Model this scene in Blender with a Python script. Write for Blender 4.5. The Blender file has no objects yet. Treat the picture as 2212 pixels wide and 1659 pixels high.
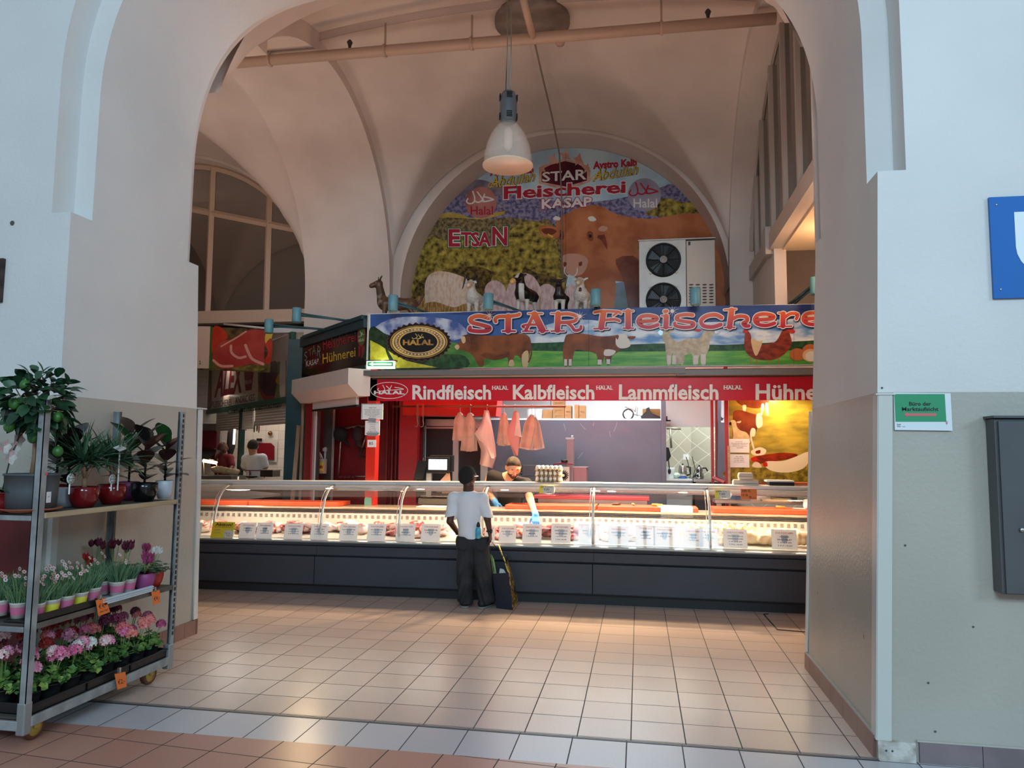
import bpy, bmesh, math, random
import numpy as np
from mathutils import Vector, Matrix, Euler, noise as mnoise
from mathutils.geometry import tessellate_polygon
random.seed(7)
V=Vector; PI=math.pi
SC=bpy.context.scene; COL=SC.collection
# ------------------------------------------------------------------ camera
FPX=1599.04; YAW=-0.1699236; PITCH=0.0908904; ROLL=0.0101227
CAMP=V((0,0,1.6))
W_=V((math.sin(YAW)*math.cos(PITCH),math.cos(YAW)*math.cos(PITCH),math.sin(PITCH)))
_r=V((math.cos(YAW),-math.sin(YAW),0)); _u=_r.cross(W_)
R_=_r*math.cos(ROLL)+_u*math.sin(ROLL); U_=-_r*math.sin(ROLL)+_u*math.cos(ROLL)
cd=bpy.data.cameras.new('camera'); cam=bpy.data.objects.new('camera',cd); COL.objects.link(cam)
cd.sensor_width=36; cd.lens=FPX/2212*36; cd.clip_start=.05; cd.clip_end=100
cam.matrix_world=Matrix(((R_.x,U_.x,-W_.x,0),(R_.y,U_.y,-W_.y,0),(R_.z,U_.z,-W_.z,1.6),(0,0,0,1)))
SC.camera=cam
# ------------------------------------------------------------------ world, light, exposure
SC.view_settings.view_transform='Standard'; SC.view_settings.look='None'
SC.view_settings.gamma=1; SC.view_settings.use_curve_mapping=False
SC.view_settings.exposure=0.45
wd=bpy.data.worlds.new('world'); SC.world=wd; wd.use_nodes=True
bg=wd.node_tree.nodes['Background']; bg.inputs[0].default_value=(.60,.78,.90,1); bg.inputs[1].default_value=.36
def lamp(name,kind,loc,power,col,target=None,size=.1,sy=None,angle=60,blend=.6):
    l=bpy.data.lights.new(name,kind); o=bpy.data.objects.new(name,l); COL.objects.link(o)
    l.energy=power; l.color=col; o.location=loc
    if kind=='AREA':
        l.size=size
        if sy: l.shape='RECTANGLE'; l.size_y=sy
    else: l.shadow_soft_size=size
    if kind=='SPOT': l.spot_size=math.radians(angle); l.spot_blend=blend
    if target is not None: o.rotation_euler=(V(target)-V(loc)).to_track_quat('-Z','Y').to_euler()
    return o
DAY=(.58,.83,1.0); WARM=(1.0,.70,.40); NEUT=(1.0,.86,.68)
# daylight through the hall's high windows behind and to the right of the camera
lamp('hall_window_light','AREA',(13,-8,7.6),520,DAY,(-2.5,4.8,1.8),4.5,3.0)
lamp('hall_window_light','AREA',(.5,-4.6,5.05),400,DAY,(.3,8.0,.8),3.5,1.7)
# spots of the butcher's shop just behind the lower edge of the red sign
for px_,pw in ((-4.2,26),(-2.9,44),(-1.75,84),(-.55,170),(.55,100)):
    lamp('shop_spot','SPOT',(px_,9.17,2.35),pw*1.7,WARM,(px_,8.2,.6),.05,angle=125,blend=.5)
lamp('shop_spot','SPOT',(-.35,9.14,2.34),330,(1,.74,.42),(-.75,7.15,0),.05,angle=46,blend=.9)
lamp('poster_spot','SPOT',(1.78,9.66,2.36),26,(1,.76,.42),(1.74,10.0,1.7),.04,angle=150,blend=.6)
# white tubes of the shop interior and the rooms behind
lamp('shop_tube_light','AREA',(-.6,11.8,2.68),9,(.86,.95,1),(-.6,11.8,0),1.6,.2)
lamp('shop_tube_light','AREA',(-.7,10.25,2.70),48,(.82,.93,1),(-.7,10.4,0),2.6,.15)
lamp('kitchen_light','AREA',(.75,11.9,2.6),16,(.93,1,.95),(.9,12.2,0),.5,.2)
lamp('neighbour_shop_light','AREA',(-7.6,14.2,2.7),8,(1,.85,.72),(-7.6,14.2,0),2.0,.6)
lamp('side_passage_light','POINT',(2.1,8.2,3.7),16,(1,.62,.34),size=.1)
# added warm fill lights brightening the vaults, not fittings of the bays
lamp('added_bay_fill','AREA',(-3.45,6.25,3.4),9,(1,.78,.66),(-1.2,8.6,6.5),.8)
lamp('added_bay_fill','AREA',(1.0,6.25,3.4),9,(1,.78,.66),(-1.2,8.6,6.5),.8)
lamp('added_bay_fill','AREA',(-6.2,7.4,3.9),22,(1,.78,.66),(-6.2,9.0,6.5),1.6)
# ------------------------------------------------------------------ measuring helpers: a pixel of the photo on a real plane
def ray(px,py): return R_*(px-1106)-U_*(py-829.5)+W_*FPX
def at(px,py,Y): d=ray(px,py); return CAMP+d*(Y/d.y)
def fl(px,py,z=0.0): d=ray(px,py); return CAMP+d*((z-1.6)/d.z)
def xat(px,py,X): d=ray(px,py); return CAMP+d*(X/d.x)
class Pl:
    def __init__(s,p,n): s.p=V(p); s.n=V(n).normalized()
    def __call__(s,px,py,l=0):
        d=ray(px,py); return CAMP+d*((s.p-CAMP).dot(s.n)/d.dot(s.n))+s.n*l
def YP(Y): return Pl((0,Y,0),(0,-1,0))
# ------------------------------------------------------------------ materials
def lin(h):
    if isinstance(h,str): h=[int(h[i:i+2],16)/255 for i in (0,2,4)]
    return tuple((c/12.92 if c<=.04045 else ((c+.055)/1.055)**2.4) for c in h)
MC={}
def M(name,col='808080',rough=.5,metal=0,col2=None,ns=8,det=4,lo=.4,hi=.6,bump=0,bs=60,emit=0,spec=.5,coord='Object',stretch=None,sss=0,alpha=1):
    if name in MC: return MC[name]
    m=bpy.data.materials.new(name); m.use_nodes=True; nt=m.node_tree; N=nt.nodes; L=nt.links
    b=N['Principled BSDF']; c=lin(col); b.inputs['Base Color'].default_value=(*c,1)
    b.inputs['Roughness'].default_value=rough; b.inputs['Metallic'].default_value=metal
    if name.startswith(('print_','mural_','poster_','alex_','banner_')): spec=.22
    b.inputs['Specular IOR Level'].default_value=spec; b.inputs['Alpha'].default_value=alpha
    if emit: b.inputs['Emission Color'].default_value=(*c,1); b.inputs['Emission Strength'].default_value=emit
    tc=None
    if col2 or bump:
        tc=N.new('ShaderNodeTexCoord').outputs[coord]
        if stretch:
            mp=N.new('ShaderNodeMapping'); mp.inputs['Scale'].default_value=stretch; L.new(tc,mp.inputs[0]); tc=mp.outputs[0]
    if col2:
        n=N.new('ShaderNodeTexNoise'); n.inputs['Scale'].default_value=ns; n.inputs['Detail'].default_value=det; L.new(tc,n.inputs[0])
        r=N.new('ShaderNodeValToRGB'); r.color_ramp.elements[0].position=lo; r.color_ramp.elements[1].position=hi
        r.color_ramp.elements[0].color=(*c,1); r.color_ramp.elements[1].color=(*lin(col2),1)
        L.new(n.outputs[0],r.inputs[0]); L.new(r.outputs[0],b.inputs['Base Color'])
        if emit: L.new(r.outputs[0],b.inputs['Emission Color'])
    if bump:
        n=N.new('ShaderNodeTexNoise'); n.inputs['Scale'].default_value=bs; n.inputs['Detail'].default_value=3; L.new(tc,n.inputs[0])
        bp=N.new('ShaderNodeBump'); bp.inputs['Strength'].default_value=bump; bp.inputs['Distance'].default_value=.01
        L.new(n.outputs[0],bp.inputs['Height']); L.new(bp.outputs[0],b.inputs['Normal'])
    MC[name]=m; return m
def glass(name,tint='ffffff',refl=1.0,mirror_haze=0,dcol='808080'):
    if name in MC: return MC[name]
    m=bpy.data.materials.new(name); m.use_nodes=True; nt=m.node_tree; N=nt.nodes; L=nt.links; N.clear()
    o=N.new('ShaderNodeOutputMaterial'); t=N.new('ShaderNodeBsdfTransparent'); t.inputs[0].default_value=(*lin(tint),1)
    g=N.new('ShaderNodeBsdfGlossy'); g.inputs['Roughness'].default_value=.02
    f=N.new('ShaderNodeFresnel'); f.inputs[0].default_value=1.5
    mu=N.new('ShaderNodeMath'); mu.operation='MULTIPLY'; mu.inputs[1].default_value=refl
    x=N.new('ShaderNodeMixShader'); L.new(f.outputs[0],mu.inputs[0]); L.new(mu.outputs[0],x.inputs[0]); L.new(t.outputs[0],x.inputs[1]); L.new(g.outputs[0],x.inputs[2])
    if mirror_haze:
        d=N.new('ShaderNodeBsdfDiffuse'); d.inputs[0].default_value=(*lin(dcol),1); y=N.new('ShaderNodeMixShader'); y.inputs[0].default_value=mirror_haze  # flat diffuse share painted in for what the pane would mirror
        L.new(t.outputs[0],y.inputs[1]); L.new(d.outputs[0],y.inputs[2]); L.new(y.outputs[0],x.inputs[1])
    L.new(x.outputs[0],o.inputs[0]); MC[name]=m; return m
def zmat(name,top,bot,z,rt=.6,rb=.35,bump=.25,bs=45):
    """plaster above height z, gloss paint below it"""
    m=M(name,top,rt,bump=bump,bs=bs); nt=m.node_tree; N=nt.nodes; L=nt.links; b=N['Principled BSDF']
    g=N.new('ShaderNodeNewGeometry'); s=N.new('ShaderNodeSeparateXYZ'); L.new(g.outputs['Position'],s.inputs[0])
    k=N.new('ShaderNodeMath'); k.operation='LESS_THAN'; k.inputs[1].default_value=z; L.new(s.outputs[2],k.inputs[0])
    nz=N.new('ShaderNodeTexNoise'); nz.inputs['Scale'].default_value=1.3; nz.inputs['Detail'].default_value=6; L.new(g.outputs['Position'],nz.inputs[0])
    def var(h,a):
        r=N.new('ShaderNodeValToRGB'); c=lin(h); r.color_ramp.elements[0].position=.35; r.color_ramp.elements[1].position=.65
        r.color_ramp.elements[0].color=(*[v*a for v in c],1); r.color_ramp.elements[1].color=(*c,1); L.new(nz.outputs[0],r.inputs[0]); return r
    x=N.new('ShaderNodeMix'); x.data_type='RGBA'; L.new(k.outputs[0],x.inputs[0]); L.new(var(top,.93).outputs[0],x.inputs[6]); L.new(var(bot,.9).outputs[0],x.inputs[7])
    L.new(x.outputs[2],b.inputs['Base Color'])
    y=N.new('ShaderNodeMix'); L.new(k.outputs[0],y.inputs[0]); y.inputs[2].default_value=rt; y.inputs[3].default_value=rb; L.new(y.outputs[0],b.inputs['Roughness'])
    return m
def tiles(name,c1,c2,grout,w,h,off,mortar=.004,rough=.3,rot=0,plane='XY',spec=.5,bumpy=.3):
    m=M(name,c1,rough,spec=spec); nt=m.node_tree; N=nt.nodes; L=nt.links; b=N['Principled BSDF']
    g=N.new('ShaderNodeNewGeometry'); p=g.outputs['Position']
    if plane!='XY':
        s=N.new('ShaderNodeSeparateXYZ'); c=N.new('ShaderNodeCombineXYZ'); L.new(p,s.inputs[0])
        ax={'X':0,'Y':1,'Z':2}; L.new(s.outputs[ax[plane[0]]],c.inputs[0]); L.new(s.outputs[ax[plane[1]]],c.inputs[1]); p=c.outputs[0]
    mp=N.new('ShaderNodeMapping'); mp.vector_type='TEXTURE'; mp.inputs['Location'].default_value=(off[0],off[1],0); mp.inputs['Rotation'].default_value=(0,0,rot); L.new(p,mp.inputs[0])
    t=N.new('ShaderNodeTexBrick'); t.offset=0; t.squash=1; t.inputs['Scale'].default_value=1; t.inputs['Mortar Size'].default_value=mortar
    t.inputs['Mortar Smooth'].default_value=.1; t.inputs['Brick Width'].default_value=w; t.inputs['Row Height'].default_value=h
    t.inputs['Color1'].default_value=(*lin(c1),1); t.inputs['Color2'].default_value=(*lin(c2),1); t.inputs['Mortar'].default_value=(*lin(grout),1)
    L.new(mp.outputs[0],t.inputs[0])
    n=N.new('ShaderNodeTexNoise'); n.inputs['Scale'].default_value=90; n.inputs['Detail'].default_value=3; L.new(p,n.inputs[0])
    hs=N.new('ShaderNodeHueSaturation'); mr=N.new('ShaderNodeMapRange'); mr.inputs[3].default_value=.9; mr.inputs[4].default_value=1.1; L.new(n.outputs[0],mr.inputs[0]); L.new(mr.outputs[0],hs.inputs['Value'])
    L.new(t.outputs[0],hs.inputs['Color']); L.new(hs.outputs[0],b.inputs['Base Color'])
    if bumpy:
        bp=N.new('ShaderNodeBump'); bp.inputs['Strength'].default_value=bumpy; bp.inputs['Distance'].default_value=.004; bp.invert=True; L.new(t.outputs[1],bp.inputs['Height']); L.new(bp.outputs[0],b.inputs['Normal'])
        rr=N.new('ShaderNodeMapRange'); rr.inputs[3].default_value=rough; rr.inputs[4].default_value=.85; L.new(t.outputs[1],rr.inputs[0]); L.new(rr.outputs[0],b.inputs['Roughness'])
    return m
# ------------------------------------------------------------------ mesh builder
def smooth_poly(p,n=4,closed=True):
    p=[V(q) for q in p]; k=len(p); out=[]
    for i in range(k if closed else k-1):
        a=p[(i-1)%k] if closed or i>0 else p[i]; b=p[i]; c=p[(i+1)%k]; d=p[(i+2)%k] if closed or i<k-2 else c
        for j in range(n):
            t=j/n; out.append(.5*((2*b)+(c-a)*t+(2*a-5*b+4*c-d)*t*t+(3*b-a-3*c+d)*t**3))
    if not closed: out.append(p[-1])
    return out
def frame(d):
    d=d.normalized(); a=V((0,0,1)) if abs(d.z)<.9 else V((1,0,0)); x=d.cross(a).normalized(); return x,d.cross(x)
ORG={}
class MB:
    def __init__(s): s.v=[];s.f=[];s.mi=[];s.mats=[];s.sm=[];s.k=0
    def lay(s,l): s.k+=1; return l*.0010+s.k*.00001
    def mid(s,m):
        if m not in s.mats: s.mats.append(m)
        return s.mats.index(m)
    def add(s,vs,fs,m,smooth=False):
        o=len(s.v); s.v.extend([tuple(v) for v in vs]); k=s.mid(m)
        for f in fs: s.f.append([i+o for i in f]); s.mi.append(k); s.sm.append(smooth)
        return s
    def box(s,x0,x1,y0,y1,z0,z1,m):
        vs=[(x,y,z) for x in (x0,x1) for y in (y0,y1) for z in (z0,z1)]
        return s.add(vs,[(0,1,3,2),(4,6,7,5),(0,4,5,1),(2,3,7,6),(0,2,6,4),(1,5,7,3)],m)
    def obox(s,c,sx,sy,sz,m,rot=(0,0,0)):
        R=Euler(rot).to_matrix(); c=V(c)
        vs=[c+R@V((x*sx/2,y*sy/2,z*sz/2)) for x in (-1,1) for y in (-1,1) for z in (-1,1)]
        return s.add(vs,[(0,1,3,2),(4,6,7,5),(0,4,5,1),(2,3,7,6),(0,2,6,4),(1,5,7,3)],m)
    def tube(s,pts,r,m,n=8,caps=True,flat=1):
        pts=[V(p) for p in pts]; rs=r if isinstance(r,(list,tuple)) else [r]*len(pts); vs=[];fs=[]
        x=None
        for i,p in enumerate(pts):
            d=pts[min(i+1,len(pts)-1)]-pts[max(i-1,0)]
            if d.length<1e-9: d=V((0,0,1))
            d.normalize()
            if x is None: x,y=frame(d)
            else:
                x=(x-d*x.dot(d)); x=x.normalized() if x.length>1e-6 else frame(d)[0]; y=d.cross(x)
            for k in range(n):
                a=2*PI*k/n; vs.append(p+(x*math.cos(a)+y*math.sin(a)*flat)*rs[i])
        for i in range(len(pts)-1):
            for k in range(n): fs.append((i*n+k,i*n+(k+1)%n,(i+1)*n+(k+1)%n,(i+1)*n+k))
        if caps: fs.append(tuple(reversed(range(n)))); fs.append(tuple(range((len(pts)-1)*n,len(pts)*n)))
        return s.add(vs,fs,m,n>5)
    def lathe(s,prof,m,n=20,c=(0,0,0),sx=1,sy=1,T=None,cap=True):
        c=V(c); vs=[];fs=[]
        for r,z in prof:
            for k in range(n):
                a=2*PI*k/n; p=V((r*math.cos(a)*sx,r*math.sin(a)*sy,z)); p=(T@p) if T else p; vs.append(p+c)
        for i in range(len(prof)-1):
            for k in range(n): fs.append((i*n+k,i*n+(k+1)%n,(i+1)*n+(k+1)%n,(i+1)*n+k))
        if cap: fs.append(tuple(reversed(range(n)))); fs.append(tuple(range((len(prof)-1)*n,len(prof)*n)))
        return s.add(vs,fs,m,True)
    def ell(s,c,rad,m,n=12,rot=(0,0,0),amp=0,fr=8,seed=0):
        R=Euler(rot).to_matrix(); c=V(c); vs=[];fs=[]; h=n//2+1
        for i in range(1,h):
            t=PI*i/h
            for k in range(n):
                a=2*PI*k/n; u=V((math.sin(t)*math.cos(a),math.sin(t)*math.sin(a),math.cos(t)))
                q=1+(amp*mnoise.noise(u*fr*.3+V((seed,seed*1.7,0))) if amp else 0)
                vs.append(c+R@V((u.x*rad[0]*q,u.y*rad[1]*q,u.z*rad[2]*q)))
        for i in range(h-2):
            for k in range(n): fs.append((i*n+k,(i+1)*n+k,(i+1)*n+(k+1)%n,i*n+(k+1)%n))
        o=len(vs); vs.append(c+R@V((0,0,rad[2]))); vs.append(c-R@V((0,0,rad[2])))
        for k in range(n): fs.append((o,k,(k+1)%n)); fs.append((o+1,(h-2)*n+(k+1)%n,(h-2)*n+k))
        return s.add(vs,fs,m,True)
    def poly(s,pts,m):
        pts=[V(p) for p in pts]; t=tessellate_polygon([pts]); return s.add(pts,[tuple(x) for x in t],m)
    def prism(s,pts,vec,m):
        pts=[V(p) for p in pts]; vec=V(vec); n=len(pts); t=[tuple(x) for x in tessellate_polygon([pts])]
        s.add(pts+[p+vec for p in pts],t+[tuple(n+i for i in reversed(x)) for x in t]+[(i,(i+1)%n,n+(i+1)%n,n+i) for i in range(n)],m); return s
    def grid(s,fn,us,vs_,m,smooth=True,close=False):
        vs=[fn(u,v) for u in us for v in vs_]; nv=len(vs_)
        fs=[(i*nv+j,i*nv+j+1,(i+1)*nv+j+1,(i+1)*nv+j) for i in range(len(us)-1) for j in range(nv-1)]
        return s.add(vs,fs,m,smooth)
    def pp(s,P,pts,m,l=1,sm=3):
        """flat print: polygon given in photo pixels on plane P, layer l"""
        q=[V((x,y,0)) for x,y in pts]
        if sm: q=smooth_poly(q,sm)
        l=s.lay(l); return s.poly([P(a.x,a.y,l) for a in q],m)
    def st(s,P,pts,w,m,l=1,sm=4,sx=1):
        """flat print: a stroke of pixel width w"""
        q=smooth_poly([V((x,y,0)) for x,y in pts],sm,False) if len(pts)>2 and sm else [V((x,y,0)) for x,y in pts]
        n=len(q); L=[];R=[]; l=s.lay(l); l2=l+.000005
        for i,p in enumerate(q):
            d=q[min(i+1,n-1)]-q[max(i-1,0)]; d.normalize(); o=V((-d.y,d.x,0))*w/2; L.append(p+o); R.append(p-o)
        vs=[P(a.x,a.y,l) for a in L]+[P(a.x,a.y,l) for a in R]
        fs=[(i,i+1,n+i+1,n+i) for i in range(n-1)]; s.add(vs,fs,m)
        for p in ((q[0],q[-1]) if w>1.2 else ()):
            l2+=.000002
            s.add([P(p.x+w/2*math.cos(2*PI*k/10),p.y+w/2*math.sin(2*PI*k/10),l2) for k in range(10)],[tuple(range(10))],m)
        return s
    def txt(s,P,text,quad,m,l=1,bold=0,sh=0,lw=1):
        """lettering fitted to four photo pixels (tl,tr,br,bl) or a box (x0,y0,x1,y1) on plane P"""
        if len(quad)==4 and not hasattr(quad[0],'__len__'):
            x0,y0,x1,y1=quad; quad=((x0,y0),(x1,y0),(x1,y1),(x0,y1))
        vs,fs=glyphs(text,bold,sh)
        a,b,c,d=[V((*q,0)) for q in quad]; out=[]; l=s.lay(l)
        for x,y in vs:
            p=(d*(1-x)+c*x)*(1-y)+(a*(1-x)+b*x)*y; out.append(P(p.x,p.y,l))
        return s.add(out,fs,m)
    def ltxt(s,text,o,ux,uy,m,bold=0,sh=0):
        """lettering in world space: origin, width vector, height vector"""
        vs,fs=glyphs(text,bold,sh); o=V(o); ux=V(ux); uy=V(uy)
        return s.add([o+ux*x+uy*y for x,y in vs],fs,m)
    def build(s,name,parent=None,org=None,bevel=0,sub=0,seg=2):
        me=bpy.data.meshes.new(name)
        if parent is not None: o=ORG[parent.name]
        elif org is not None: o=V(org)
        else: o=V((0,0,0))
        vs=[(v[0]-o.x,v[1]-o.y,v[2]-o.z) for v in s.v]
        me.from_pydata(vs,[],s.f)
        for m in s.mats: me.materials.append(m)
        me.polygons.foreach_set('material_index',s.mi); me.polygons.foreach_set('use_smooth',s.sm); me.update()
        ob=bpy.data.objects.new(name,me); COL.objects.link(ob)
        if parent is not None: ob.parent=parent
        else: ob.location=o
        ORG[ob.name]=o
        if bevel:
            b=ob.modifiers.new('bevel','BEVEL'); b.width=bevel; b.segments=seg; b.limit_method='ANGLE'; b.angle_limit=math.radians(40)
        if sub:
            b=ob.modifiers.new('sub','SUBSURF'); b.levels=sub; b.render_levels=sub
        return ob
GC={}
def glyphs(text,bold=0,sh=0):
    k=(text,bold,sh)
    if k in GC: return GC[k]
    cu=bpy.data.curves.new('t','FONT'); cu.body=text; cu.resolution_u=2; cu.offset=bold; cu.shear=sh; cu.fill_mode='FRONT'
    ob=bpy.data.objects.new('t',cu); me=bpy.data.meshes.new_from_object(ob)
    vs=[(v.co.x,v.co.y) for v in me.vertices]; fs=[tuple(p.vertices) for p in me.polygons]
    x0=min(v[0] for v in vs);x1=max(v[0] for v in vs);y0=min(v[1] for v in vs);y1=max(v[1] for v in vs)
    vs=[((x-x0)/(x1-x0),(y-y0)/(y1-y0)) for x,y in vs]
    bpy.data.objects.remove(ob); bpy.data.curves.remove(cu); bpy.data.meshes.remove(me)
    GC[k]=(vs,fs); return GC[k]
def tag(o,label=None,cat=None,group=None,kind=None):
    if label: o['label']=label
    if cat: o['category']=cat
    if group: o['group']=group
    if kind: o['kind']=kind
    return o
def thing(name,label,cat,loc=(0,0,0),group=None):
    o=bpy.data.objects.new(name,None); COL.objects.link(o); o.location=loc; o.empty_display_size=.05; ORG[o.name]=V(loc)
    return tag(o,label,cat,group)
def one(mb,name,label,cat,org=None,group=None,**k):
    if org is None:
        a=np.array(mb.v); org=((a[:,0].min()+a[:,0].max())/2,(a[:,1].min()+a[:,1].max())/2,a[:,2].min())
    return tag(mb.build(name,org=org,**k),label,cat,group)
def struct(mb,name,**k): return tag(mb.build(name,**k),kind='structure')
KIDS={}
def dup(root,loc,rz=0,label=None,group=None,sc=1,parent=None):
    r=root.copy(); COL.objects.link(r)
    if parent: r.parent=parent
    else: r.location=loc; r.rotation_euler=(root.rotation_euler[0],root.rotation_euler[1],rz); r.scale=(sc,sc,sc)
    if label: r['label']=label
    if group: r['group']=group
    for ch in list(root.children): dup(ch,None,parent=r)
    return r
# ------------------------------------------------------------------ one continuous skin from blended tapering volumes
def skin(prims,res=.008,k=.02,m=None,matfn=None,mats=None,cut=None,name='body',parent=None,org=None,bumpf=None,build=True):
    lo=np.array([1e9]*3);hi=-lo; P=[]
    for p in prims:
        if p[0]=='c':
            a,b=np.array(p[1],float),np.array(p[2],float); r=max(p[3],p[4]); l=np.minimum(a,b)-r; h=np.maximum(a,b)+r
        else:
            a=np.array(p[1],float); r=max(p[2]); l=a-r; h=a+r
        if not (len(p)>5 and isinstance(p[-1],str) and p[-1]=='-'): lo=np.minimum(lo,l); hi=np.maximum(hi,h)
        P.append((p,l,h))
    lo-=res*3; hi+=res*3; n=np.ceil((hi-lo)/res).astype(int)+1
    ax=[lo[i]+np.arange(n[i])*res for i in range(3)]; F=np.full(n,.5,np.float32)
    for p,l,h in P:
        mg=max(k*2.5,res*3)
        i0=np.clip(((l-mg-lo)/res).astype(int),0,n-1); i1=np.clip(((h+mg-lo)/res).astype(int)+2,1,n)
        X,Y,Z=np.meshgrid(*[ax[i][i0[i]:i1[i]] for i in range(3)],indexing='ij'); Q=np.stack([X,Y,Z],-1)
        kk=k
        if p[0]=='c':
            a,b=np.array(p[1],float),np.array(p[2],float); ra,rb=p[3],p[4]; opt=p[5] if len(p)>5 and isinstance(p[5],dict) else {}
            q=Q-a; d=b-a
            if 'n' in opt:
                nn=np.array(opt['n'],float); nn/=np.linalg.norm(nn); q=q+nn*((q@nn)*(opt['s']-1))[...,None]; d=d+nn*((d@nn)*(opt['s']-1))
            t=np.clip((q@d)/max(d@d,1e-9),0,1); D=np.linalg.norm(q-t[...,None]*d,axis=-1)-(ra+(rb-ra)*t); kk=opt.get('k',k)
        else:
            a=np.array(p[1],float); rr=np.array(p[2],float); opt=p[4] if len(p)>4 and isinstance(p[4],dict) else {}
            q=Q-a
            if len(p)>3 and p[3]: q=q@np.array(Euler(p[3]).to_matrix())
            D=(np.linalg.norm(q/rr,axis=-1)-1)*rr.min(); kk=opt.get('k',k)
        s=tuple(slice(i0[i],i1[i]) for i in range(3)); G=F[s]
        if p[-1]=='-':
            D=-D; hh=np.clip(.5-.5*(D-G)/kk,0,1)if False else np.maximum(kk-np.abs(G-D),0)/kk; F[s]=np.maximum(G,D)+hh*hh*kk*.25
        else:
            hh=np.maximum(kk-np.abs(G-D),0)/kk; F[s]=np.minimum(G,D)-hh*hh*kk*.25
    if cut is not None or bumpf is not None:
        X,Y,Z=np.meshgrid(*ax,indexing='ij')
        if bumpf is not None: F=F+bumpf(X,Y,Z)
        if cut is not None: F=np.maximum(F,cut(X,Y,Z))
    I=(F<0); S=np.zeros(n-1,int)
    for dx in (0,1):
        for dy in (0,1):
            for dz in (0,1): S+=I[dx:n[0]-1+dx,dy:n[1]-1+dy,dz:n[2]-1+dz]
    act=(S>0)&(S<8); ids=-np.ones(n-1,int); C=np.argwhere(act); ids[act]=np.arange(len(C))
    acc=np.zeros((len(C),3)); cnt=np.zeros(len(C))
    cs=[(x,y,z) for x in (0,1) for y in (0,1) for z in (0,1)]
    for a in cs:
        for b in cs:
            if a<b and sum(abs(a[i]-b[i]) for i in range(3))==1:
                fa=F[C[:,0]+a[0],C[:,1]+a[1],C[:,2]+a[2]]; fb=F[C[:,0]+b[0],C[:,1]+b[1],C[:,2]+b[2]]
                w=(fa<0)!=(fb<0); t=np.where(w,fa/np.where(w,fa-fb,1),0)[:,None]
                acc+=w[:,None]*(np.array(a)*(1-t)+np.array(b)*t); cnt+=w
    vs=lo+(C+acc/cnt[:,None])*res; fs=[]
    for axis in range(3):
        o=[i for i in range(3) if i!=axis]; sl=[slice(None)]*3; s2=[slice(None)]*3; sl[axis]=slice(0,-1); s2[axis]=slice(1,None)
        a=I[tuple(sl)]; b=I[tuple(s2)]; E=np.argwhere(a!=b)
        E=E[(E[:,o[0]]>0)&(E[:,o[1]]>0)&(E[:,o[0]]<n[o[0]]-1)&(E[:,o[1]]<n[o[1]]-1)]
        q=[]
        for d0,d1 in ((1,1),(0,1),(0,0),(1,0)):
            c=E.copy(); c[:,o[0]]-=d0; c[:,o[1]]-=d1; q.append(ids[c[:,0],c[:,1],c[:,2]])
        q=np.stack(q,1); fl_=a[E[:,0],E[:,1],E[:,2]]
        if axis==1: fl_=~fl_
        q[~fl_]=q[~fl_][:,::-1]; fs.append(q)
    fs=np.concatenate(fs)
    if not build: return vs,fs
    mb=MB(); mb.v=[tuple(v) for v in vs]; mb.f=fs.tolist(); mb.sm=[True]*len(fs)
    if matfn is None: mb.mid(m); mb.mi=[0]*len(fs)
    else:
        mb.mats=list(mats); c=vs[fs].mean(1); mb.mi=[int(x) for x in matfn(c)]
    return mb
# ------------------------------------------------------------------ the hall: floor, piers, arches, vaults
XC=-1.24; YC=8.4; ZS=4.0
PLA=zmat('plaster_front','dcdbda','b6b2a8',1.945)
VAU=M('plaster_vault','ddd0c8',.75,col2='d0c2ba',ns=1.2,lo=.35,hi=.65,bump=.12,bs=35)
TB=tiles('tile_beige','cdb8ac','c4aea2','4a4340',.3005,.3005,(-.0525,4.6625),.0035,.24)
TG=tiles('tile_grey','c0bfc4','b2b2b8','4a4748',.3005,.6,(-.075,3.72),.0035,.28)
TT=tiles('tile_terracotta','bb8a7a','b18172','3f3836',.3005,.3005,(-.13,3.90),.0035,.3,rot=math.radians(-4.5))
mb=MB()
mb.box(-12,5,4.345,17,-.05,0,TB); mb.box(-12,5,3.965,4.345,-.05,0,TG); mb.box(-12,5,-7,3.965,-.05,0,TT)
jm=M('joint_metal','55585a',.4,.6)
mb.box(-12,1.24,4.322,4.334,-.01,.0015,jm); mb.box(-12,1.24,4.342,4.348,-.01,.0015,jm)
hat=M('hatch_gap','2c2a2a',.6)
for a,b in (((1650,1327),(1680,1361)),((1650,1327),(1660,1327)),((1680,1361),(1742,1366))):
    p,q=fl(*a),fl(*b); mb.tube([p,q],.008,hat,4)
struct(mb,'floor')
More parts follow.
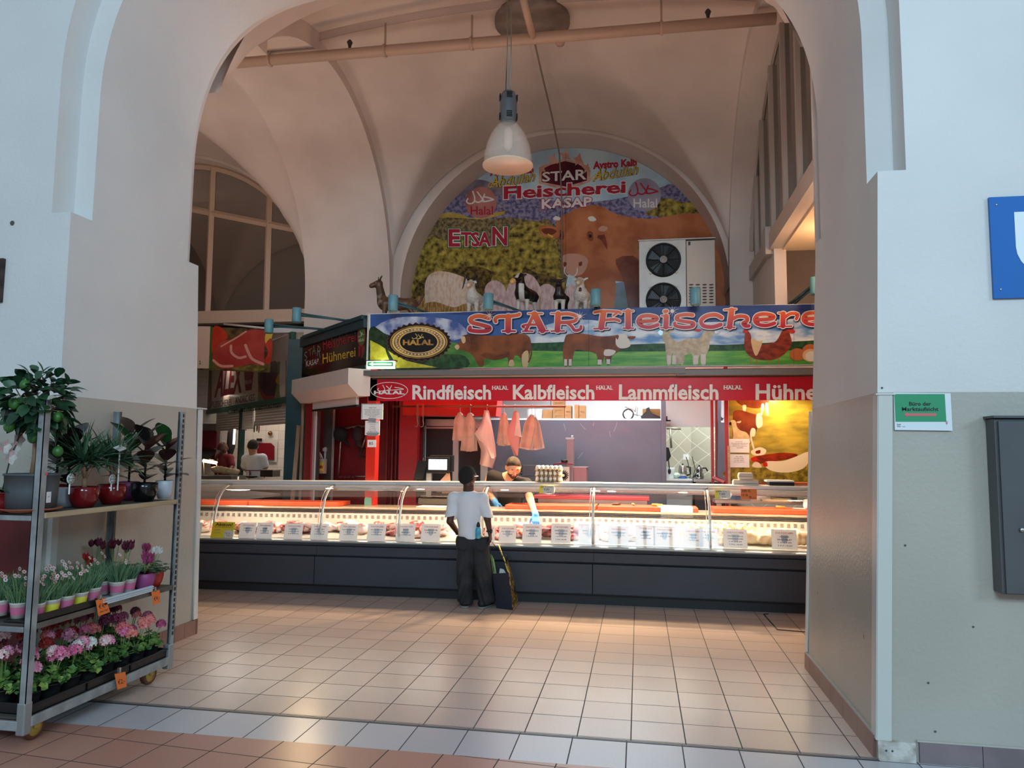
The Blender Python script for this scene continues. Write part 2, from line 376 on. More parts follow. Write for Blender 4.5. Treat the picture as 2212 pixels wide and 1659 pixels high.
# opening curve of the front arch, read on its inner edge
XC=-1.2375
ARC=[(XC-2.5775,3.2),(XC-2.5775,3.6)]+[(XC-2.5775*abs(math.cos(t))**(2/5.2)*(1 if math.cos(t)>0 else -1),4.0+1.53*math.sin(t)**(2/2.3)) for t in [PI*(.02+.96*i/60) for i in range(61)]]+[(XC+2.5775,3.6),(XC+2.5775,3.2)]
for i in range(1,len(ARC)): ARC[i]=(max(ARC[i][0],ARC[i-1][0]),ARC[i][1])
def off(c,d):
    return [(XC+(x-XC)*(1+d/2.58),z if z<3.3 else 3.3+(z-3.3)*(1+d/2.4)) for x,z in c]
def arch_layer(mb,c,y0,y1,z0,m,x0=-12,x1=5,zt=7.7,front=True,back=True):
    c=[(c[0][0],z0)]+[p for p in c if p[1]>z0]+[(c[-1][0],z0)]
    for y,on in ((y0,front),(y1,back)):
        if not on: continue
        vs=[];fs=[]
        for x,z in c: vs+= [(x,y,z),(x,y,zt)]
        for i in range(len(c)-1):
            fs.append((2*i,2*i+2,2*i+3,2*i+1) if y==y0 else (2*i,2*i+1,2*i+3,2*i+2))
        mb.add(vs,fs,m)
        for a,b in ((x0,c[0][0]),(c[-1][0],x1)):
            q=[(a,y,z0),(b,y,z0),(b,y,zt),(a,y,zt)]; mb.add(q,[(0,1,2,3) if y==y0 else (3,2,1,0)],m)
    vs=[];fs=[]
    for x,z in c: vs+=[(x,y0,z),(x,y1,z)]
    for i in range(len(c)-1): fs.append((2*i,2*i+1,2*i+3,2*i+2))
    mb.add(vs,fs,m,True)
mb=MB()
arch_layer(mb,off(ARC,.15),4.35,4.55,3.2,PLA)
arch_layer(mb,ARC,4.55,5.68,3.2,PLA)
arch_layer(mb,off(ARC,.13),5.68,5.9,3.2,PLA)
def pier(mb,xa,xb,ybz,flip,m):
    # xa: outer x, inner face leans from xb[0] at the floor to xb[1] at the springing
    z0,z1=0,3.2
    A=[(xb[0],4.35,z0),(xb[0],ybz[0],z0),(xb[1],4.35,z1),(xb[1],ybz[1],z1)]
    B=[(xa,4.35,z0),(xa,ybz[0],z0),(xa,4.35,z1),(xa,ybz[1],z1)]
    q=[(0,1,3,2)]; mb.add(A,[(0,1,3,2) if flip else (0,2,3,1)],m)
    mb.add(A+B,[(0,2,6,4),(1,5,7,3),(2,3,7,6)],m)
pier(mb,-12,(-3.80,-3.815),(6.02,5.84),True,PLA); pier(mb,5,(1.235,1.34),(6.02,5.84),False,PLA)
# scuffs, nicks and screw holes on the paint
sc1=M('scuff_pale','d6d0c8',.7); sc2=M('scuff_dark','55504c',.8); random.seed(3)
for i in range(26):
    z=random.uniform(.2,1.85); y=random.uniform(4.5,5.9); x=1.235+.110*z/3.2-.0015; r=random.uniform(.004,.014)
    mb.add([(x,y+r*math.cos(a)*.5,z+r*1.6*math.sin(a)*random.uniform(.6,1.3)) for a in np.arange(0,2*PI,.9)],[tuple(range(7))],sc1 if random.random()<.7 else sc2)
for px,py in ((27,482),(322,602),(250,565),(290,598),(284,610),(1955,1178),(2102,1354),(2005,1475),(1905,838),(2020,1580)):
    p=at(px,py,4.35) if px<120 or px>1900 else xat(px,py,-3.82)
    n=V((0,-1,0)) if px<120 or px>1900 else V((1,0,0)); x,y=frame(n); r=.006 if px!=27 else .018
    p=p+n*.003; mb.add([p+(x*math.cos(a)+y*math.sin(a))*r for a in np.arange(0,6.2,.8)],[tuple(range(8))],sc2)
struct(mb,'wall_front')
# corner guards on the three pier corners and the paint edge ledge
cg=M('guard_paint','c9cbc6',.35); cgl=M('guard_light','d4d4d0',.35)
mb=MB(); a=[(1.233,4.345,.10),(1.305,4.345,.10),(1.372,4.345,1.93),(1.300,4.345,1.93)]
mb.prism([V(p) for p in a],(0,-.008,0),cg); mb.prism([(1.232,4.338,.1),(1.232,4.42,.1),(1.299,4.42,1.93),(1.299,4.338,1.93)],(-.004,0,0),cg)
mb.box(1.285,1.385,4.33,4.36,1.93,1.938,cgl); struct(mb,'trim_1')
mb=MB(); mb.prism([(1.225,5.985,.13),(1.225,6.03,.13),(1.297,6.02,1.93),(1.297,5.975,1.93)],(.012,0,0),cgl); struct(mb,'trim_2')
mb=MB(); mb.prism([(-3.795,5.975,.13),(-3.795,6.03,.13),(-3.82,6.0,1.95),(-3.82,5.945,1.95)],(.014,0,0),cgl)
mb.box(-3.845,-3.79,5.92,6.04,1.945,1.955,cgl); struct(mb,'trim_3')
mb=MB(); mb.box(-3.83,-3.796,4.345,4.40,.13,1.945,cg); mb.box(-3.85,-3.78,4.33,4.46,1.945,1.953,cgl); struct(mb,'trim_4')
# tile plinths
PT=M('plinth_tile','8c6a60',.4,col2='7d5c53',ns=3); PG=M('plinth_grey','86777a',.45,col2='776a6d',ns=4); gr=M('plinth_grout','b9b4ac',.9)
mb=MB(); y=4.37
while y<6.0:
    y2=min(y+.297,6.035); mb.prism([(1.236,y,0),(1.236,y2,0),(1.240,y2,.115),(1.240,y,.115)],(-.016,0,0),PT); y=y2+.0035
mb.box(1.224,1.245,4.37,6.03,.115,.123,gr); struct(mb,'baseboard_right')
mb=MB(); mb.box(1.236,1.42,4.33,4.35,.0,.1,M('bare_plaster','cfcac4',.9,col2='9f968c',ns=9,bump=.5))
for hx in (1.275,1.305): mb.ell((hx,4.33,.052),(.006,.002,.006),sc2,8)
struct(mb,'trim_5')
mb=MB(); x=1.44
while x<3.2: mb.box(x,x+.30,4.332,4.352,0,.105,PG); x+=.3035
mb.box(1.43,3.2,4.336,4.352,.105,.113,gr); struct(mb,'baseboard_front')
mb=MB(); y=4.35
while y<6.0:
    y2=min(y+.297,6.035); mb.box(-3.8,-3.784,y,y2,0,.125,PT); y=y2+.0035
mb.box(-3.83,-3.78,6.02,6.036,0,.125,PT); struct(mb,'baseboard_left')
# the groin vaults
def barrel(d,R): return math.sqrt(max(R*R-d*d,0))
def vault(mb,xc,hx,m):
    R=2.56
    def z(x,y):
        u=(x-xc)/hx;v=(y-YC)/2.55
        return ZS+max(barrel(u*2.55,R),barrel(v*2.55,R))+.22*(1-u*u)*(1-v*v)+(.10 if y<8.05 else 0)
    us=sorted(set([xc-hx*math.cos(PI*i/56) for i in range(57)]))
    for ys in ([5.95+2.098*i/22 for i in range(23)],[8.052+2.898*i/28 for i in range(29)]):
        mb.grid(lambda a,b: V((a,b,z(a,b))),us,ys,m)
    mb.grid(lambda a,b: V((a,8.05,z(a,8.06)+b*.101)),us,[0,1],m,False)
mb=MB(); vault(mb,XC,2.63,VAU); struct(mb,'ceiling')
mb=MB(); vault(mb,-7.75,2.55,VAU); struct(mb,'ceiling_left')
def rib(mb,x0,x1,R,m,jamb=3.2):
    N=40; pr=[(YC-R*math.cos(PI*i/N),ZS+R*math.sin(PI*i/N)) for i in range(10,N+1)]+[(YC+R,jamb)]
    mb.grid(lambda i,x: V((x,pr[i][0],pr[i][1])),range(len(pr)),[x0,x1],m,True)
    for x in (x0,x1):
        vs=[];fs=[]
        for i in range(10,N+1):
            a=PI*i/N; vs+=[(x,YC-R*math.cos(a),ZS+R*math.sin(a)),(x,YC-(R+.6)*math.cos(a),ZS+(R+.6)*math.sin(a))]
        fs=[(2*i,2*i+1,2*i+3,2*i+2) for i in range(N-10)]; mb.add(vs,fs,m)
mb=MB(); rib(mb,-5.2,-3.8,2.43,VAU); mb.box(-5.2,-3.81,5.9,6.85,5.70,7.7,VAU); struct(mb,'ceiling_arch_left')
mb=MB(); rib(mb,1.3,1.64,2.45,VAU); struct(mb,'ceiling_arch_right')
# back wall with its two arched recesses
mb=MB()
def arch_hole(mb,xc,R,y0,y1,x0,x1,z0,m,zt=7.7):
    c=[(xc-R,z0)]+[(xc-R*math.cos(PI*i/48),ZS+R*math.sin(PI*i/48)) for i in range(49)]+[(xc+R,z0)]
    for i in range(1,len(c)): c[i]=(max(c[i][0],c[i-1][0]),c[i][1])
    arch_layer(mb,c,y0,y1,z0,m,x0,x1,zt,back=False)
arch_hole(mb,-1.18,2.50,10.98,11.56,-4.4,2.4,3.2,VAU); arch_hole(mb,-7.72,2.50,10.98,11.56,-12,-4.4,0,VAU)
mb.box(-5.2,-3.72,10.985,11.56,0,3.2,VAU)
mb.box(-3.9,2.4,11.56,11.7,3.2,7.7,VAU)
struct(mb,'wall_back')
# right wall: lunette window, beam, passage behind
mb=MB(); XR=1.62
mb.box(XR,XR+.14,9.15,11.2,3.2,4.12,VAU)
mb.box(3.3,3.4,4.6,17,0,7.7,VAU); mb.box(1.36,5,5.9,5.95,0,7.7,VAU); mb.box(XR,3.4,11.0,11.1,3.2,7.7,VAU)
N=40
vs=[];fs=[]
for i in range(N+1):
    a=PI*i/N; vs+=[(XR,YC-2.45*math.cos(a),4.12+2.4*math.sin(a)),(XR,YC-3.6*math.cos(a),4.12+3.6*math.sin(a))]
mb.add(vs,[(2*i,2*i+1,2*i+3,2*i+2) for i in range(N)],VAU)
struct(mb,'wall_right')
fr=M('window_frame_right','b9ada4',.45); dk=glass('pane_dark','8f928c',1.2,.55,'57554e')  # diffuse haze in the panes stands in for the reflected vault
mb=MB(); mb.box(XR-.05,XR+.10,5.95,11.15,4.07,4.27,fr); mb.box(XR+.1,XR+.5,5.95,9.2,4.05,4.12,M('beam_soffit','d9c3a4',.6)); mb.box(XR-.09,XR+.1,9.2,9.42,4.02,4.36,fr)
for a in (6.18,6.93,7.62,8.36,9.12,9.86,10.4):
    h=2.4*math.sqrt(max(1-((a-YC)/2.45)**2,0)); mb.box(XR-.03,XR+.05,a-.035,a+.035,4.25,4.12+h,fr)
mb.tube([(XR,YC-2.42*math.cos(PI*i/40),4.12+2.37*math.sin(PI*i/40)) for i in range(2,39)],.05,fr,4)
w=struct(mb,'window_2')
mb=MB(); mb.add([(XR+.02,YC-2.42*math.cos(PI*i/40),4.13+2.37*math.sin(PI*i/40)) for i in range(41)],[tuple(range(41))],dk)
mb.build('glass',parent=w)
# left lunette window in the recess of the left bay
fl_=M('window_frame_left','cdb5a0',.5); gd=glass('pane_left','9a988e',4,.5,'7a7166')  # haze colour imitates the lit vault mirrored in this glass
P=YP(11.3); mb=MB(); cx=-7.72; R=2.47
mb.tube([(cx-R*math.cos(PI*i/48),11.3,ZS+R*math.sin(PI*i/48)) for i in range(49)],.06,fl_,4)
for (a,b) in (((463,300),(448,676)),((583,400),(574,692)),((396,448),(660,500)),((330,430),(396,448))):
    p,q=P(*a),P(*b); mb.tube([p,q],.055,fl_,4)
p=P(430,683); q=P(680,705)
mb.box(-10.3,-5.22,11.22,11.40,p.z-.10,p.z+.07,fl_); mb.box(-10.3,-5.22,11.15,11.42,p.z-.15,p.z-.10,fl_); mb.box(-5.36,-5.22,11.25,11.35,p.z,4.3,fl_)
w=struct(mb,'window_1'); zb=p.z
mb=MB(); mb.add([(cx-R*math.cos(PI*i/48),11.31,ZS+R*math.sin(PI*i/48)) for i in range(49)]+[(cx+R,11.31,zb),(cx-R,11.31,zb)],[tuple(range(51))],gd); mb.build('glass',parent=w)
# outer shell behind and beside what the arch shows
DK=M('shell_wall','8d8078',.8)
mb=MB(); mb.box(-12.2,-12,4.6,17,0,7.7,DK); struct(mb,'wall_left')
mb=MB(); mb.box(-12,5,17,17.2,0,7.7,DK); struct(mb,'wall_rear')
mb=MB(); mb.box(-12,5,4.36,17,7.7,7.8,DK); struct(mb,'roof_slab')
# ceiling details
pc=M('pipe_paint','c2a997',.45); dm=M('dark_metal','4a4745',.45,.6)
mb=MB(); mb.lathe([(.45,0),(.45,.05),(.44,.08)],M('cover_plate','8f827a',.6,col2='7a6e67',ns=5),40,c=(-1.23,8.35,6.70))
one(mb,'ceiling_cover','large round grey cover plate in the crown of the vault','ceiling cover')
pa=at(440,142,7.9); pb=at(1676,40,7.9)
mb=MB(); t=thing('ceiling_pipe','long cream pipe running across the vault below its step','pipe',(pa.x,pa.y,pa.z))
MB().tube([pa,pb],.062,pc,12).build('pipe',t)
b2=at(1152,84,7.9); MB().tube([at(1128,-10,7.2),b2],.04,pc,10).build('branch_pipe',t)
for px in (600,868,1060,1454): 
    q=pa.lerp(pb,(px-440)/(1676-440)); MB().tube([q+V((0,0,-.07)),q+V((0,0,.34))],.012,pc,6).lathe([(.075,-.015),(.075,.015)],pc,12,c=q,T=Matrix.Rotation(PI/2,3,'Y')).build('bracket',t)
for px in (787,1546): q=pa.lerp(pb,(px-440)/(1676-440)); MB().lathe([(.012,.05),(.02,.1),(.035,.14),(.015,.17)],dm,10,c=q).build('valve',t)
mb=MB(); ck=M('conduit','8b7a70',.6)
cpts=[at(1155,92,8.6),at(1168,150,9.3),at(1192,250,10.2),at(1208,330,11.0),at(1213,420,11.4),at(1214,600,11.4)]
mb.tube(cpts,.012,ck,6); one(mb,'conduit','thin grey conduit running down the vault and the mural','conduit',org=cpts[0])
q=at(1392/4.424+900,95,8.2)
mb=MB(); mb.lathe([(.05,0),(.06,.03),(.03,.05)],pc,14,c=at(1210,97,8.6)); one(mb,'detector','small round detector stuck to the vault beside the pipe','detector')

# the bright hall window behind the camera, seen mirrored in the counter glass
mb=MB(); wf=M('hall_window_frame','3c4248',.5)
for x in (-1.25,-.55,.15,.85,1.55,2.25): mb.box(x-.04,x+.04,-4.5,-4.42,4.2,5.9,wf)
for z in (4.2,5.05,5.9): mb.box(-1.29,2.29,-4.5,-4.42,z-.04,z+.04,wf)
struct(mb,'window_3')
# ------------------------------------------------------------------ the butcher's stall: shell
RED=M('stall_red','a3232b',.35); DRED=M('stall_dark_red','7c1a22',.4,col2='6d151c',ns=2); BRED=M('panel_bright_red','c4241c',.35)
ALU=M('aluminium','b9b6b4',.35,.85); STL=M('steel','b5b2ae',.3,.9); DSTL=M('steel_dark','77726e',.4,.8); WHT=M('white_paint','e4e5e6',.5); ANT=M('panel_anthracite','4f5964',.45,col2='48515c',ns=1.5)
BLK=M('black_plastic','121214',.4); TEAL=M('teal_paint','335a63',.4,col2='2c4f58',ns=2); TEALD=M('teal_dark','27434a',.45); TEALL=M('teal_light','5f95a4',.4); CREAM=M('cream_metal','d6cbc4',.45)
PAP=M('paper','ecebea',.7); INK=M('ink','1c1c20',.7); INKR=M('ink_red','c02a38',.6); INKB=M('ink_grey','70747c',.7); TAPE=M('tape','9aa0a8',.3,.2)
GRYT=M('trim_grey','6f6b68',.5,.3); BRN=M('beam_brown','4a3a32',.6)
S9=YP(9.0)
C0=V((-3.43,9.0,0)); CH=V((-1,1,0)).normalized(); CN=V((-1,-1,0)).normalized()   # the cut corner of the stall runs to the back left
CHP=Pl(C0,CN)
def ch(t,z,l=0): return C0+CH*t+CN*l+V((0,0,z))
mb=MB()
rf=[(-3.4,9.08),(2.6,9.08),(2.6,10.97),(-5.2,10.9)]
mb.prism([(x,y,3.22) for x,y in rf],(0,0,.1),WHT)
mb.prism([(-3.25,9.12,2.74),(3.0,9.12,2.74),(3.0,13.2,2.74),(-4.9,13.2,2.74),(-4.9,10.77,2.74)],(0,0,.06),WHT)
struct(mb,'ceiling_stall')
mb=MB()
# back walls: white wall above the anthracite panel, tiled kitchen corner
KT=tiles('kitchen_tile','b9b5a4','b3af9e','d3d0c4',.2,.2,(.1,.03),.006,.25,rot=PI/4,plane='XZ')
KT2=tiles('kitchen_tile_right','b9b5a4','b3af9e','d3d0c4',.2,.2,(.1,.03),.006,.25,rot=PI/4,plane='YZ')
mb.box(-3.0,at(1434,950,12.35).x,12.35,12.45,0,2.8,WHT); 
k=at(1493,950,12.9)
mb.box(.4,k.x,12.9,13,0,2.8,KT); mb.add([(k.x,12.9,0),(k.x,12.9,2.8),(k.x+1.6,11.6,2.8),(k.x+1.6,11.6,0)],[(0,1,2,3)],KT2)
mb.box(at(1438,900,11.55).x,3.0,11.55,11.62,2.0,2.8,M('header_white','dfe4e6',.6))
struct(mb,'wall_stall_back')
mb=MB(); a=at(690,950,10.95); b=at(905,950,10.6)
mb.add([(a.x-.15,10.96,0),(a.x-.15,10.96,2.8),(b.x+.05,10.6,2.8),(b.x+.05,10.6,0)],[(0,1,2,3)],DRED)
c=at(868,950,10.58); mb.box(c.x,b.x+.02,10.45,10.58,0,2.8,RED); 
for px in (858,850,838): q=at(px,900,10.62); mb.box(q.x-.01,q.x+.01,10.6,10.66,0,2.8,DRED)
struct(mb,'wall_stall_left')
mb=MB(); a=at(1040,907,11.0); b=at(1437,907,11.0)
mb.box(a.x-.05,b.x,11.0,11.06,0,a.z,ANT); c=at(1428,900,11.0); mb.box(c.x,b.x+.01,10.97,11.06,0,2.75,ANT)
for pts in (((1333,912),(1331,920),(1326,932)),((1316,932),(1319,944)),((1259,977),(1249,990)),((1283,912),(1281,920)),((1265,928),(1253,915)),((1218,915),(1222,930))): mb.st(Pl((0,11.0,0),(0,-1,0)),pts,.7,M('scratch','8b919b',.5),1,2)
struct(mb,'partition_anthracite')
t=thing('display_shelf','white shelf board along the top of the dark grey partition','shelf',(a.x,11.2,a.z))
MB().box(a.x-.3,b.x,11.0,11.5,a.z+.001,a.z+.025,WHT).build('board',t)
mb=MB(); mb.box(at(1427,950,11.3).x+.1,.6,11.65,12.9,0,.02,WHT)
# overhead red hood and dark glazed double door
q0=at(872,866,10.2); q1=at(1076,866,10.2); z1=at(870,897,10.2).z; x0=at(870,900,10.2).x; x1=at(1071,900,10.2).x
mb=MB(); mb.prism([(q0.x,10.2,q0.z+.35),(q1.x+.02,10.2,q1.z+.35),(x1,10.2,z1-.01),(x0,10.2,z1)],(0,.38,0),BRED); one(mb,'hood_panel','bright red overhead panel hanging above the dark glazed door','panel')
D=YP(10.8); t=thing('cold_room_door','dark double door in an aluminium frame behind the hanging bags','door',at(975,1150,10.8))
def px_box(mb,x0,y0,x1,y1,Y,th,m,dy=0):
    a=at(x0,y0,Y); b=at(x1,y1,Y); mb.box(min(a.x,b.x),max(a.x,b.x),Y-dy,Y-dy+th,min(a.z,b.z),max(a.z,b.z),m)
mb=MB(); px_box(mb,900,905,912,1240,10.8,.06,ALU); px_box(mb,1040,905,1050,1240,10.8,.06,ALU); px_box(mb,900,905,1050,921,10.8,.06,ALU); px_box(mb,902,921,912,1240,10.8,.05,DSTL,.04); mb.build('frame',t,bevel=.004)
for xa,xb in ((913,979),(986,1040)):
    mb=MB(); px_box(mb,xa,924,xb,1240,10.84,.03,BLK); e=mb.build('door_leaf',t)
    mb=MB(); px_box(mb,xa-3 if xa<950 else xb-1,924,xa+1 if xa<950 else xb+3,1240,10.83,.02,ALU); px_box(mb,xa,922,xb,926,10.83,.02,ALU); mb.build('stile',t)
mb=MB(); px_box(mb,979,924,986,1240,10.8,.05,ALU); mb.build('mullion',t)
mb=MB(); a=at(914,987,10.75); b=at(914,997,10.75); mb.tube([a,b],.012,ALU); mb.build('handle',t)
# wide red corner of the stall: pillar with notices
px=at(805,950,9.06); t=thing('corner_pillar','bright red square pillar with taped notices at the stall corner','pillar',(px.x,9.06,0))
mb=MB(); mb.box(px.x-.065,px.x+.065,9.0,9.13,0,2.75,M('pillar_red','d02c1c',.3)); mb.build('post',t,bevel=.006)
mb=MB(); q=at(800,1085,8.99); mb.add([(px.x-.064,8.998,.9),(px.x+.03,8.998,.9),(px.x+.028,8.998,1.0),(px.x-.05,8.998,1.01),(px.x-.064,8.998,.98)],[(0,1,2,3,4)],M('chipped_teal','6fa79a',.6)); mb.build('worn_paint',t)
def sheet(name,label,pxy,Y,lines,frame_=None,cat='notice',tilt=0,group=None):
    x0,y0,x1,y1=pxy; P=YP(Y); c=at((x0+x1)/2,y1,Y); mb=MB()
    a=P(x0,y0);b=P(x1,y1); mb.box(min(a.x,b.x),max(a.x,b.x),Y,Y+.004,min(a.z,b.z),max(a.z,b.z),PAP)
    if frame_:
        for q in (((x0+1,y0+1),(x1-1,y0+1)),((x0+1,y0+1),(x0+1,y1-1))): mb.st(P,q,1.1,frame_,1,0)
    for txt,bx,m in lines: mb.txt(P,txt,bx,m,2)
    return one(mb,name,label,cat,org=c,group=group)
X=781
sheet('notice_sheet','framed white notice taped at the top of the red corner pillar',(781,872,827,906),8.975,[('Lieber Gast!',(797,879,813,882),INK)]+[(s,(787+d,884+i*3.1,821-d,886+i*3.1),INK) for i,(s,d) in enumerate((('Bitte beachten Sie unsere Hinweise',0),('zum Verzehr an diesem Stand',2),('und an allen Tischen, danke',1),('sehr fuer Ihr Verstaendnis',1),('im gesamten Markt',5)))]+[('Ihr Team',(799,899,811,901),INK),('B5',(801,903,807,905),INKR)],M('frame_green','3f7a70',.4))
sheet('notice_sheet','plain white notice with a list taped above the stall number plate',(789,909,820,940),8.975,[(s,(805-w,912+i*3.9,805+w,914.4+i*3.9),INK) for i,(s,w) in enumerate((('Oeffnungszeiten',12),('Montag',6),('Dienstag',5),('Freitag',6),('Samstag',7),('von 08 bis 18 Uhr',11),('durchgehend',9)))])
mb=MB(); a=at(795,903,8.97);b=at(813,912,8.97); mb.obox((a+b)/2,.10,.002,.05,TAPE,(0,.08,0)); one(mb,'tape_strip','silver tape strip between the two notices on the red pillar','tape')
mb=MB(); mb.prism([at(790,935,8.968),at(820,935,8.968),at(814,942,8.968),at(795,942,8.968)],(0,.003,0),TAPE); one(mb,'tape_strip','silver tape strip below the lower notice on the red pillar','tape')
sheet('number_plate','small white plate reading B5 on the red corner pillar',(794,950,812,966),8.993,[('B5',(797.5,955,806,961),INK)],cat='sign')
# cut corner: roller shutter box, posts, red door wall inside
def chbox(mb,t0,t1,z0,z1,l0,l1,m):
    vs=[ch(t,z,l) for t in (t0,t1) for l in (l0,l1) for z in (z0,z1)]
    mb.add(vs,[(0,1,3,2),(4,6,7,5),(0,4,5,1),(2,3,7,6),(0,2,6,4),(1,5,7,3)],m)
t=thing('shutter_box','cream roller shutter box over the cut corner of the stall','shutter box',ch(1.0,2.25))
mb=MB(); pr=[(0,2.62),(.30,2.62),(.30,2.42),(.16,2.28),(0,2.28)]
vs=[ch(tt,z,l) for tt in (-.1,2.0) for l,z in pr]; n=5
mb.add(vs,[(0,1,2,3,4),(9,8,7,6,5)]+[(i,n+i,n+(i+1)%n,(i+1)%n) for i in range(n)],CREAM); mb.build('casing',t)
mb=MB(); chbox(mb,.1,1.65,2.17,2.28,.06,.10,CREAM); mb.build('slat_curtain',t)
mb=MB(); chbox(mb,.05,1.65,2.15,2.175,.05,.11,BLK); mb.build('seal',t)
def chpost(name,label,px0,px1,z0,z1,l,d,m,cat='post'):
    Q=Pl(C0+CN*l,CN); a=Q(px0,1000);b=Q(px1,1000); t0=(a-C0).dot(CH);t1=(b-C0).dot(CH); mb=MB(); chbox(mb,t0,t1,z0,z1,l-d,l,m); return one(mb,name,label,cat,bevel=.005)
chpost('shutter_post','red painted steel post at the left end of the shutter opening',671,656,0,2.3,.02,.12,RED)
chpost('guide_rail','white shutter guide rail right of the red post',679,671,0,2.25,.0,.06,CREAM,'rail')
chpost('guide_rail','dark shutter guide channel beside the white rail',683,680,0,2.2,-.02,.05,BLK,'rail')
chpost('cladding_panel','grey metal cladding strip left of the red cold room wall',716,692,0,2.3,-.35,.04,M('zinc','8a8280',.45,.5,col2='7a7270',ns=3),'panel')
q=Pl(C0+CN*-.33,CN)(702,990); mb=MB(); p=ch((q-C0).dot(CH),1.5,-.33); mb.tube([p+V((0,0,.14)),p+V((0,0,-.14))],.018,CREAM); mb.obox(p+V((0,0,.1)),.06,.06,.05,CREAM); one(mb,'door_latch','white lever latch on the grey cladding strip','latch')
q=ch((Pl(C0+CN*-.2,CN)(692,1020)-C0).dot(CH),1.27,-.2); t=thing('switch_box','grey isolator box with a red rotary switch on yellow','switch box',q)
mb=MB(); mb.obox(q+V((0,0,.08)),.16,.1,.22,M('box_grey','b9b4a6',.5)); mb.build('housing',t,bevel=.008); mb=MB(); mb.obox(q+V((.045,-.06,.07)),.06,.02,.14,M('yellow_plate','d8c23c',.5)); mb.build('plate',t); mb=MB(); mb.lathe([(.025,0),(.02,.03)],INKR,12,c=q+V((.045,-.06,.07)),T=Matrix.Rotation(PI/2,3,'X')); mb.build('knob',t)
mb=MB(); mb.tube([q+V((0,0,.19)),q+V((-.02,0,.28)),q+V((-.1,.05,.36))],.008,WHT); mb.tube([q+V((.03,0,.19)),q+V((0,0,.26)),q+V((-.1,.05,.33))],.008,WHT); mb.build('cable',t)
# teal column and the two planks leaning on it
t0=(CHP(690,900)-C0).dot(CH)
mb=MB(); a=at(620,800,10.93); b=at(655,800,10.93); b2=at(640,1060,10.93)
mb.box(a.x,b.x+.08,10.93,11.0,0,3.35,TEAL); one(mb,'teal_column','broad teal painted column between the two butcher stalls','column',bevel=.01)
for i,(p,q,w) in enumerate((((646,920),(632,1085),.11),((655,870),(648,1085),.07))):
    lab=('long pale plank leaning beside the teal column','longer narrow plank leaning between teal column and red post')[i]
    a=at(*p,10.72); b=at(*q,10.55); d=(a-b).normalized(); b=b-d*(b.z/d.z); mb=MB(); mb.tube([b,a],w/1.4,M('plank','c9ab8c',.6,col2='b89676',ns=3,stretch=(6,6,.6)),4,flat=.35); one(mb,'wooden_plank',lab,'plank',org=b)
# black side sign on the cut corner
t=thing('side_sign','black side sign reading STAR KASAP Fleischeirei Hühnerei','sign',ch(.8,2.66))
SG=M('sign_black','120d0f',.12)
mb=MB(); chbox(mb,.02,2.36,2.70,3.18,0,.03,SG); P=CHP; l=27
def lg(n): return 32+n*.5
k=1/10.37
def q(*p): return [(620+x*k,670+y*k) for x,y in p]
mb.txt(P,'Fleischeirei',q((845,650),(1590,490),(1590,700),(860,905)),M('print_red','a52f3b',.4),lg(1),.012)
mb.txt(P,'Hühnerei',q((842,985),(1585,830),(1585,1040),(845,1205)),M('print_yellow','e0b63e',.4),lg(1),.012)
mb.txt(P,'KASAP',q((472,1140),(765,1085),(745,1205),(478,1270)),M('print_white','e8e0dc',.5),lg(1),.004)
for c,bx in (('S',((430,960),(505,915),(500,1110),(440,1150))),('T',((520,900),(605,850),(600,1010),(535,1030))),('A',((605,790),(690,770),(690,985),(612,1010))),('R',((735,790),(830,840),(800,1090),(720,1020)))): mb.txt(P,c,q(*bx),M('print_sage','6e8a7c',.4),lg(1),0)
cx,cy=720,585
def ov(rx,ry,cx=cx,cy=cy): return q(*[(cx+1000+rx*math.cos(a),cy+ry*math.sin(a)-14*math.cos(a)) for a in np.arange(0,6.28,.3)])
mb.pp(P,ov(95,235),M('print_red','a52f3b'),lg(1)); mb.pp(P,ov(75,205),M('print_green','4e7a34',.4),lg(2))
mb.pp(P,q((1650,800),(1705,820),(1700,1060),(1680,1035),(1650,1065)),M('print_red','a52f3b'),lg(1),0); mb.pp(P,q((1715,820),(1785,800),(1775,1080),(1745,1050),(1715,1100)),M('print_red','a52f3b'),lg(1),0)
mb.txt(P,'HELAL',q((1650,655),(1785,630),(1785,690),(1655,720)),M('print_white','e8e0dc'),lg(3),.01)
for s in (((1690,480),(1715,540),(1700,590),(1665,610),(1650,580)),((1705,490),(1735,560)),((1745,500),(1730,560),(1715,585)),((1745,545),(1785,555))): mb.st(P,q(*s),.9,M('print_white','e8e0dc'),lg(3))
mb.build('panel',t)
mb=MB(); chbox(mb,.0,2.38,3.17,3.33,0,.07,TEALD); chbox(mb,.0,2.2,3.28,3.33,-.4,.10,TEALD); chbox(mb,0,2.38,2.6,2.69,0,.033,TEALD); mb.build('frame',t,bevel=.004)
# lamps on arms
def arm_lamp(label,head,foot,group='teal arm spotlights on the stall'):
    h=V(head); f=V(foot); t=thing('arm_spotlight',label,'spotlight',f,group)
    d=(f-h); e=h+d.normalized()*.05
    mb=MB(); mb.tube([f,e+V((0,0,.03))],[.028,.02],TEAL,8,flat=.6); mb.tube([f+V((.06,0,0)),e+V((0,0,.0))],.012,TEAL,6); mb.build('arm',t)
    mb=MB(); mb.lathe([(.058,.10),(.062,.09),(.062,-.085),(.055,-.10),(.05,-.08)],TEALL,18,c=h); hd=mb.build('lamp_head',t)
    mb=MB(); mb.lathe([(.049,-.07),(.03,-.085)],M('lamp_inner','c79a62',.3),16,c=h); mb.build('lens',hd)
    mb=MB(); mb.obox(f,.08,.05,.05,TEAL); mb.build('bracket',t)
arm_lamp('teal arm spotlight over the left end of the picture sign',at(849,655,8.72),(-2.62,9.25,3.36))
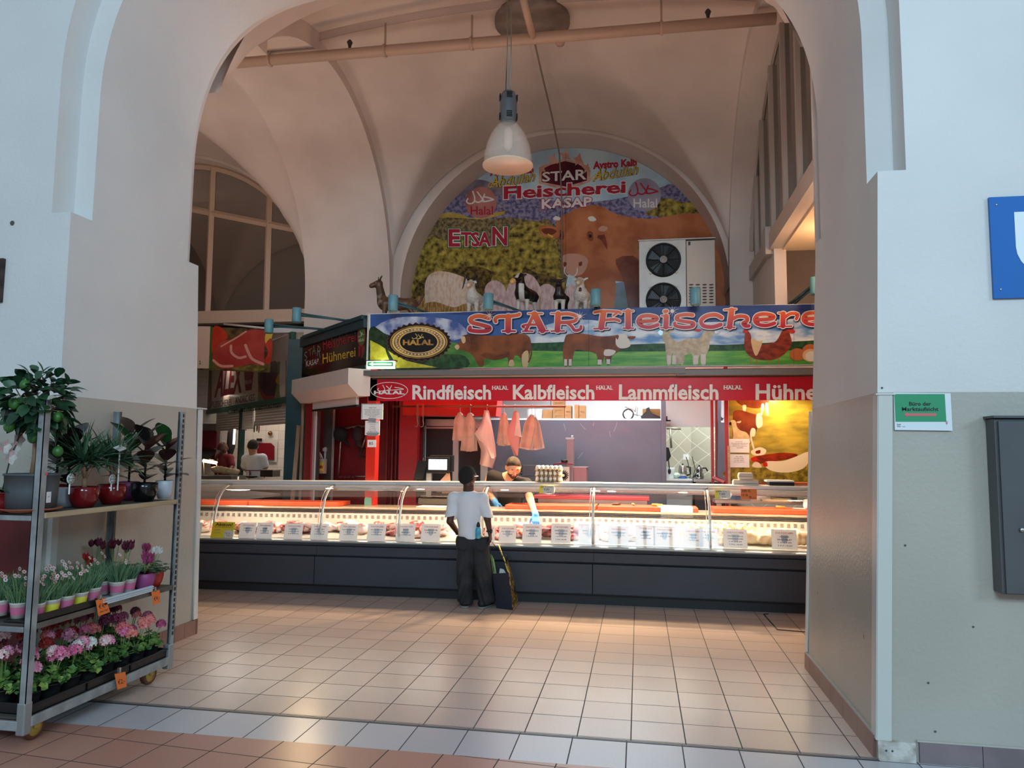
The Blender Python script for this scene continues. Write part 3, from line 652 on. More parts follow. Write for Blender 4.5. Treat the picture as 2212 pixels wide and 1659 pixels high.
arm_lamp('teal arm spotlight in front of the spotted calf statue',at(1055,652,8.72),(-1.42,9.25,3.36))
arm_lamp('teal arm spotlight right of the white sheep statue',at(1287,643,8.72),(-.52,9.2,3.36))
arm_lamp('teal arm spotlight in front of the cooling unit',at(1502,641,8.72),(.68,9.2,3.36))
arm_lamp('teal arm spotlight half hidden by the right pier',at(1762,618,8.72),(1.75,9.2,3.36))
arm_lamp('teal arm spotlight, the higher one beside the lunette window',at(641,681,9.2),ch(.55,3.33,.03))
arm_lamp('teal arm spotlight in front of the meat banner',at(581,705,9.6),ch(1.25,3.3,.03))
# big picture sign
t=thing('picture_sign','long blue picture sign reading STAR Fleischerei with farm animals','sign',(-.7,9.0,2.64))
SK=M('print_sky','3f66a6',.35,col2='2c4a86',ns=1.2); SKD=M('print_sky_dark','2c3a75',.35,col2='33508e',ns=1.5,stretch=(1,1,2)); CLD=M('print_cloud','dfe6ea',.35,col2='5f8fc4',ns=5,lo=.42,hi=.62,stretch=(.5,1,1.6)); CLW=M('print_cloud_left','c3cada',.35,col2='44599a',ns=4.5,lo=.38,hi=.6)
GRS=M('print_grass','4f9a3c',.35,col2='7db548',ns=6,stretch=(.5,1,3)); HIL=M('print_hill','5c8f3a',.35,col2='3f7430',ns=5); TRE=M('print_trees','1f3f22',.4,col2='2f5c2e',ns=14); YEL=M('print_rape','c8b92e',.35,col2='e0d048',ns=14,det=6); FOR=M('print_forest','18291c',.4,col2='2a4426',ns=12)
BUL=M('print_bull','9a5526',.4,col2='5a2c14',ns=4,lo=.35,hi=.7); BULD=M('print_bull_dark','6a3418',.4,col2='834620',ns=5); CRM=M('print_cream','d9b98a',.4); HOR=M('print_white2','ded6cc',.4); LAM=M('print_lamb','cfc4ae',.5,col2='b8aa92',ns=16); LEG=M('print_leg','ddd6cb',.5); HEN=M('print_hen','6e2415',.4,col2='94391d',ns=9,stretch=(1,1,2)); CMB=M('print_comb','c03434',.4); EGG=M('print_egg','b9693a',.35); EGL=M('print_egg_light','d9ae86',.35); GLD=M('print_gold','c98f3a',.3,col2='8a5620',ns=8); GLL=M('print_gold_light','e8c878',.3)
mb=MB(); a=S9(797,677); xr=2.45
mb.box(a.x,xr,9.0,9.08,2.632,3.355,WHT)
z0,z1=2.64,3.35
def band(px0,y0,px1,y1,m,l): mb.pp(S9,[(px0,y0),(px1,y0),(px1,y1),(px0,y1)],m,l,0)
PXR=1834
mb.pp(S9,[(800,679),(PXR,655.5),(PXR,786),(800,796)],SK,1,0)
mb.pp(S9,[(1240,690),(1400,700),(PXR,690),(PXR,745),(1150,752),(1090,735),(1140,715)],CLD,2)
mb.pp(S9,[(840,690),(900,684),(980,692),(1010,720),(980,735),(900,740),(850,725),(806,715)],CLW,2)
mb.pp(S9,[(1000,674),(PXR,656.5),(PXR,672),(1500,690),(1250,690),(1100,685)],SKD,2)
mb.pp(S9,[(1020,737),(1150,741),(1260,738),(1300,747),(1420,742),(1560,745),(1650,741),(PXR,735),(PXR,765),(1020,768)],TRE,3)
mb.pp(S9,[(960,768),(1100,757),(1300,760),(PXR,756),(PXR,786.5),(960,795)],GRS,4,0)
mb.pp(S9,[(800,708),(830,720),(860,735),(875,760),(900,775),(935,768),(985,745),(1010,757),(1010,794),(800,796)],FOR,3)
mb.pp(S9,[(960,740),(1000,745),(1060,775),(1040,792),(960,794),(925,785),(950,765)],HIL,4)
mb.pp(S9,[(940,770),(975,765),(1005,770),(1010,793),(930,794),(915,788)],TRE,5)
mb.pp(S9,[(800,735),(820,745),(850,765),(880,780),(945,794),(800,796)],YEL,5,1)
mb.pp(S9,[(832,752),(840,760),(856,790),(850,795),(840,775)],FOR,6)
# gold seal
def el(rx,ry,n=40,k=0,cx=905,cy=739,ro=0): return [(cx+(rx+k*((i%2)*2-1))*math.cos(2*PI*i/n),cy+(ry+k*((i%2)*2-1))*math.sin(2*PI*i/n)+ro*math.cos(2*PI*i/n)) for i in range(n)]
mb.pp(S9,el(69,41,64,2.2),BULD,6,0); SB=M('print_seal_black','120d0f',.5); mb.pp(S9,el(68,40,64,2.0),SB,7,0); mb.pp(S9,el(62,35.5),GLD,8,0); mb.pp(S9,el(59,33.5),SB,9,0); mb.pp(S9,el(57.5,32.5),GLL,10,0); mb.pp(S9,el(54,30),GLD,11,0); mb.pp(S9,el(43,24.5),GLL,13,0); mb.pp(S9,el(40.5,23),SB,14,0)
for i in range(40):
    x,y=905+49*math.cos(2*PI*i/40),739+27.3*math.sin(2*PI*i/40); mb.pp(S9,[(x+2.2*math.cos(a),y+1.5*math.sin(a)) for a in (0,1.05,2.1,3.14,4.2,5.2)],HOR,12,0)
mb.txt(S9,'HALAL',(871,734,937,746),GLD,16,.045)
for s in (((898,721),(902,727),(899,731),(893,732),(891,729)),((904,723),(910,731)),((913,722),(909,729),(905,732)),((900,732),(906,732),(916,728)),((913,727),(916,731))): mb.st(S9,s,1.1,GLL,16)
# bull, calf, lambs, hens, eggs
mb.pp(S9,[(985,748),(993,738),(998,727),(1004,724),(1018,722),(1035,722),(1060,726),(1090,724),(1120,721),(1138,724),(1146,733),(1147,748),(1144,765),(1140,790),(1128,791),(1125,774),(1112,768),(1108,790),(1098,791),(1096,772),(1070,778),(1052,774),(1046,778),(1044,791),(1034,791),(1028,778),(1018,765),(1002,757),(990,755)],BUL,7)
mb.pp(S9,[(1040,768),(1050,762),(1085,766),(1100,760),(1096,771),(1070,778),(1052,774)],BULD,8); mb.pp(S9,[(1004,730),(1014,727),(1018,745),(1012,757),(1004,752)],BULD,8)
mb.pp(S9,[(1128,766),(1141,758),(1141,790),(1129,791)],CRM,8); mb.pp(S9,[(1109,778),(1110,790),(1099,791),(1101,779)],CRM,8); mb.pp(S9,[(982,749),(989,744),(993,750),(988,756)],CRM,9); mb.st(S9,[(1136,724),(1145,742),(1148,765),(1142,782)],3,BUL,10); mb.pp(S9,[(996,729),(1004,727),(1006,738),(1000,742)],CRM,9)
mb.pp(S9,[(1219,790),(1216,760),(1220,732),(1228,722),(1260,721),(1300,727),(1332,724),(1345,722),(1352,730),(1346,748),(1335,760),(1322,770),(1318,787),(1310,787),(1306,770),(1300,787),(1291,788),(1288,765),(1262,758),(1244,756),(1238,770),(1235,790),(1228,790),(1228,776),(1226,790)],BUL,7); mb.pp(S9,[(1300,729),(1330,728),(1328,745),(1318,755),(1300,750)],BULD,8)
mb.pp(S9,[(1333,725),(1350,721),(1357,730),(1362,746),(1352,752),(1338,752),(1330,742)],HOR,9); mb.pp(S9,[(1308,755),(1330,758),(1322,768),(1305,768)],HOR,9); mb.pp(S9,[(1356,727),(1373,727),(1368,733),(1358,732)],BULD,9); mb.pp(S9,[(1330,726),(1337,725),(1334,734)],BULD,10)
for a in ((1219,776,1225,790),(1229,776,1235,790),(1291,777,1300,788),(1310,776,1318,787)): mb.pp(S9,[(a[0],a[1]),(a[2],a[1]),(a[2],a[3]),(a[0],a[3])],HOR,8,0)
mb.pp(S9,[(1428,722),(1434,711),(1444,712),(1447,724),(1460,738),(1475,738),(1480,756),(1476,786),(1470,786),(1468,765),(1452,763),(1449,787),(1441,787),(1438,760),(1436,740)],LAM,7); mb.pp(S9,[(1465,740),(1490,731),(1510,731),(1520,715),(1530,709),(1543,711),(1541,722),(1533,735),(1532,752),(1526,765),(1524,787),(1514,787),(1512,765),(1506,787),(1497,787),(1494,765),(1476,770),(1470,786),(1454,786),(1455,757)],LAM,8)
for a in ((1441,768,1449,787),(1452,768,1460,787),(1498,768,1508,787),(1514,765,1524,787)): mb.pp(S9,[(a[0],a[1]),(a[2],a[1]),(a[2],a[3]),(a[0],a[3])],LEG,9,0)
mb.pp(S9,[(1421,718),(1429,712),(1432,720),(1427,725)],SG,9); mb.pp(S9,[(1545,712),(1556,713),(1553,721),(1544,720)],SG,9); mb.pp(S9,[(1443,713),(1457,712),(1448,718)],CRM,9); mb.pp(S9,[(1493,711),(1516,712),(1508,717)],CMB,9)
mb.pp(S9,[(1609,722),(1614,715),(1621,722),(1625,738),(1640,745),(1672,740),(1684,725),(1690,714),(1702,712),(1706,722),(1710,740),(1704,755),(1690,768),(1670,777),(1650,778),(1630,775),(1615,765),(1608,750)],HEN,7); mb.pp(S9,[(1622,732),(1640,738),(1646,735),(1645,745),(1635,768),(1628,762)],CRM,8); mb.pp(S9,[(1604,718),(1608,711),(1616,713),(1613,720)],CMB,9); mb.pp(S9,[(1700,713),(1709,710),(1718,716),(1710,721)],CMB,9)
for x in (1620,1632,1660,1680): mb.st(S9,[(x,772),(x+3,780),(x+1,786)],2,EGG,6)
mb.pp(S9,el(17,13.5,20,0,1722,766),EGG,8,0); mb.pp(S9,el(17,13.5,20,0,1750,757),EGG,7,0); mb.pp(S9,el(17,14,20,0,1750,768),EGL,9,0); mb.pp(S9,el(13,11,20,0,1752,770),HOR,10,0)
# hand-drawn slab letters, white edge below, orange to red above
def z3(p): return [(780+x*.22604,560+y*.22604) for x,y in p]
def z4(p): return [(1270+x*.22604,560+y*.22604) for x,y in p]
EE=[(485,600),(640,588),(655,560),(580,542),(505,555),(478,600),(510,640),(590,652),(668,630)]
LET=[(z3,[([(1225,568),(1130,545),(1055,568),(1060,605),(1150,630),(1230,655),(1215,685),(1130,692),(1045,680),(1045,655)],38)]),
(z3,[([(1290,600),(1285,575),(1320,552),(1420,548),(1500,537),(1515,528)],34),([(1410,550),(1408,685)],56),([(1355,690),(1475,690)],18)]),
(z3,[([(1645,545),(1600,640),(1575,685)],30),([(1560,655),(1545,640),(1600,628),(1715,628)],22),([(1660,530),(1690,590),(1735,680)],62),([(1545,690),(1645,690)],14),([(1695,688),(1790,686)],14),([(1600,522),(1735,522)],14)]),
(z3,[([(1885,525),(1878,680)],54),([(1820,690),(1945,688)],14),([(1890,530),(1985,525),(2060,550),(2045,592),(1965,606),(1900,606)],32),([(1965,606),(2010,640),(2045,683),(2095,672),(2103,645)],28),([(1818,522),(1900,520)],13)]),
(z4,[([(150,512),(128,655)],56),([(65,512),(150,500),(290,506),(312,520)],24),([(290,508),(245,540)],20),([(150,585),(255,578),(300,592)],26),([(58,668),(195,662)],14)]),
(z4,[([(385,505),(385,650)],54),([(335,662),(435,662)],13),([(335,500),(435,498)],13)]),(z4,[(EE,34)]),
(z4,[([(735,502),(750,500)],36),([(748,548),(745,650)],50),([(697,658),(800,656)],13),([(702,545),(760,540)],13)]),
(z4,[([(1000,537),(930,532),(855,548),(850,580),(920,598),(1005,612),(998,645),(920,655),(840,640),(828,615)],32)]),
(z4,[([(1275,562),(1220,535),(1135,545),(1080,590),(1105,640),(1190,650),(1268,628)],38)]),
(z4,[([(1372,490),(1352,650)],52),([(1300,488),(1415,480)],13),([(1385,570),(1440,548),(1510,555),(1520,590),(1480,615),(1500,640),(1535,640)],34),([(1305,655),(1402,654)],13)]),
(z4,[([(x+1112,y-16) for x,y in EE],34)]),(z4,[([(1862,525),(1860,640)],48),([(1817,645),(1943,643)],13),([(1817,518),(1880,515)],13),([(1882,555),(1935,522),(2000,530),(1988,572)],30)]),
(z4,[([(x+1575,y-26) for x,y in EE],34)]),(z4,[([(2315,470),(2330,468)],36),([(2328,516),(2325,618)],50),([(2277,626),(2380,624)],13),([(2282,513),(2340,508)],13)])]
OR=M('print_orange','d5553a',.35); mo=OR.node_tree; 
g=mo.nodes.new('ShaderNodeNewGeometry'); s=mo.nodes.new('ShaderNodeSeparateXYZ'); mr=mo.nodes.new('ShaderNodeMapRange'); mr.inputs[1].default_value=3.10; mr.inputs[2].default_value=3.34; cr=mo.nodes.new('ShaderNodeValToRGB')
cr.color_ramp.elements[0].color=(*lin('b52a45'),1); cr.color_ramp.elements[1].color=(*lin('e8702e'),1)
mo.links.new(g.outputs['Position'],s.inputs[0]); mo.links.new(s.outputs[2],mr.inputs[0]); mo.links.new(mr.outputs[0],cr.inputs[0]); mo.links.new(cr.outputs[0],mo.nodes['Principled BSDF'].inputs['Base Color'])
PWH=M('print_white','e8e0dc'); PSH=M('print_navy','1a2247',.4)
for f_,ss in LET:
    for pts,w in ss:
        p=f_(pts); w=w*.22604
        mb.st(S9,[(x+2.2,y+2.0) for x,y in p],w+3.6,PSH,18,5); mb.st(S9,p,w+3.8,PWH,20,5); mb.st(S9,p,w,OR,22,5)
def star(mb,P,x,y,r,l,m):
    for a in np.arange(0,PI,PI/5):
        rr=r*(1 if int(a*10)%2 else .75); c,s_=math.cos(a+.3),math.sin(a+.3); mb.pp(P,[(x+rr*c,y+rr*s_),(x-s_*.8,y+c*.8),(x-rr*c,y-rr*s_),(x+s_*.8,y-c*.8)],m,l,0)
    mb.pp(P,[(x+r*.22*math.cos(a),y+r*.22*math.sin(a)) for a in np.arange(0,6.2,.6)],m,l,0)
for x,y in ((1058,682),(1253,684),(1452,673)): star(mb,S9,x,y,17,24,PWH)
mb.build('panel',t)
a=S9(797,677); mb=MB(); mb.box(a.x-.012,a.x+.008,8.985,9.09,2.63,3.36,CREAM); mb.build('edge_strip',t)
mb=MB()
for px in (1272,1714): mb.st(S9,[(px,690),(px,790)],.5,PSH,26,0); mb.build('panel_seam',t); mb=MB()
# emergency exit light
t=thing('exit_light','lit green exit light with a left arrow on the sign corner','exit sign',at(822,796,8.93))
P=YP(8.90); GRN=M('exit_green','128a48',.4,emit=.55); WE=M('exit_white','f2fff4',.4,emit=1.1)
mb=MB(); a=P(792,780);b=P(850,795.5); mb.box(a.x,b.x,8.90,8.97,b.z,a.z,WE); mb.pp(P,[(794,782),(849,782),(849,791),(794,791)],GRN,1,0); mb.pp(P,[(796,786.5),(806,782.5),(806,785),(846,785),(846,788.5),(806,788.5),(806,790.5)],WE,2,0); mb.build('housing',t)
mb=MB(); mb.box(a.x-.01,b.x+.02,8.9,9.0,a.z,a.z+.012,BLK); mb.build('mount',t)
lamp('exit_light_glow','POINT',tuple(at(822,774,8.86)),.6,(.8,1,.75),size=.02)
# gutter strip, brown beam, red sign
mb=MB(); a=at(783,796,8.9); b=at(1480,797,8.9); mb.box(a.x,b.x,8.86,9.06,b.z-.055,b.z+.012,GRYT); mb.box(b.x-.1,2.5,8.88,9.06,b.z-.075,b.z-.01,GRYT); one(mb,'gutter_strip','grey metal ledge strip under the blue picture sign','strip')
mb=MB(); mb.box(-3.36,2.45,8.99,9.1,2.50,2.60,BRN); one(mb,'sign_beam','dark brown beam between the two long signs','beam')
t=thing('meat_sign','long red sign reading Rindfleisch Kalbfleisch Lammfleisch Hühner','sign',(-.6,9.0,2.23))
mb=MB(); a=S9(797,815); SR=M('sign_red','c41a2c',.3,bump=.12,bs=5,spec=.2)
mb.grid(lambda x,z: V((x,9.0-.006*math.sin(z*40)*0,z)),[a.x+i*(2.45-a.x)/40 for i in range(41)],[2.225,2.36,2.52],SR); mb.box(a.x,2.45,9.004,9.03,2.225,2.52,SR)
mb.txt(S9,'Rindfleisch',(891,831.5,1061,863.5),PWH,4,.028); mb.txt(S9,'Kalbfleisch',(1108,831,1284,863.5),PWH,4,.028); mb.txt(S9,'Lammfleisch',(1337,830,1552,864),PWH,4,.028); mb.txt(S9,'Hühnerfleisch',(1632,829,1905,864.5),PWH,4,.028)
for bx in ((1063,833.5,1098,842),(1288,833,1324,842),(1563,832.5,1603,841.5)): mb.txt(S9,'HALAL',bx,PWH,4,.03); [mb.st(S9,[(bx[0]+i*(bx[2]-bx[0])/10,y),(bx[0]+(i+1)*(bx[2]-bx[0])/10,y)],.8,PWH,4,0) for i in (0,2,4,6,8) for y in (bx[1]+.4,bx[3]-.4)]
mb.st(S9,el(40,17.5,28,0,841,843.5)+[(881,843.5)],1.3,PWH,4,0); mb.txt(S9,'HALAL',(808,844,874,852),PWH,4,.05)
for s in (((827,832),(831,840),(829,844),(821,845),(816,842),(818,839)),((835,834),(844,842)),((846,833),(842,840),(837,843)),((830,844),(842,843),(858,842),(872,841)),((853,837),(862,838),(871,840))): mb.st(S9,s,1.5,PWH,4)
mb.build('banner',t)
mb=MB(); mb.box(a.x,2.45,8.985,9.04,2.52,2.565,CREAM); mb.build('top_rail',t)
# ------------------------------------------------------------------ the lunette mural
PM=YP(11.545); t=thing('lunette_mural','arched mural of a brown bull and grazing sheep above the stall','mural',(-1.18,11.545,3.22))
G=.22
def mm(n,a,b=None,ns=6,lo=.4,hi=.6,st=None,det=5): return M('mural_'+n,a,G,col2=b,ns=ns,lo=lo,hi=hi,stretch=st,det=det)
SKYM=mm('sky','c0dce6','a0bfd4',1.5); MTN=mm('mountain','928ba8','58557a',18,.42,.58); MTL=mm('hill_far','8d8590','6d6878',5); YH=mm('hill_yellow','c7aa58','a98b40',4); BRW=mm('wood_brown','97835a','554a36',18); BUS=mm('bush','c8b250','3a2f1c',11,.32,.66,det=10); BUD=mm('bush_dark','382e1c','7a6634',15); HAY=mm('hay','c89e60','8d6a40',14,st=(3,1,.7)); WOL=mm('wool','e8d4c4','cda478',9,.45,.75,(2.5,1,1)); WOP=mm('wool_pink','c8a8a8','e2cccc',9,st=(2.5,1,1)); BUB=mm('bull','c47a50','a45c3a',2.2); BDK=mm('bull_dark','8a4a30','74392a',4); NOS=mm('nose','c9957f'); HRN=mm('horn','e6ddd2'); LOGO=mm('logo','6a2436','48182a',3); PK=mm('flame','dcb4a4','c08f80',4); RDT=mm('red','ad2a3e'); WHM=mm('white','e6dedc'); YEM=mm('yellow','d8b848'); GRM=mm('green','2f6a40'); CIR=mm('disc','c0837a','9e5f58',2); CIG=mm('disc_grey','a9a3b4','938ea0',2)
BLM=mm('black','2a1c1c')
mb=MB()
Rm=2.495; mb.add([(-1.18-Rm*math.cos(PI*i/60),11.545,ZS+Rm*math.sin(PI*i/60)) for i in range(61)]+[(-1.18+Rm,11.545,3.22),(-1.18-Rm,11.545,3.22)],[tuple(range(63))],SKYM)
p=lambda pts,m,sm=3: mb.pp(PM,pts,m,1,sm)
p([(960,412),(1000,394),(1035,388),(1065,396),(1105,415),(1090,470),(930,478)],MTL)
p([(940,470),(960,440),(1010,420),(1060,425),(1110,420),(1180,432),(1280,436),(1360,424),(1430,404),(1455,398),(1490,432),(1560,490),(1560,560),(1300,540),(1000,500)],MTN,2)
p([(945,470),(968,458),(1000,464),(1020,472),(1050,462),(1092,455),(1078,444),(1062,438),(1085,446),(1090,462),(1060,470),(1000,482),(945,486)],YH,2)
p([(905,520),(930,478),(970,470),(1040,474),(1100,470),(1160,478),(1200,488),(1210,680),(860,700)],BRW,2)
p([(860,700),(890,600),(905,540),(930,510),(960,520),(1000,500),(1040,525),(1090,515),(1110,490),(1150,478),(1190,495),(1205,540),(1215,600),(1215,690)],BUS)
p([(890,640),(905,610),(940,590),(1010,575),(1060,585),(1060,610),(1050,640),(1120,620),(1130,580),(1160,590),(1210,610),(1210,700),(870,700)],BUD)
p([(1395,462),(1410,440),(1440,428),(1470,436),(1500,440),(1525,462),(1540,480),(1480,475),(1440,470)],BUS)
p([(905,640),(950,650),(1000,640),(1060,645),(1120,650),(1220,640),(1220,700),(880,700)],HAY)
p([(1238,640),(1400,600),(1560,620),(1567,700),(1220,700)],mm('meadow','6c7f7a','8795a8',2.5),2)
# bull
p([(1235,462),(1245,450),(1275,443),(1300,446),(1318,456),(1345,466),(1400,473),(1450,466),(1495,461),(1535,474),(1562,560),(1572,680),(1545,690),(1530,610),(1480,600),(1380,610),(1300,600),(1280,560),(1262,520)],BUB)
p([(1288,508),(1305,505),(1312,540),(1300,552),(1286,540)],BDK); p([(1330,560),(1385,565),(1384,690),(1362,690),(1348,610)],BDK); p([(1235,590),(1300,570),(1330,610),(1320,690),(1290,690),(1270,620)],BUB)
p([(1262,520),(1300,520),(1330,600),(1300,640),(1262,640),(1250,590)],BUB)
p([(1202,478),(1222,462),(1250,456),(1275,465),(1290,480),(1292,505),(1283,530),(1272,560),(1262,588),(1245,596),(1224,590),(1214,570),(1213,540),(1205,510)],BUB)
p([(1213,555),(1230,548),(1255,550),(1270,562),(1262,588),(1245,596),(1224,590),(1216,575)],NOS)
for a,b in ((1212,508),(1275,510)): p([(a-5,b-10),(a+5,b-8),(a+6,b+8),(a-2,b+10),(a-7,b)],BDK); p([(a-3,b-3),(a+3,b-2),(a+2,b+3),(a-2,b+3)],BLM)
p([(1163,494),(1172,486),(1190,488),(1207,494),(1208,512),(1190,515),(1172,508)],BUB); p([(1170,495),(1190,493),(1203,500),(1190,508),(1175,504)],BDK); p([(1284,500),(1292,484),(1308,482),(1318,492),(1312,503),(1295,508)],BUB); p([(1292,497),(1300,488),(1313,492),(1306,500)],NOS); p([(1183,504),(1195,510),(1194,514),(1183,508)],YEM,0)
p([(1195,474),(1200,467),(1210,470),(1208,476)],HRN); p([(1270,470),(1280,467),(1288,474),(1283,478),(1274,477)],HRN)
mb.st(PM,[(1222,574),(1219,586),(1226,596),(1238,598),(1246,590),(1247,580)],2,WHM,1); p([(1218,566),(1224,568),(1222,576),(1217,574)],BDK); p([(1250,568),(1257,565),(1257,573),(1251,575)],BDK)
# sheep
for pts,m in (([(1050,655),(1047,625),(1056,610),(1072,606),(1088,616),(1096,640),(1092,672),(1055,672)],WOP),([(1165,665),(1164,625),(1180,613),(1198,622),(1205,650),(1200,675),(1170,675)],WOP),([(1218,640),(1228,615),(1245,618),(1250,650),(1240,675),(1220,675)],WOP),([(1094,640),(1098,615),(1115,598),(1135,590),(1155,600),(1168,625),(1170,660),(1160,676),(1100,676)],WOP),([(918,650),(918,615),(926,595),(945,586),(970,588),(995,596),(1012,606),(1018,630),(1012,665),(1000,680),(920,680)],WOL)): p(pts,m)
p([(910,690),(912,660),(940,652),(980,664),(1010,655),(1050,665),(1050,690)],HAY)
# lettering
def tx(s,quad,m,bold,sh=0,g=0):
    a=[list(q) for q in quad]; a[0][0]-=g;a[0][1]-=g;a[1][0]+=g;a[1][1]-=g;a[2][0]+=g;a[2][1]+=g;a[3][0]-=g;a[3][1]+=g
    mb.txt(PM,s,a,m,2,bold,sh)
for dx,dy in ((0,0),(223,-15)):
    tx('Avstro Kalb',((1058+dx,364+dy),(1153+dx,357+dy),(1153+dx,374+dy),(1058+dx,381+dy)),RDT,.05)
    b=((1057+dx,383+dy),(1156+dx,370+dy),(1156+dx,391+dy),(1057+dx,408+dy)); tx('Abdullah',b,BLM,.03,.35,.8); tx('Abdullah',b,YEM,.0,.35)
    mb.st(PM,[(1084+dx,388+dy),(1070+dx,398+dy),(1060+dx,405+dy),(1055+dx,400+dy),(1062+dx,393+dy),(1075+dx,392+dy)],1.6,YEM,2)
for x,y,r in ((1195,345,14),(1222,336,16),(1250,345,15),(1172,366,10),(1268,364,12)): mb.pp(PM,[(x+r*(1 if i%2 else .45)*math.cos(i*.7),y+r*(1 if i%2 else .45)*math.sin(i*.7)) for i in range(9)],PK,2,0)
p([(1164,362),(1185,352),(1215,345),(1250,349),(1274,362),(1276,392),(1225,412),(1164,396)],PK,0); p([(1170,366),(1190,356),(1220,348),(1248,354),(1268,366),(1268,390),(1222,403),(1170,393)],LOGO,0)
tx('STAR',((1171,372),(1267,365),(1267,388),(1171,393)),BLM,.05,0,1.2); tx('STAR',((1171,372),(1267,365),(1267,388),(1171,393)),WHM,.02)
b=((1088,403),(1352,390),(1352,417),(1088,431)); tx('Fleischerei',b,WHM,.06,0,2); tx('Fleischerei',b,RDT,.03)
b=((1170,430),(1279,425),(1279,446),(1170,452)); tx('KASAP',b,RDT,.07,0,1.5); tx('KASAP',b,WHM,.03)
def halal(cx,cy,r,disc,ar,tt):
    mb.pp(PM,[(cx+r*math.cos(a),cy+r*math.sin(a)) for a in np.arange(0,6.28,.2)],disc,2,0)
    k=r/35
    for s in (((14,-27),(18,-16),(16,-6),(6,-2),(-2,-6),(1,-12)),):
        pass
    for s in (((-18,-28),(-14,-14),(-16,-4),(-26,-1),(-32,-6),(-29,-12)),((-8,-27),(6,-8)),((8,-22),(2,-8),(-6,-4),(-12,-6)),((4,-6),(12,-6),(28,-10)),((8,-16),(18,-14),(28,-10))): mb.st(PM,[(cx+x*k,cy+y*k+3) for x,y in s],3.2*k,ar,3)
    mb.txt(PM,'Halal',(cx-23*k,cy+8*k,cx+27*k,cy+27*k),tt,3,.015)
halal(1039,438,34,CIR,WHM,RDT); halal(1392,421,36,CIG,RDT,WHM)
for s,b in (('E',(969,495,994,533)),('TSA',(996,501,1061,533)),('N',(1063,490,1096,531))): mb.txt(PM,s,(b[0]-3,b[1]-3,b[2]+3,b[3]+3),GRM,2,.11)
for s,b in (('E',(969,495,994,533)),('TSA',(996,501,1061,533)),('N',(1063,490,1096,531))): mb.txt(PM,s,(b[0]-1,b[1]-1,b[2]+1,b[3]+1),WHM,2,.07); mb.txt(PM,s,b,RDT,3,.03)
mb.st(PM,[(1222,330),(1222,660)],.5,BLM,4,0)
mb.build('print',t)
mb=MB(); n0=[PM(1118,333),PM(1160,318),PM(1200,316),PM(1290,322)]; mb.tube([q+V((0,-.01,.01)) for q in n0],.012,M('torn_paper','d6c8a8',.8),4,flat=.4); mb.build('torn_edge',t)
# ------------------------------------------------------------------ farm poster on the right of the stall
PP=YP(10.0); t=thing('farm_poster','bright farm poster with calf lamb and hens at the right of the stall','poster',at(1660,1046,10.0))
PG_=M('poster_grass','c0a640',.25,col2='8d7c34',ns=4,det=7,stretch=(.6,1,2)); PGD=M('poster_grass_dark','6a5c20',.25,col2='a8962e',ns=14,det=6); PC=M('poster_cow','6e2f1c',.25,col2='8c4426',ns=4); PWt=M('poster_white','ead8b8',.25); PLm=M('poster_lamb','d8c090',.25,col2='c8ae7c',ns=12); PHN=M('poster_hen','a5341a',.25,col2='6f2412',ns=6,stretch=(1,1,3)); PHW=M('poster_white_hen','f0e2c0',.25); PRD=M('poster_comb','d0281c',.25)
mb=MB(); a=PP(1574,855);b=PP(1756,1046); mb.box(a.x,b.x+.3,10.0,10.02,b.z,a.z,PG_)
p=lambda pts,m,sm=3: mb.pp(PP,pts,m,1,sm)
p([(1574,1005),(1620,1012),(1680,1006),(1756,1010),(1756,1045),(1574,1045)],PGD,2)
p([(1588,862),(1600,875),(1630,882),(1650,878),(1662,866),(1668,855),(1590,852)],PC); p([(1604,876),(1612,876),(1610,890),(1606,890)],PWt); p([(1645,873),(1651,875),(1647,895),(1643,895)],PWt); p([(1653,872),(1659,872),(1660,896),(1655,896)],PWt)
p([(1583,900),(1586,888),(1600,886),(1620,892),(1636,898),(1637,920),(1632,935),(1625,945),(1620,960),(1590,962),(1582,940)],PC); p([(1634,897),(1641,892),(1646,900),(1647,918),(1638,925),(1633,916)],PWt); p([(1624,925),(1632,928),(1630,942),(1624,945),(1630,968),(1626,968),(1620,940)],PWt)
p([(1576,912),(1582,907),(1589,910),(1592,922),(1600,930),(1612,934),(1620,946),(1618,960),(1585,962),(1584,940),(1581,918)],PLm); p([(1575,914),(1579,911),(1580,918),(1576,918)],BLM); p([(1590,912),(1601,909),(1598,914)],PLm)
p([(1622,990),(1640,984),(1670,980),(1690,978),(1718,980),(1722,985),(1700,992),(1660,998),(1640,1002),(1628,998)],PHN); p([(1622,992),(1628,987),(1636,989),(1634,996),(1626,997)],PRD); p([(1630,998),(1640,1000),(1645,1010),(1625,1008)],PWt)
p([(1648,1002),(1660,996),(1690,996),(1720,986),(1745,976),(1750,990),(1735,1012),(1700,1021),(1670,1018),(1655,1010)],PHW); p([(1648,1001),(1656,998),(1658,1007),(1650,1008)],PRD); p([(1622,975),(1640,966),(1655,972),(1650,982),(1630,984)],PHW); p([(1632,975),(1642,972),(1642,979),(1634,980)],PHN)
mb.build('print',t)
mb=MB(); 
for x0,y0,x1,y1 in ((1566,850,1572,1048),(1572,1042,1756,1048)): px_box(mb,x0,y0,x1,y1,9.99,.04,RED,.0)
mb.build('frame',t)
sheet('notice_sheet','bordered white notice stuck on the left of the farm poster',(1575,948,1619,978),9.985,[('Unsere Kunden',(1589,953,1604,955),INK)]+[(s,(1580+d,956.5+i*3.2,1616-d,958.8+i*3.2),INK) for i,(s,d) in enumerate((('Wir machen darauf aufmerksam dass',0),('Bestellungen telefonisch',3),('und auch im Stand angenommen',2),('werden. Danke',11)))])
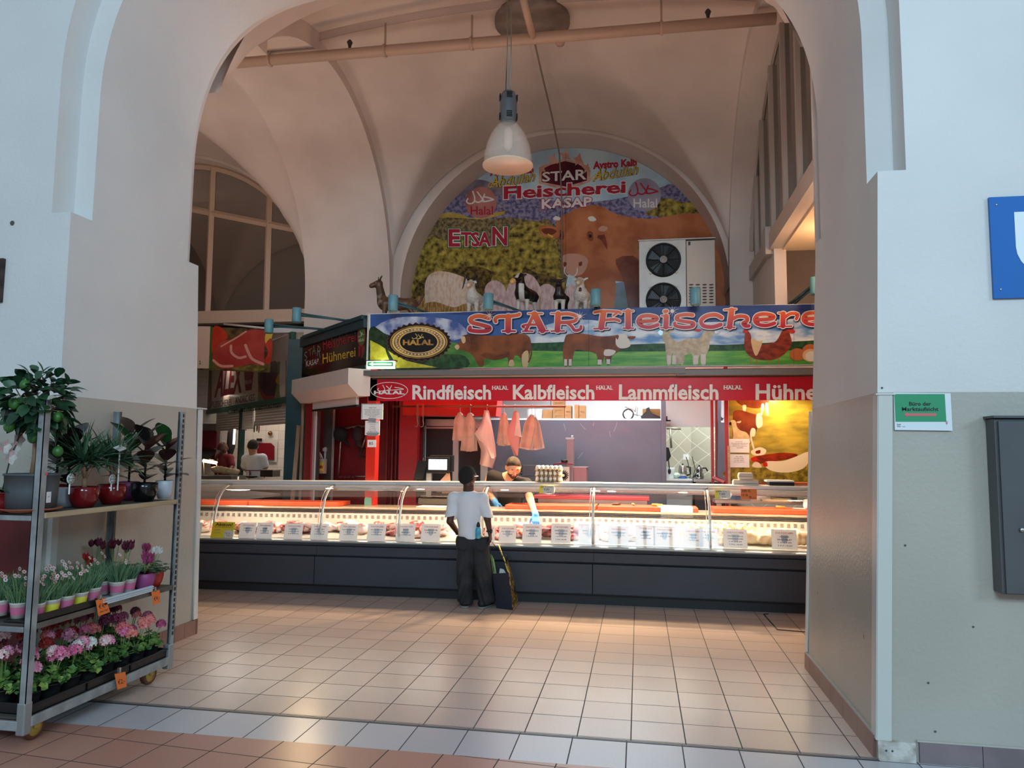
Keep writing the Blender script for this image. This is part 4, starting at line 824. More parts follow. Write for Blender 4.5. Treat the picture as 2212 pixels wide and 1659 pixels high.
sheet('notice_sheet','torn white notice below the bordered one on the farm poster',(1575,981,1619,1010),9.986,[(s,(1585+d,985+i*4,1608-d,987.2+i*4),INK) for i,(s,d) in enumerate((('An alle',4),('Kunden bitte',1),('nur bar zahlen',1),('keine Kartenzahlung',0)))])
# ------------------------------------------------------------------ neighbour stall in the left bay
AX0=V((-5.62,11.28,0)); AXD=V((-1,1,0)).normalized(); AXN=V((-1,-1,0)).normalized(); PA=Pl(AX0,AXN)
def axp(t,z,l=0): return AX0+AXD*t+AXN*l+V((0,0,z))
def axbox(mb,t0,t1,z0,z1,l0,l1,m):
    vs=[axp(t,z,l) for t in (t0,t1) for l in (l0,l1) for z in (z0,z1)]; mb.add(vs,[(0,1,3,2),(4,6,7,5),(0,4,5,1),(2,3,7,6),(0,2,6,4),(1,5,7,3)],m)
def k5(*p): return [(420+x/5.027,640+y/5.027) for x,y in p]
GF=M('fascia_green','3f6a52',.4); GDK=M('post_green','1c4038',.4)
t=thing('neighbour_sign','cream ALEX butcher sign with vegetables in a green frame','sign',axp(2,2.42))
mb=MB(); axbox(mb,.0,5.5,2.44,3.5,-.03,0,M('sign_cream','d8c6b8',.3)); P=PA
mb.pp(P,k5((30,760),(190,760),(185,1215),(30,1270)),M('alex_dark','5a4a40',.3,col2='6d5c50',ns=3),1,0); mb.pp(P,k5((50,1000),(85,920),(110,860),(140,900),(170,1000),(185,1150),(120,1240),(50,1250)),M('alex_pink','a8605e',.3,col2='8c4a4c',ns=5),2)
mb.pp(P,k5((690,740),(1000,700),(1000,1130),(690,1185)),M('alex_green','6f7a4a',.3,col2='8a8c5e',ns=3),1,0); mb.pp(P,k5((760,760),(880,700),(900,800),(900,900),(880,1040),(850,1130),(780,1080),(700,960),(720,830)),M('alex_purple','6a4450',.3,col2='55343f',ns=4),2); mb.pp(P,k5((880,920),(930,830),(970,840),(975,930),(930,960)),M('alex_yellow','c89a3c',.3),2); mb.pp(P,k5((700,990),(780,1080),(860,1080),(860,1140),(770,1150)),M('alex_red','a03a3a',.3),3); mb.pp(P,k5((940,660),(990,650),(985,1100),(945,1120),(925,1000)),M('alex_pale','d8ccbc',.3),3)
RX=M('alex_letter','8c3238',.35)
mb.txt(P,'ALEX',k5((265,745),(525,715),(512,1045),(215,1105)),RX,3,.035); mb.txt(P,'FLEISCHEREI',k5((192,1145),(398,1115),(398,1182),(192,1212)),BLM,3,0); mb.txt(P,'ANDRIC KEG',k5((445,1095),(655,1060),(655,1132),(445,1168)),BLM,3,0)
mb.pp(P,k5((538,800),(648,790),(620,1018),(556,1025)),RX,3,0); mb.txt(P,'BELLOTA',k5((552,915),(625,905),(622,945),(556,955)),WHM,4,.01)
mb.build('panel',t)
mb=MB(); axbox(mb,-.02,5.5,2.36,2.46,-.05,.03,GF); axbox(mb,-.06,.06,2.36,3.52,-.05,.03,GF); mb.build('frame',t)
t=thing('meat_banner','banner printed with a large slice of raw red meat','banner',at(520,800,10.9))
PB=YP(10.9); mb=MB()
def k7(*p): return [(380+x/7.373,640+y/7.373) for x,y in p]
mb.pp(PB,k7((-200,470),(1540,520),(1500,1215),(-200,1150)),M('banner_dark','3c3020',.4,col2='6b5c34',ns=6),0,0)
mb.pp(PB,k7((-200,470),(550,480),(525,1150),(-200,1140)),M('banner_cream','d8c0b0',.5),1,0); mb.pp(PB,k7((550,480),(590,482),(560,1150),(525,1150)),M('banner_green','3a6a2c',.4),2,0)
mb.pp(PB,k7((590,500),(740,505),(830,640),(780,700),(700,750),(620,880),(575,900)),M('banner_tomato','c8402c',.4,col2='b0331f',ns=4),2)
mb.pp(PB,k7((580,960),(700,740),(900,680),(1120,550),(1440,560),(1410,830),(1390,1100),(1200,1080),(900,1150),(720,1150),(620,1070)),M('banner_meat','a83a34',.4,col2='b84a40',ns=3),3); 
for s,w in ((((720,800),(950,670),(1120,560)),22),(((880,790),(890,900),(1000,980),(1110,960)),40),(((1110,780),(1150,880),(1220,1000),(1390,1080)),45),(((600,1020),(720,1110),(900,1110)),40)): mb.st(PB,k7(*s),w/7.4,M('banner_fat','dca090',.4),4)
mb.pp(PB,k7((1430,600),(1540,560),(1520,680),(1430,750)),YEM,4); mb.pp(PB,k7((1430,760),(1530,680),(1510,1060),(1410,1040),(1470,900)),M('banner_tomato','c8402c'),4); mb.pp(PB,k7((900,1140),(1250,1090),(1360,1110),(1400,1180),(1000,1180)),M('banner_herb','8a7c3c',.4,col2='5c5424',ns=9),4)
mb.txt(PB,'2',(430.5,779,434,787),GRM,5,.02); mb.build('cloth',t)
mb=MB(); a=PB(380,703);b=PB(590,711); a.x=-6.6; mb.tube([a+V((0,-.03,0)),b+V((0,-.03,0))],.018,CREAM,6); mb.build('batten',t)
# roller shutters, posts, stall front
t=thing('roller_shutter','half lowered slatted roller shutter under the ALEX sign','shutter',axp(1,2.2))
for t0,t1,zb in ((.12,2.13,2.03),(2.30,5.0,1.98)):
    mb=MB(); z=2.37
    while z>zb: axbox(mb,t0,t1,z-.045,z,-.10,-.075,CREAM); z-=.05
    mb.build('slat_curtain',t)
for i,(a,lab) in enumerate((((PA(509,1000)-AX0).dot(AXD),'dark green middle post of the neighbour stall front'),((PA(439,1000)-AX0).dot(AXD),'dark green left post of the neighbour stall front'))):
    mb=MB(); axbox(mb,a-.05,a+.05,0,2.37,-.14,-.04,GDK); one(mb,'stall_post',lab,'post')
mb=MB(); axbox(mb,-.03,.06,0,2.37,-.1,.02,CREAM); one(mb,'guide_rail','cream guide rail beside the teal column','rail')
mb=MB(); hp=[axp(.3+3.2*i/160,2.33+.035*math.sin(i*1.3),.05+.03*math.cos(i*1.3)) for i in range(161)]; mb.tube(hp,.006,BLK,4); one(mb,'coiled_cable','black coiled cable strung along the top of the shutter','cable')
mb=MB(); NT=tiles('neighbour_tile','ddd6cc','d2cac0','b8b0a6',.3,.2,(0,0),.004,.3,plane='XZ')
mb.box(-11,-5.3,15.2,15.3,0,3.6,NT); mb.box(-11.5,-5.3,11.3,15.3,3.52,3.6,WHT); mb.box(-5.35,-5.28,11.6,15.2,0,3.5,WHT); struct(mb,'wall_neighbour_stall')
lamp('neighbour_tube','AREA',(-7.4,13.9,3.4),20,(1,.9,.8),(-7.4,13.9,0),2.2,.3)
NS=M('counter_white','cfcac4',.4)
t=thing('neighbour_counter','steel fronted counter of the neighbour butcher stall','counter',axp(1.5,0,-.4))
mb=MB(); axbox(mb,.05,4.8,0,.95,-.75,-.15,M('counter_maroon','5c2024',.4)); mb.build('body',t); mb=MB(); axbox(mb,.02,4.9,.95,.99,-.8,-.1,STL); mb.build('worktop',t)
q=at(545,1000,12.4)
def hang(name,label,cat,pxs,Y,w,m,grp=None):
    a=at(*pxs[0],Y); b=at(*pxs[1],Y); mb=MB(); mb.tube([a,a.lerp(b,.3),a.lerp(b,.7),b],[w*.6,w,w,w*.5],m,6,flat=.4); one(mb,name,label,cat,org=a,group=grp)
KH=M('knife_handle','1c1416',.5); KR=M('knife_handle_red','5c1c20',.5)
for i,(x,y0,y1,m,lab) in enumerate(((522,912,932,KH,'black'),(532,912,930,KR,'dark red'),(550,911,934,KH,'broad black'),(556,911,932,KH,'second broad black'),(560,911,935,KR,'reddish'))):
    hang('hanging_knife',lab+' handled knife hanging on the neighbour stall rail','knife',((x,y0),(x-1,y1)),14.6,.03,m,'knives on the neighbour stall rail')
mb=MB(); a=at(512,912,14.62);b=at(570,909,14.62); mb.tube([a,b],.012,DSTL,6); one(mb,'knife_rail','dark rail with hanging knives in the neighbour stall','rail')
t=thing('cutting_board','dark red board with one cut corner hung on the tiled wall','board',at(578,995,15.1))
mb=MB(); mb.prism([PL_ for PL_ in [at(x,y,15.15) for x,y in ((556,957),(586,957),(593,964),(593,993),(556,993))]],(0,-.02,0),M('board_red','7c1420',.4)); mb.build('board',t)
mb=MB(); mb.prism([at(x,y,15.17) for x,y in ((552,951),(600,951),(598,998),(552,998))],(0,-.01,0),M('board_grey','cfc8c0',.4)); mb.build('backing',t)
for x in (557,563): mb=MB(); q=at(x,950,15.1); mb.obox(q,.05,.03,.06,BLK); mb.build('hook',t)
mb=MB(); q=at(584,936,15.15); mb.lathe([(.05,0),(.04,.04),(.015,.06)],M('brass','8a5a2a',.3,.8),12,c=q,T=Matrix.Rotation(PI/2,3,'X')); one(mb,'brass_ornament','round brass coloured ornament on the tiled wall of the neighbour stall','ornament')
mb=MB(); a=at(439,930,15.0);b=at(472,975,15.0); mb.box(a.x,b.x,14.9,15.0,b.z,a.z,M('door_maroon','5c1820',.4)); mb.box(a.x-.05,b.x+.05,14.95,15.02,b.z-.05,a.z+.15,STL); one(mb,'oven_door','dark red framed cabinet door behind the bald man','cabinet')
t=thing('heat_lamp','glowing heat lamp over the food display of the neighbour stall','lamp',at(452,1012,12.6))
mb=MB(); a=at(439,995,12.6);b=at(468,1000,12.6); mb.tube([a,b],.028,M('lamp_glow','ffd9a0',.4,emit=9),8); mb.build('tube',t)
mb=MB(); c=at(470,1022,12.6); mb.tube([b,c,c+V((0,0,-.12))],.012,STL,6); d=at(440,1022,12.6); mb.tube([a,d,d+V((0,0,-.12))],.012,STL,6); mb.build('frame',t)
t=thing('food_display','grey glazed food tray display on the neighbour counter','display',at(470,1033,12.5))
mb=MB(); a=at(420,1010,12.6);b=at(512,1034,12.6); mb.box(a.x-.6,b.x,12.4,12.9,b.z-.14,b.z+.05,M('tray_grey','8c8884',.35,.5)); mb.build('tray',t)
mb=MB(); mb.obox(at(443,980,12.9),.45,.3,.25,glass('display_glass','b8b8b6',1.5),(0,.2,.3)); mb.build('hood',t)
for i in range(5): mb=MB(); q=at(472+i*8,1014+i*1.3,12.55); mb.ell(q,(.14,.1,.06),M('roast','c9a06a',.4,col2='e0c59a',ns=5),10,amp=.4,fr=5,seed=i); one(mb,'roast_chicken','roast chicken piece on the neighbour counter tray','roast chicken',group='roast chicken pieces on the neighbour tray')
t=thing('steel_pan','open steel pan on the counter right of the white shirted man','pan',at(582,1030,13.0)); mb=MB(); a=at(568,1016,13.0);b=at(594,1030,13.0); mb.box(a.x,b.x,12.9,13.2,b.z,a.z,M('pan_steel','6f6a66',.3,.9)); mb.build('pan',t); mb=MB(); mb.box(a.x-.02,b.x+.02,12.88,13.22,a.z,a.z+.015,STL); mb.build('rim',t)
mb=MB(); a=at(512,905,14.0); 
hang('hanging_apron','dark apron hanging beside the green middle post','apron',((503,915),(497,985)),14.4,.16,M('apron_dark','1e181c',.8))
mb=MB(); a=at(507,927,13.0);b=at(505,960,13.0); mb.tube([a,b],.022,M('tube_white','fff6ea',.3,emit=2.0),8); one(mb,'tube_lamp','short white tube lamp on the green middle post','lamp')
# ------------------------------------------------------------------ the refrigerated glass counter
def cd(v):
    v=V(v); u=min(0,v.x+.5); return V((v.x,v.y+.025*u,v.z*(1+.0075*u)))
def cdb(mb,name,*a,**k):
    mb.v=[tuple(cd(v)) for v in mb.v]; return mb.build(name,*a,**k)
def cx_(px,Y=8.06,py=1150): return at(px,py,Y).x
def cone(mb,*a,**k):
    mb.v=[tuple(cd(v)) for v in mb.v]; return one(mb,*a,**k)
X0,X1=-6.4,2.6
CB=M('counter_anthracite','3a3f4a',.42,col2='353a44',ns=2); CBD=M('counter_kick','23252b',.5); LEDG=M('ledge_metal','c9c8c2',.3,.55); INOX=M('display_steel','d8cfc0',.35,.35); GLA=glass('counter_glass','fbfdfc',.45)
RAIL=M('rail_metal','d2d8de',.3,.3); RAILW=M('rail_lower','dfd3c8',.45); WOODO=M('board_orange','d6502a',.45,col2='c9471f',ns=4)
t=thing('glass_counter','long dark refrigerated butcher counter with a curved glass front','counter',cd((-1.5,8.4,0)))
def ext(prof,x0,x1,m,mb=None,n=18):
    mb=mb or MB(); k=len(prof); xs=[x0+(x1-x0)*i/n for i in range(n+1)]; vs=[(x,y,z) for x in xs for y,z in prof]; fs=[]
    for i in range(n):
        for j in range(k): fs.append((i*k+j,i*k+(j+1)%k,(i+1)*k+(j+1)%k,(i+1)*k+j))
    fs+=[tuple(range(k)),tuple(reversed(range(n*k,n*k+k)))]; mb.add(vs,fs,m); return mb
cdb(ext([(8.03,.0),(8.03,.115),(8.9,.115),(8.9,0)],X0,X1,CBD),'kick_plate',t)
xs=[X0,cx_(685,7.95,1230),cx_(1280,7.95,1230),X1]
for a,b in zip(xs,xs[1:]): cdb(ext([(7.955,.115),(7.95,.125),(7.95,.425),(7.975,.43),(8.9,.43),(8.9,.115)],a+.004,b-.004,CB,n=8),'base_panel',t)
xs=[X0,cx_(690,7.94,1185),cx_(1282,7.94,1185),X1]
for a,b in zip(xs,xs[1:]): cdb(ext([(7.965,.432),(7.945,.45),(7.94,.545),(7.955,.55),(7.925,.556),(7.915,.575),(7.93,.582),(8.9,.582),(8.9,.432)],a+.0015,b-.0015,CB,n=8),'fascia',t)
cdb(ext([(7.935,.583),(7.925,.595),(7.93,.606),(7.95,.612),(8.02,.614),(8.02,.583)],X0,X1,LEDG),'ledge',t)
cdb(ext([(8.02,.600),(8.03,.622),(8.72,.655),(8.74,.70),(8.745,.855),(8.80,.86),(8.80,.59),(8.02,.59)],X0,X1,INOX,n=24),'display_deck',t)
mb=MB(); x=X0+.1
while x<X1:
    for z in (.79,.805,.82): mb.box(x,x+.035,8.738,8.7435,z,z+.005,DSTL)
    x+=.072
tag(cdb(mb,'air_slots',t),kind='stuff')
for i,(y,z) in enumerate(((8.73,.865),(8.735,.882),(8.74,.898))): cdb(ext([(y,z),(y,z+.008),(y+.05,z+.008),(y+.05,z)],X0,X1,DSTL),'back_rail',t)
cdb(ext([(8.74,.90),(8.73,.915),(8.74,.925),(9.2,.925),(9.2,.895),(8.76,.89)],X0,X1,M('worktop_steel','b9a894',.3,.6)),'worktop',t)
cdb(ext([(9.0,0),(9.0,.89),(9.12,.89),(9.12,0)],X0,X1,WHT),'back_support',t)
GP=[(7.955,.612),(7.976,.71),(8.0,.825),(8.028,.955),(8.07,1.065),(8.14,1.14),(8.23,1.188),(8.33,1.212)]
gj=[X0]+[cx_(px,8.05,1120) for px in (478,703,868,1045,1281,1533)]+[X1]
for a,b in zip(gj,gj[1:]):
    mb=MB(); mb.grid(lambda x,i: V((x,GP[i][0],GP[i][1])),[a+.006+(b-a-.012)*j/6 for j in range(7)],range(8),GLA); cdb(mb,'glass_pane',t)
SS=M('post_white','e2ddd4',.3,.3)
for x in gj[1:-1]:
    mb=MB(); mb.tube([(x,y+.02,z) for y,z in [(8.02,.63)]+GP[1:]],[.016]+[.014]*7,SS,8,flat=.8)
    for s in (-.03,.03): mb.obox((x+s,8.33,1.165),.03,.05,.02,M('clip_brass','d8b89a',.3,.5))
    cdb(mb,'post',t)
    mb=MB(); mb.tube([(x-.035,y+.015,z) for y,z in GP[1:]],.004,SS,5); cdb(mb,'edge_strip',t)
tj=[X0]+[cx_(px,8.37,1045) for px in (455,704,862,1045,1283,1528)]+[X1]
for a,b in zip(tj,tj[1:]):
    cdb(ext([(8.33,1.222),(8.325,1.245),(8.335,1.258),(8.40,1.262),(8.60,1.262),(8.60,1.222)],a+.0015,b-.0015,RAIL,n=6),'top_shelf',t)
cdb(ext([(8.355,1.150),(8.35,1.218),(8.60,1.218),(8.60,1.19),(8.37,1.19),(8.365,1.150)],X0,X1,RAILW),'lower_rail',t)
mb=MB(); mb.tube([(-5.6+7.6*i/20,8.50,1.172) for i in range(21)],.013,M('tube_light','fff0d8',.4,emit=7),8); cdb(mb,'light_tube',t)
for i in range(6):
    x=-4.6+i*1.2; p=cd((x,8.50,1.155)); lamp('counter_tube_light','AREA',p,7.5 if x>-3 else 6,(1,.90,.74),p+V((0,-.12,-1)),1.15,.04)
# latches under the base
for px,py in ((470,1265),(675,1268),(697,1268),(918,1277),(1263,1290),(1291,1292),(1541,1305)): pass
# ---- price cards
CW=M('card_white','f4f2f4',.5); _n=CW.node_tree; _t=_n.nodes.new('ShaderNodeBsdfTranslucent'); _t.inputs[0].default_value=(.85,.82,.8,1); _x=_n.nodes.new('ShaderNodeMixShader'); _x.inputs[0].default_value=.4; _n.links.new(_n.nodes['Principled BSDF'].outputs[0],_x.inputs[1]); _n.links.new(_t.outputs[0],_x.inputs[2]); _n.links.new(_x.outputs[0],_n.nodes['Material Output'].inputs[0]); CR=M('card_red','c8303c',.5); CK=M('card_black','26262c',.5); CY=M('card_yellow','ecd42c',.5); CSH=M('card_crest','c9ccd4',.5)
def card(px,w,h,lines,label,yellow=False,py=1160,tilt=0):
    """a card leaning back on the deck behind the glass; w,h in photo pixels"""
    x=cx_(px,8.08,py); W=w/1600*8.15; H=h/1600*8.15; o=V((x,8.055+.0,.628)); up=V((0,.25,.968)); rt=V((1,0,tilt)).normalized(); n=rt.cross(up)
    def Q(u,v,l): return cd(o+rt*(u-.5)*W+up*v*H+n*(.0008*l+.002))
    mb=MB(); mb.add([Q(a,b,0) for a,b in ((0,0),(1,0),(1,1),(0,1))]+[Q(a,b,-2) for a,b in ((0,0),(1,0),(1,1),(0,1))],[(0,1,2,3),(7,6,5,4),(0,4,5,1),(1,5,6,2),(2,6,7,3),(3,7,4,0)],CY if yellow else CW)
    def T(s,u0,v0,u1,v1,m,b=.01,l=1):
        vs,fs=glyphs(s,b,0); mb.add([Q(u0+(u1-u0)*a,v0+(v1-v0)*c,l) for a,c in vs],fs,m)
    if yellow:
        T('Aktion!',.12,.74,.9,.93,CK,.03); mb.add([Q(a,b,1) for a,b in ((.1,.66),(.92,.66),(.92,.69),(.1,.69))],[(0,1,2,3)],CR)
        T('LAMM',.12,.45,.38,.55,INKB,0); T('LOTTER',.12,.27,.4,.37,INKB,0)
        mb.add([Q(.8+.26*math.cos(a),.25+.27*math.sin(a),1) for a in np.arange(0,6.28,.3) if True],[tuple(range(21))],CW); T('1kg',.6,.28,.7,.36,INKB,0,2); T('12.-',.72,.12,.95,.34,INKB,0,2)
    else:
        T('STAR-FLEISCHEREI',.16,.78,.86,.87,CR,.01)
        mb.add([Q(a,b,1) for a,b in ((.36,.72),(.66,.72),(.62,.4),(.51,.3),(.4,.4))],[(0,1,2,3,4)],CSH)
        v=.60
        for s in lines: k=min(.36,.022*len(s)+.06); T(s,.51-k,v,.51+k,v+.075,CK,.012,2); v-=.15
    return cone(mb,'price_card',label,'price card',org=cd((x,8.06,.62)),group='price cards in the glass counter')
CL=[(444,33,36,('LAMM','SCHULTER','1 KG 9,99'),'white price card half hidden by the left pier edge'),
(553,38,37,('LAMM HALS','1 KG 9,99'),'white price card right of the yellow Aktion card'),
(588,37,37,('LAMM','KOTELETTS','1 KG 14,99'),'white price card second to the right of the Aktion card'),
(648,42,36,('KALB ROUL','1 KG 19,99','2 KG 35,00'),'white price card standing before the dark lamb meat'),
(702,40,36,('KALB BRUST','1 KG 15,99','2 KG 28,00'),'white price card beneath the second glass post'),
(763,41,36,('KALB SCHNITZEL','1 KG 21,99','2 KG 39,00'),'white price card straight below the red pillar foot'),
(821,41,37,('KALB STELZEN','1 KG 14,99','2 KG 28,00'),'white price card between the red pillar and the third glass post'),
(882,42,38,('RIND','BEIRIED','1 KG 23,99'),'white price card beneath the third glass post'),
(935,42,38,('KALBSSCHULTER','1 KG 18,99'),'white price card just left of the boy'),
(1060,22,36,('KALB',),'white price card partly hidden by the boy arm'),
(1098,37,36,('Rind Suppenfleisch','1KG 12,00€'),'white price card reading Rind Suppenfleisch right of the boy'),
(1150,41,40,('RINDSGULASCH','MAGER','1 KG 15,99'),'white price card below the butcher gloved hand'),
(1212,41,41,('RIND GULASCH','WADSCHINKEN','1 KG 16,00','2 KG 30,00'),'white price card with four black lines below the egg trays'),
(1272,44,42,('RINDFLEISCH','1 KG 13,00'),'white price card beneath the glass joint at the panel seam'),
(1336,42,38,('RIND FASCHIERT','1 KG 12,99'),'white price card in the bright glare right of the panel seam'),
(1394,40,42,('GEMISCHT','FASCHIERT','1 KG 10,99'),'white price card in the middle of the bright glare'),
(1435,44,40,('HÜHNERSCHNITZEL','1 KG 11,99'),'white price card below the white cutting sheet'),
(1497,40,38,('HÜHNER','FLÜGEL','1 KG 5,00'),'white price card left of the last glass post'),
(1530,38,38,('HÜHNER','1 KG 6,50'),'white price card at the foot of the last glass post'),
(1588,47,38,('HÜHNER KEULE','OHNE KNOCHEN','1 KG 8,99','2 KG 16,00'),'white price card right of the last glass post before the chicken pieces'),
(1694,49,40,('HÜHNER','BRUSTFILET','1 KG 9,99','2 KG 19,00'),'white price card nearest the right pier in front of the chicken')]
for c in CL: card(*c,tilt=-.012)
card(502,52,38,(),'yellow Aktion price card in the left part of the counter',True,tilt=-.01)
# ---- meat
MEA=M('meat_beef','b0433c',.35,col2='f0d0c0',ns=9,lo=.50,hi=.64,det=3); MEB=M('meat_dark','7d2a2a',.35,col2='c98a80',ns=8,lo=.5,hi=.72); MEP=M('meat_pale','e0a896',.4,col2='f4dcce',ns=7,lo=.4,hi=.66); MEL=M('meat_lamb','c9705f',.35,col2='f3dccb',ns=12,lo=.46,hi=.58); CHK=M('chicken_raw','eec490',.35,col2='f6dcb0',ns=6); CHP=M('chicken_pieces','e2ab72',.35,col2='f2d0a4',ns=10); FAS=M('mince','c4574c',.6,col2='e8b0a4',ns=45,lo=.42,hi=.58); TRAY=M('tray_white','e6e4de',.4); SKW=M('skewer','b98a5a',.6)
random.seed(11)
def meat(px,y,dz,rx,ry,rz,m,label,grp,name='meat_cut',cat='meat',rot=None,amp=.55,fr=6):
    x=cx_(px,y,1145); zz=.63+(y-8.03)*.048
    mb=MB(); r=rot or (random.uniform(-.3,.3),random.uniform(-.3,.3),random.uniform(0,3.1)); mb.ell((x,y,zz+rz*.75+dz),(rx,ry,rz),m,14,r,amp,fr,random.random()*50)
    return cone(mb,name,label,cat,org=cd((x,y,zz+dz)),group=grp)
piles=[(452,40,MEL,4,'raw lamb cuts at the left end of the counter','pale lamb cut lying at the left end of the counter'),
(555,80,MEL,7,'raw lamb cuts behind the two cards right of Aktion','raw lamb cut behind the cards right of the Aktion card'),
(610,50,MEP,4,'pale lamb pieces left of the dark meat','pale fatty lamb piece left of the dark meat pile'),
(660,70,MEB,8,'dark lamb cuts behind the third white card','dark red cut in the pile under the first orange board end'),
(715,60,MEP,6,'pale veal cuts under the second glass post','pale veal cut by the second glass post'),
(770,70,MEP,7,'veal pieces below the red pillar','pale veal piece lying below the red pillar'),
(845,60,MEA,7,'marbled cuts left of the third glass post','marbled red cut left of the third glass post'),
(905,50,MEP,5,'veal bones between the third post and the boy','pale bone-in veal piece between third post and boy'),
(950,50,MEL,6,'veal shoulder cuts beside the boy','red and white cut lying beside the boy left arm'),
(1075,50,MEA,7,'beef strips right of the boy','streaky beef strip right of the boy'),
(1125,60,MEA,8,'beef cuts under the butcher hand','streaky beef cut left of the butcher gloved hand'),
(1185,50,MEB,7,'beef pieces right of the butcher hand','dark beef piece just right of the butcher gloved hand'),
(1245,50,MEA,6,'beef cuts before the panel seam','red beef cut just left of the panel seam'),
(1310,60,MEP,5,'pale meat in the glare','pale meat piece right of the panel seam')]
for px,w,m,n,g,lab in piles:
    for i in range(n): meat(px-w/2+w*(i+.5)/n+random.uniform(-6,6),random.uniform(8.26,8.58),random.choice((0,.015,.05)),random.uniform(.09,.17),random.uniform(.045,.08),random.uniform(.028,.05),m if random.random()<.75 else MEA,lab,g)
meat(1122,8.60,.06,.075,.07,.045,MEP,'pair of pale pink rounds beside the butcher wrist, left one','pink rounds beside the butcher wrist'); meat(1139,8.60,.06,.075,.07,.045,MEP,'pair of pale pink rounds beside the butcher wrist, right one','pink rounds beside the butcher wrist')
for i,(px,lab) in enumerate(((1392,'white tray heaped with mince in the bright glare'),(1355,'white tray of mince just right of the panel seam'))):
    x=cx_(px,8.35); t2=thing('mince_tray',lab,'tray',cd((x,8.35,.645))); mb=MB(); mb.lathe([(.09,.0),(.12,.045),(.115,.045),(.085,.01)],TRAY,4,c=(x,8.35,.648),sx=1.3); cdb(mb,'tray',t2,bevel=.006); mb=MB(); mb.ell((x,8.35,.69),(.11,.08,.035),FAS,14,amp=.3,fr=12); cdb(mb,'mince',t2)
for i in range(9): meat(1475+i*8,8.5-(i%2)*.07,.05+.03*(i%3),.05,.045,.04,CHK,'pale chicken piece left of the last glass post','chicken pieces left of the last post','chicken_piece','chicken')
for i in range(16): meat(1543+(i%8)*11,8.62-(i//8)*.10,.06+.02*(i%3),.055,.04,.04,CHP,'bronze chicken wing in the heap right of the last glass post','chicken wings right of the last post','chicken_wing','chicken',amp=.8)
for i in range(5): meat(1552+i*9,8.25,.0,.06,.05,.04,CHP,'chicken wing in front of the heap by the last post','chicken wings in front of the heap','chicken_wing','chicken',amp=.8)
for i,px in enumerate((1622,1648,1668)): meat(px,8.36,.0,.14,.10,.075,CHK,('whole raw chicken, leftmost of the three big birds','whole raw chicken, middle one of the three big birds','whole raw chicken, rightmost of the three big birds')[i],'whole raw chickens','raw_chicken','chicken',(0,0,.3+i),.4,5)
for i in range(6): meat(1672+i*9,8.56,.07,.08,.045,.035,CHK,'pale chicken fillet lying at the back near the right pier','chicken fillets at the back','chicken_fillet','chicken')
for i,px in enumerate((1722,1734,1746,1758)): meat(px,8.3,.02,.055,.09,.075,CHK,'upright chicken piece in the row at the right pier','chicken row at the right pier','chicken_piece','chicken',(.2,0,0),.2)
for i in range(5):
    x=cx_(1432+i*5,8.5); mb=MB(); mb.tube([(x,8.45,.74),(x+.03,8.62,.80)],.006,SKW,5); mb.ell((x+.02,8.56,.775),(.02,.06,.02),CHP,8); cone(mb,'meat_skewer','small skewer standing in the glare below the white sheet','skewer',group='skewers below the white sheet')
# ---- boards and things on the worktop
def board(px0,px1,py,lab,y0=8.80,y1=9.16,th=.05):
    a=cx_(px0,y0,py);b=cx_(px1,y0,py); mb=MB(); mb.box(a,b,y0-.03,y1,.927,.927+th,WOODO); mb.v=[tuple(cd(v)) for v in mb.v]; return one(mb,'cutting_board',lab,'cutting board',bevel=.006)
board(330,546,1095,'orange cutting board at the far left of the counter worktop'); board(548,738,1098,'orange cutting board ending left of the red pillar')
board(1093,1288,1093,'orange cutting board right of the butcher arm'); board(1291,1508,1098,'orange cutting board carrying the white sheet and knives'); board(1540,1850,1110,'orange cutting board at the right end of the counter',th=.055)
def onb(px,y,py=1085): return V((cx_(px,y,py),y,.98))
mb=MB(); a=onb(1427,8.8);b=onb(1496,8.8); mb.prism([(a.x,8.75,.86),(b.x,8.75,.865),(b.x,8.75,.975),(b.x-.02,9.0,.986),(a.x-.05,9.0,.986),(a.x,8.75,.975)],(0,.006,0),PAP); mb.box(a.x,b.x,8.757,9.0,.979,.983,PAP); one(mb,'white_sheet','white paper sheet hanging over the orange board edge','paper')
ORH=M('knife_orange','e8a03c',.4); BLA=M('knife_blade','d8d4ca',.2,.9)
def knife(p,q,lab,hm=ORH,f=.38):
    p=V(p);q=V(q); t=thing('knife',lab,'knife',(p+q)/2,'knives on the orange boards'); d=(q-p).normalized(); s=d.cross(V((0,0,1)))
    m=p.lerp(q,f); mb=MB(); mb.tube([p,p.lerp(m,.5),m],[.012,.014,.011],hm,8); mb.build('handle',t)
    mb=MB(); mb.prism([m+s*.014,m-s*.014,q-s*.004,q+s*.008],(0,0,.003),BLA); mb.build('blade',t)
knife(onb(1408,8.98)+V((0,0,.012)),onb(1470,8.92)+V((0,0,.012)),'orange handled knife beside the white sheet')
knife(onb(1676,9.02)+V((0,0,.015)),onb(1728,8.95)+V((0,0,.012)),'orange handled knife on the right end board')
knife(onb(1340,8.98)+V((0,0,.012)),onb(1300,8.86)+V((0,0,.012)),'dark handled steel knife left of the white sheet',M('knife_dark','4a3a2c',.4),.45)
knife(onb(1366,9.02)+V((0,0,.012)),onb(1374,8.86)+V((0,0,.012)),'short wooden handled knife in the middle of the board',SKW,.5)
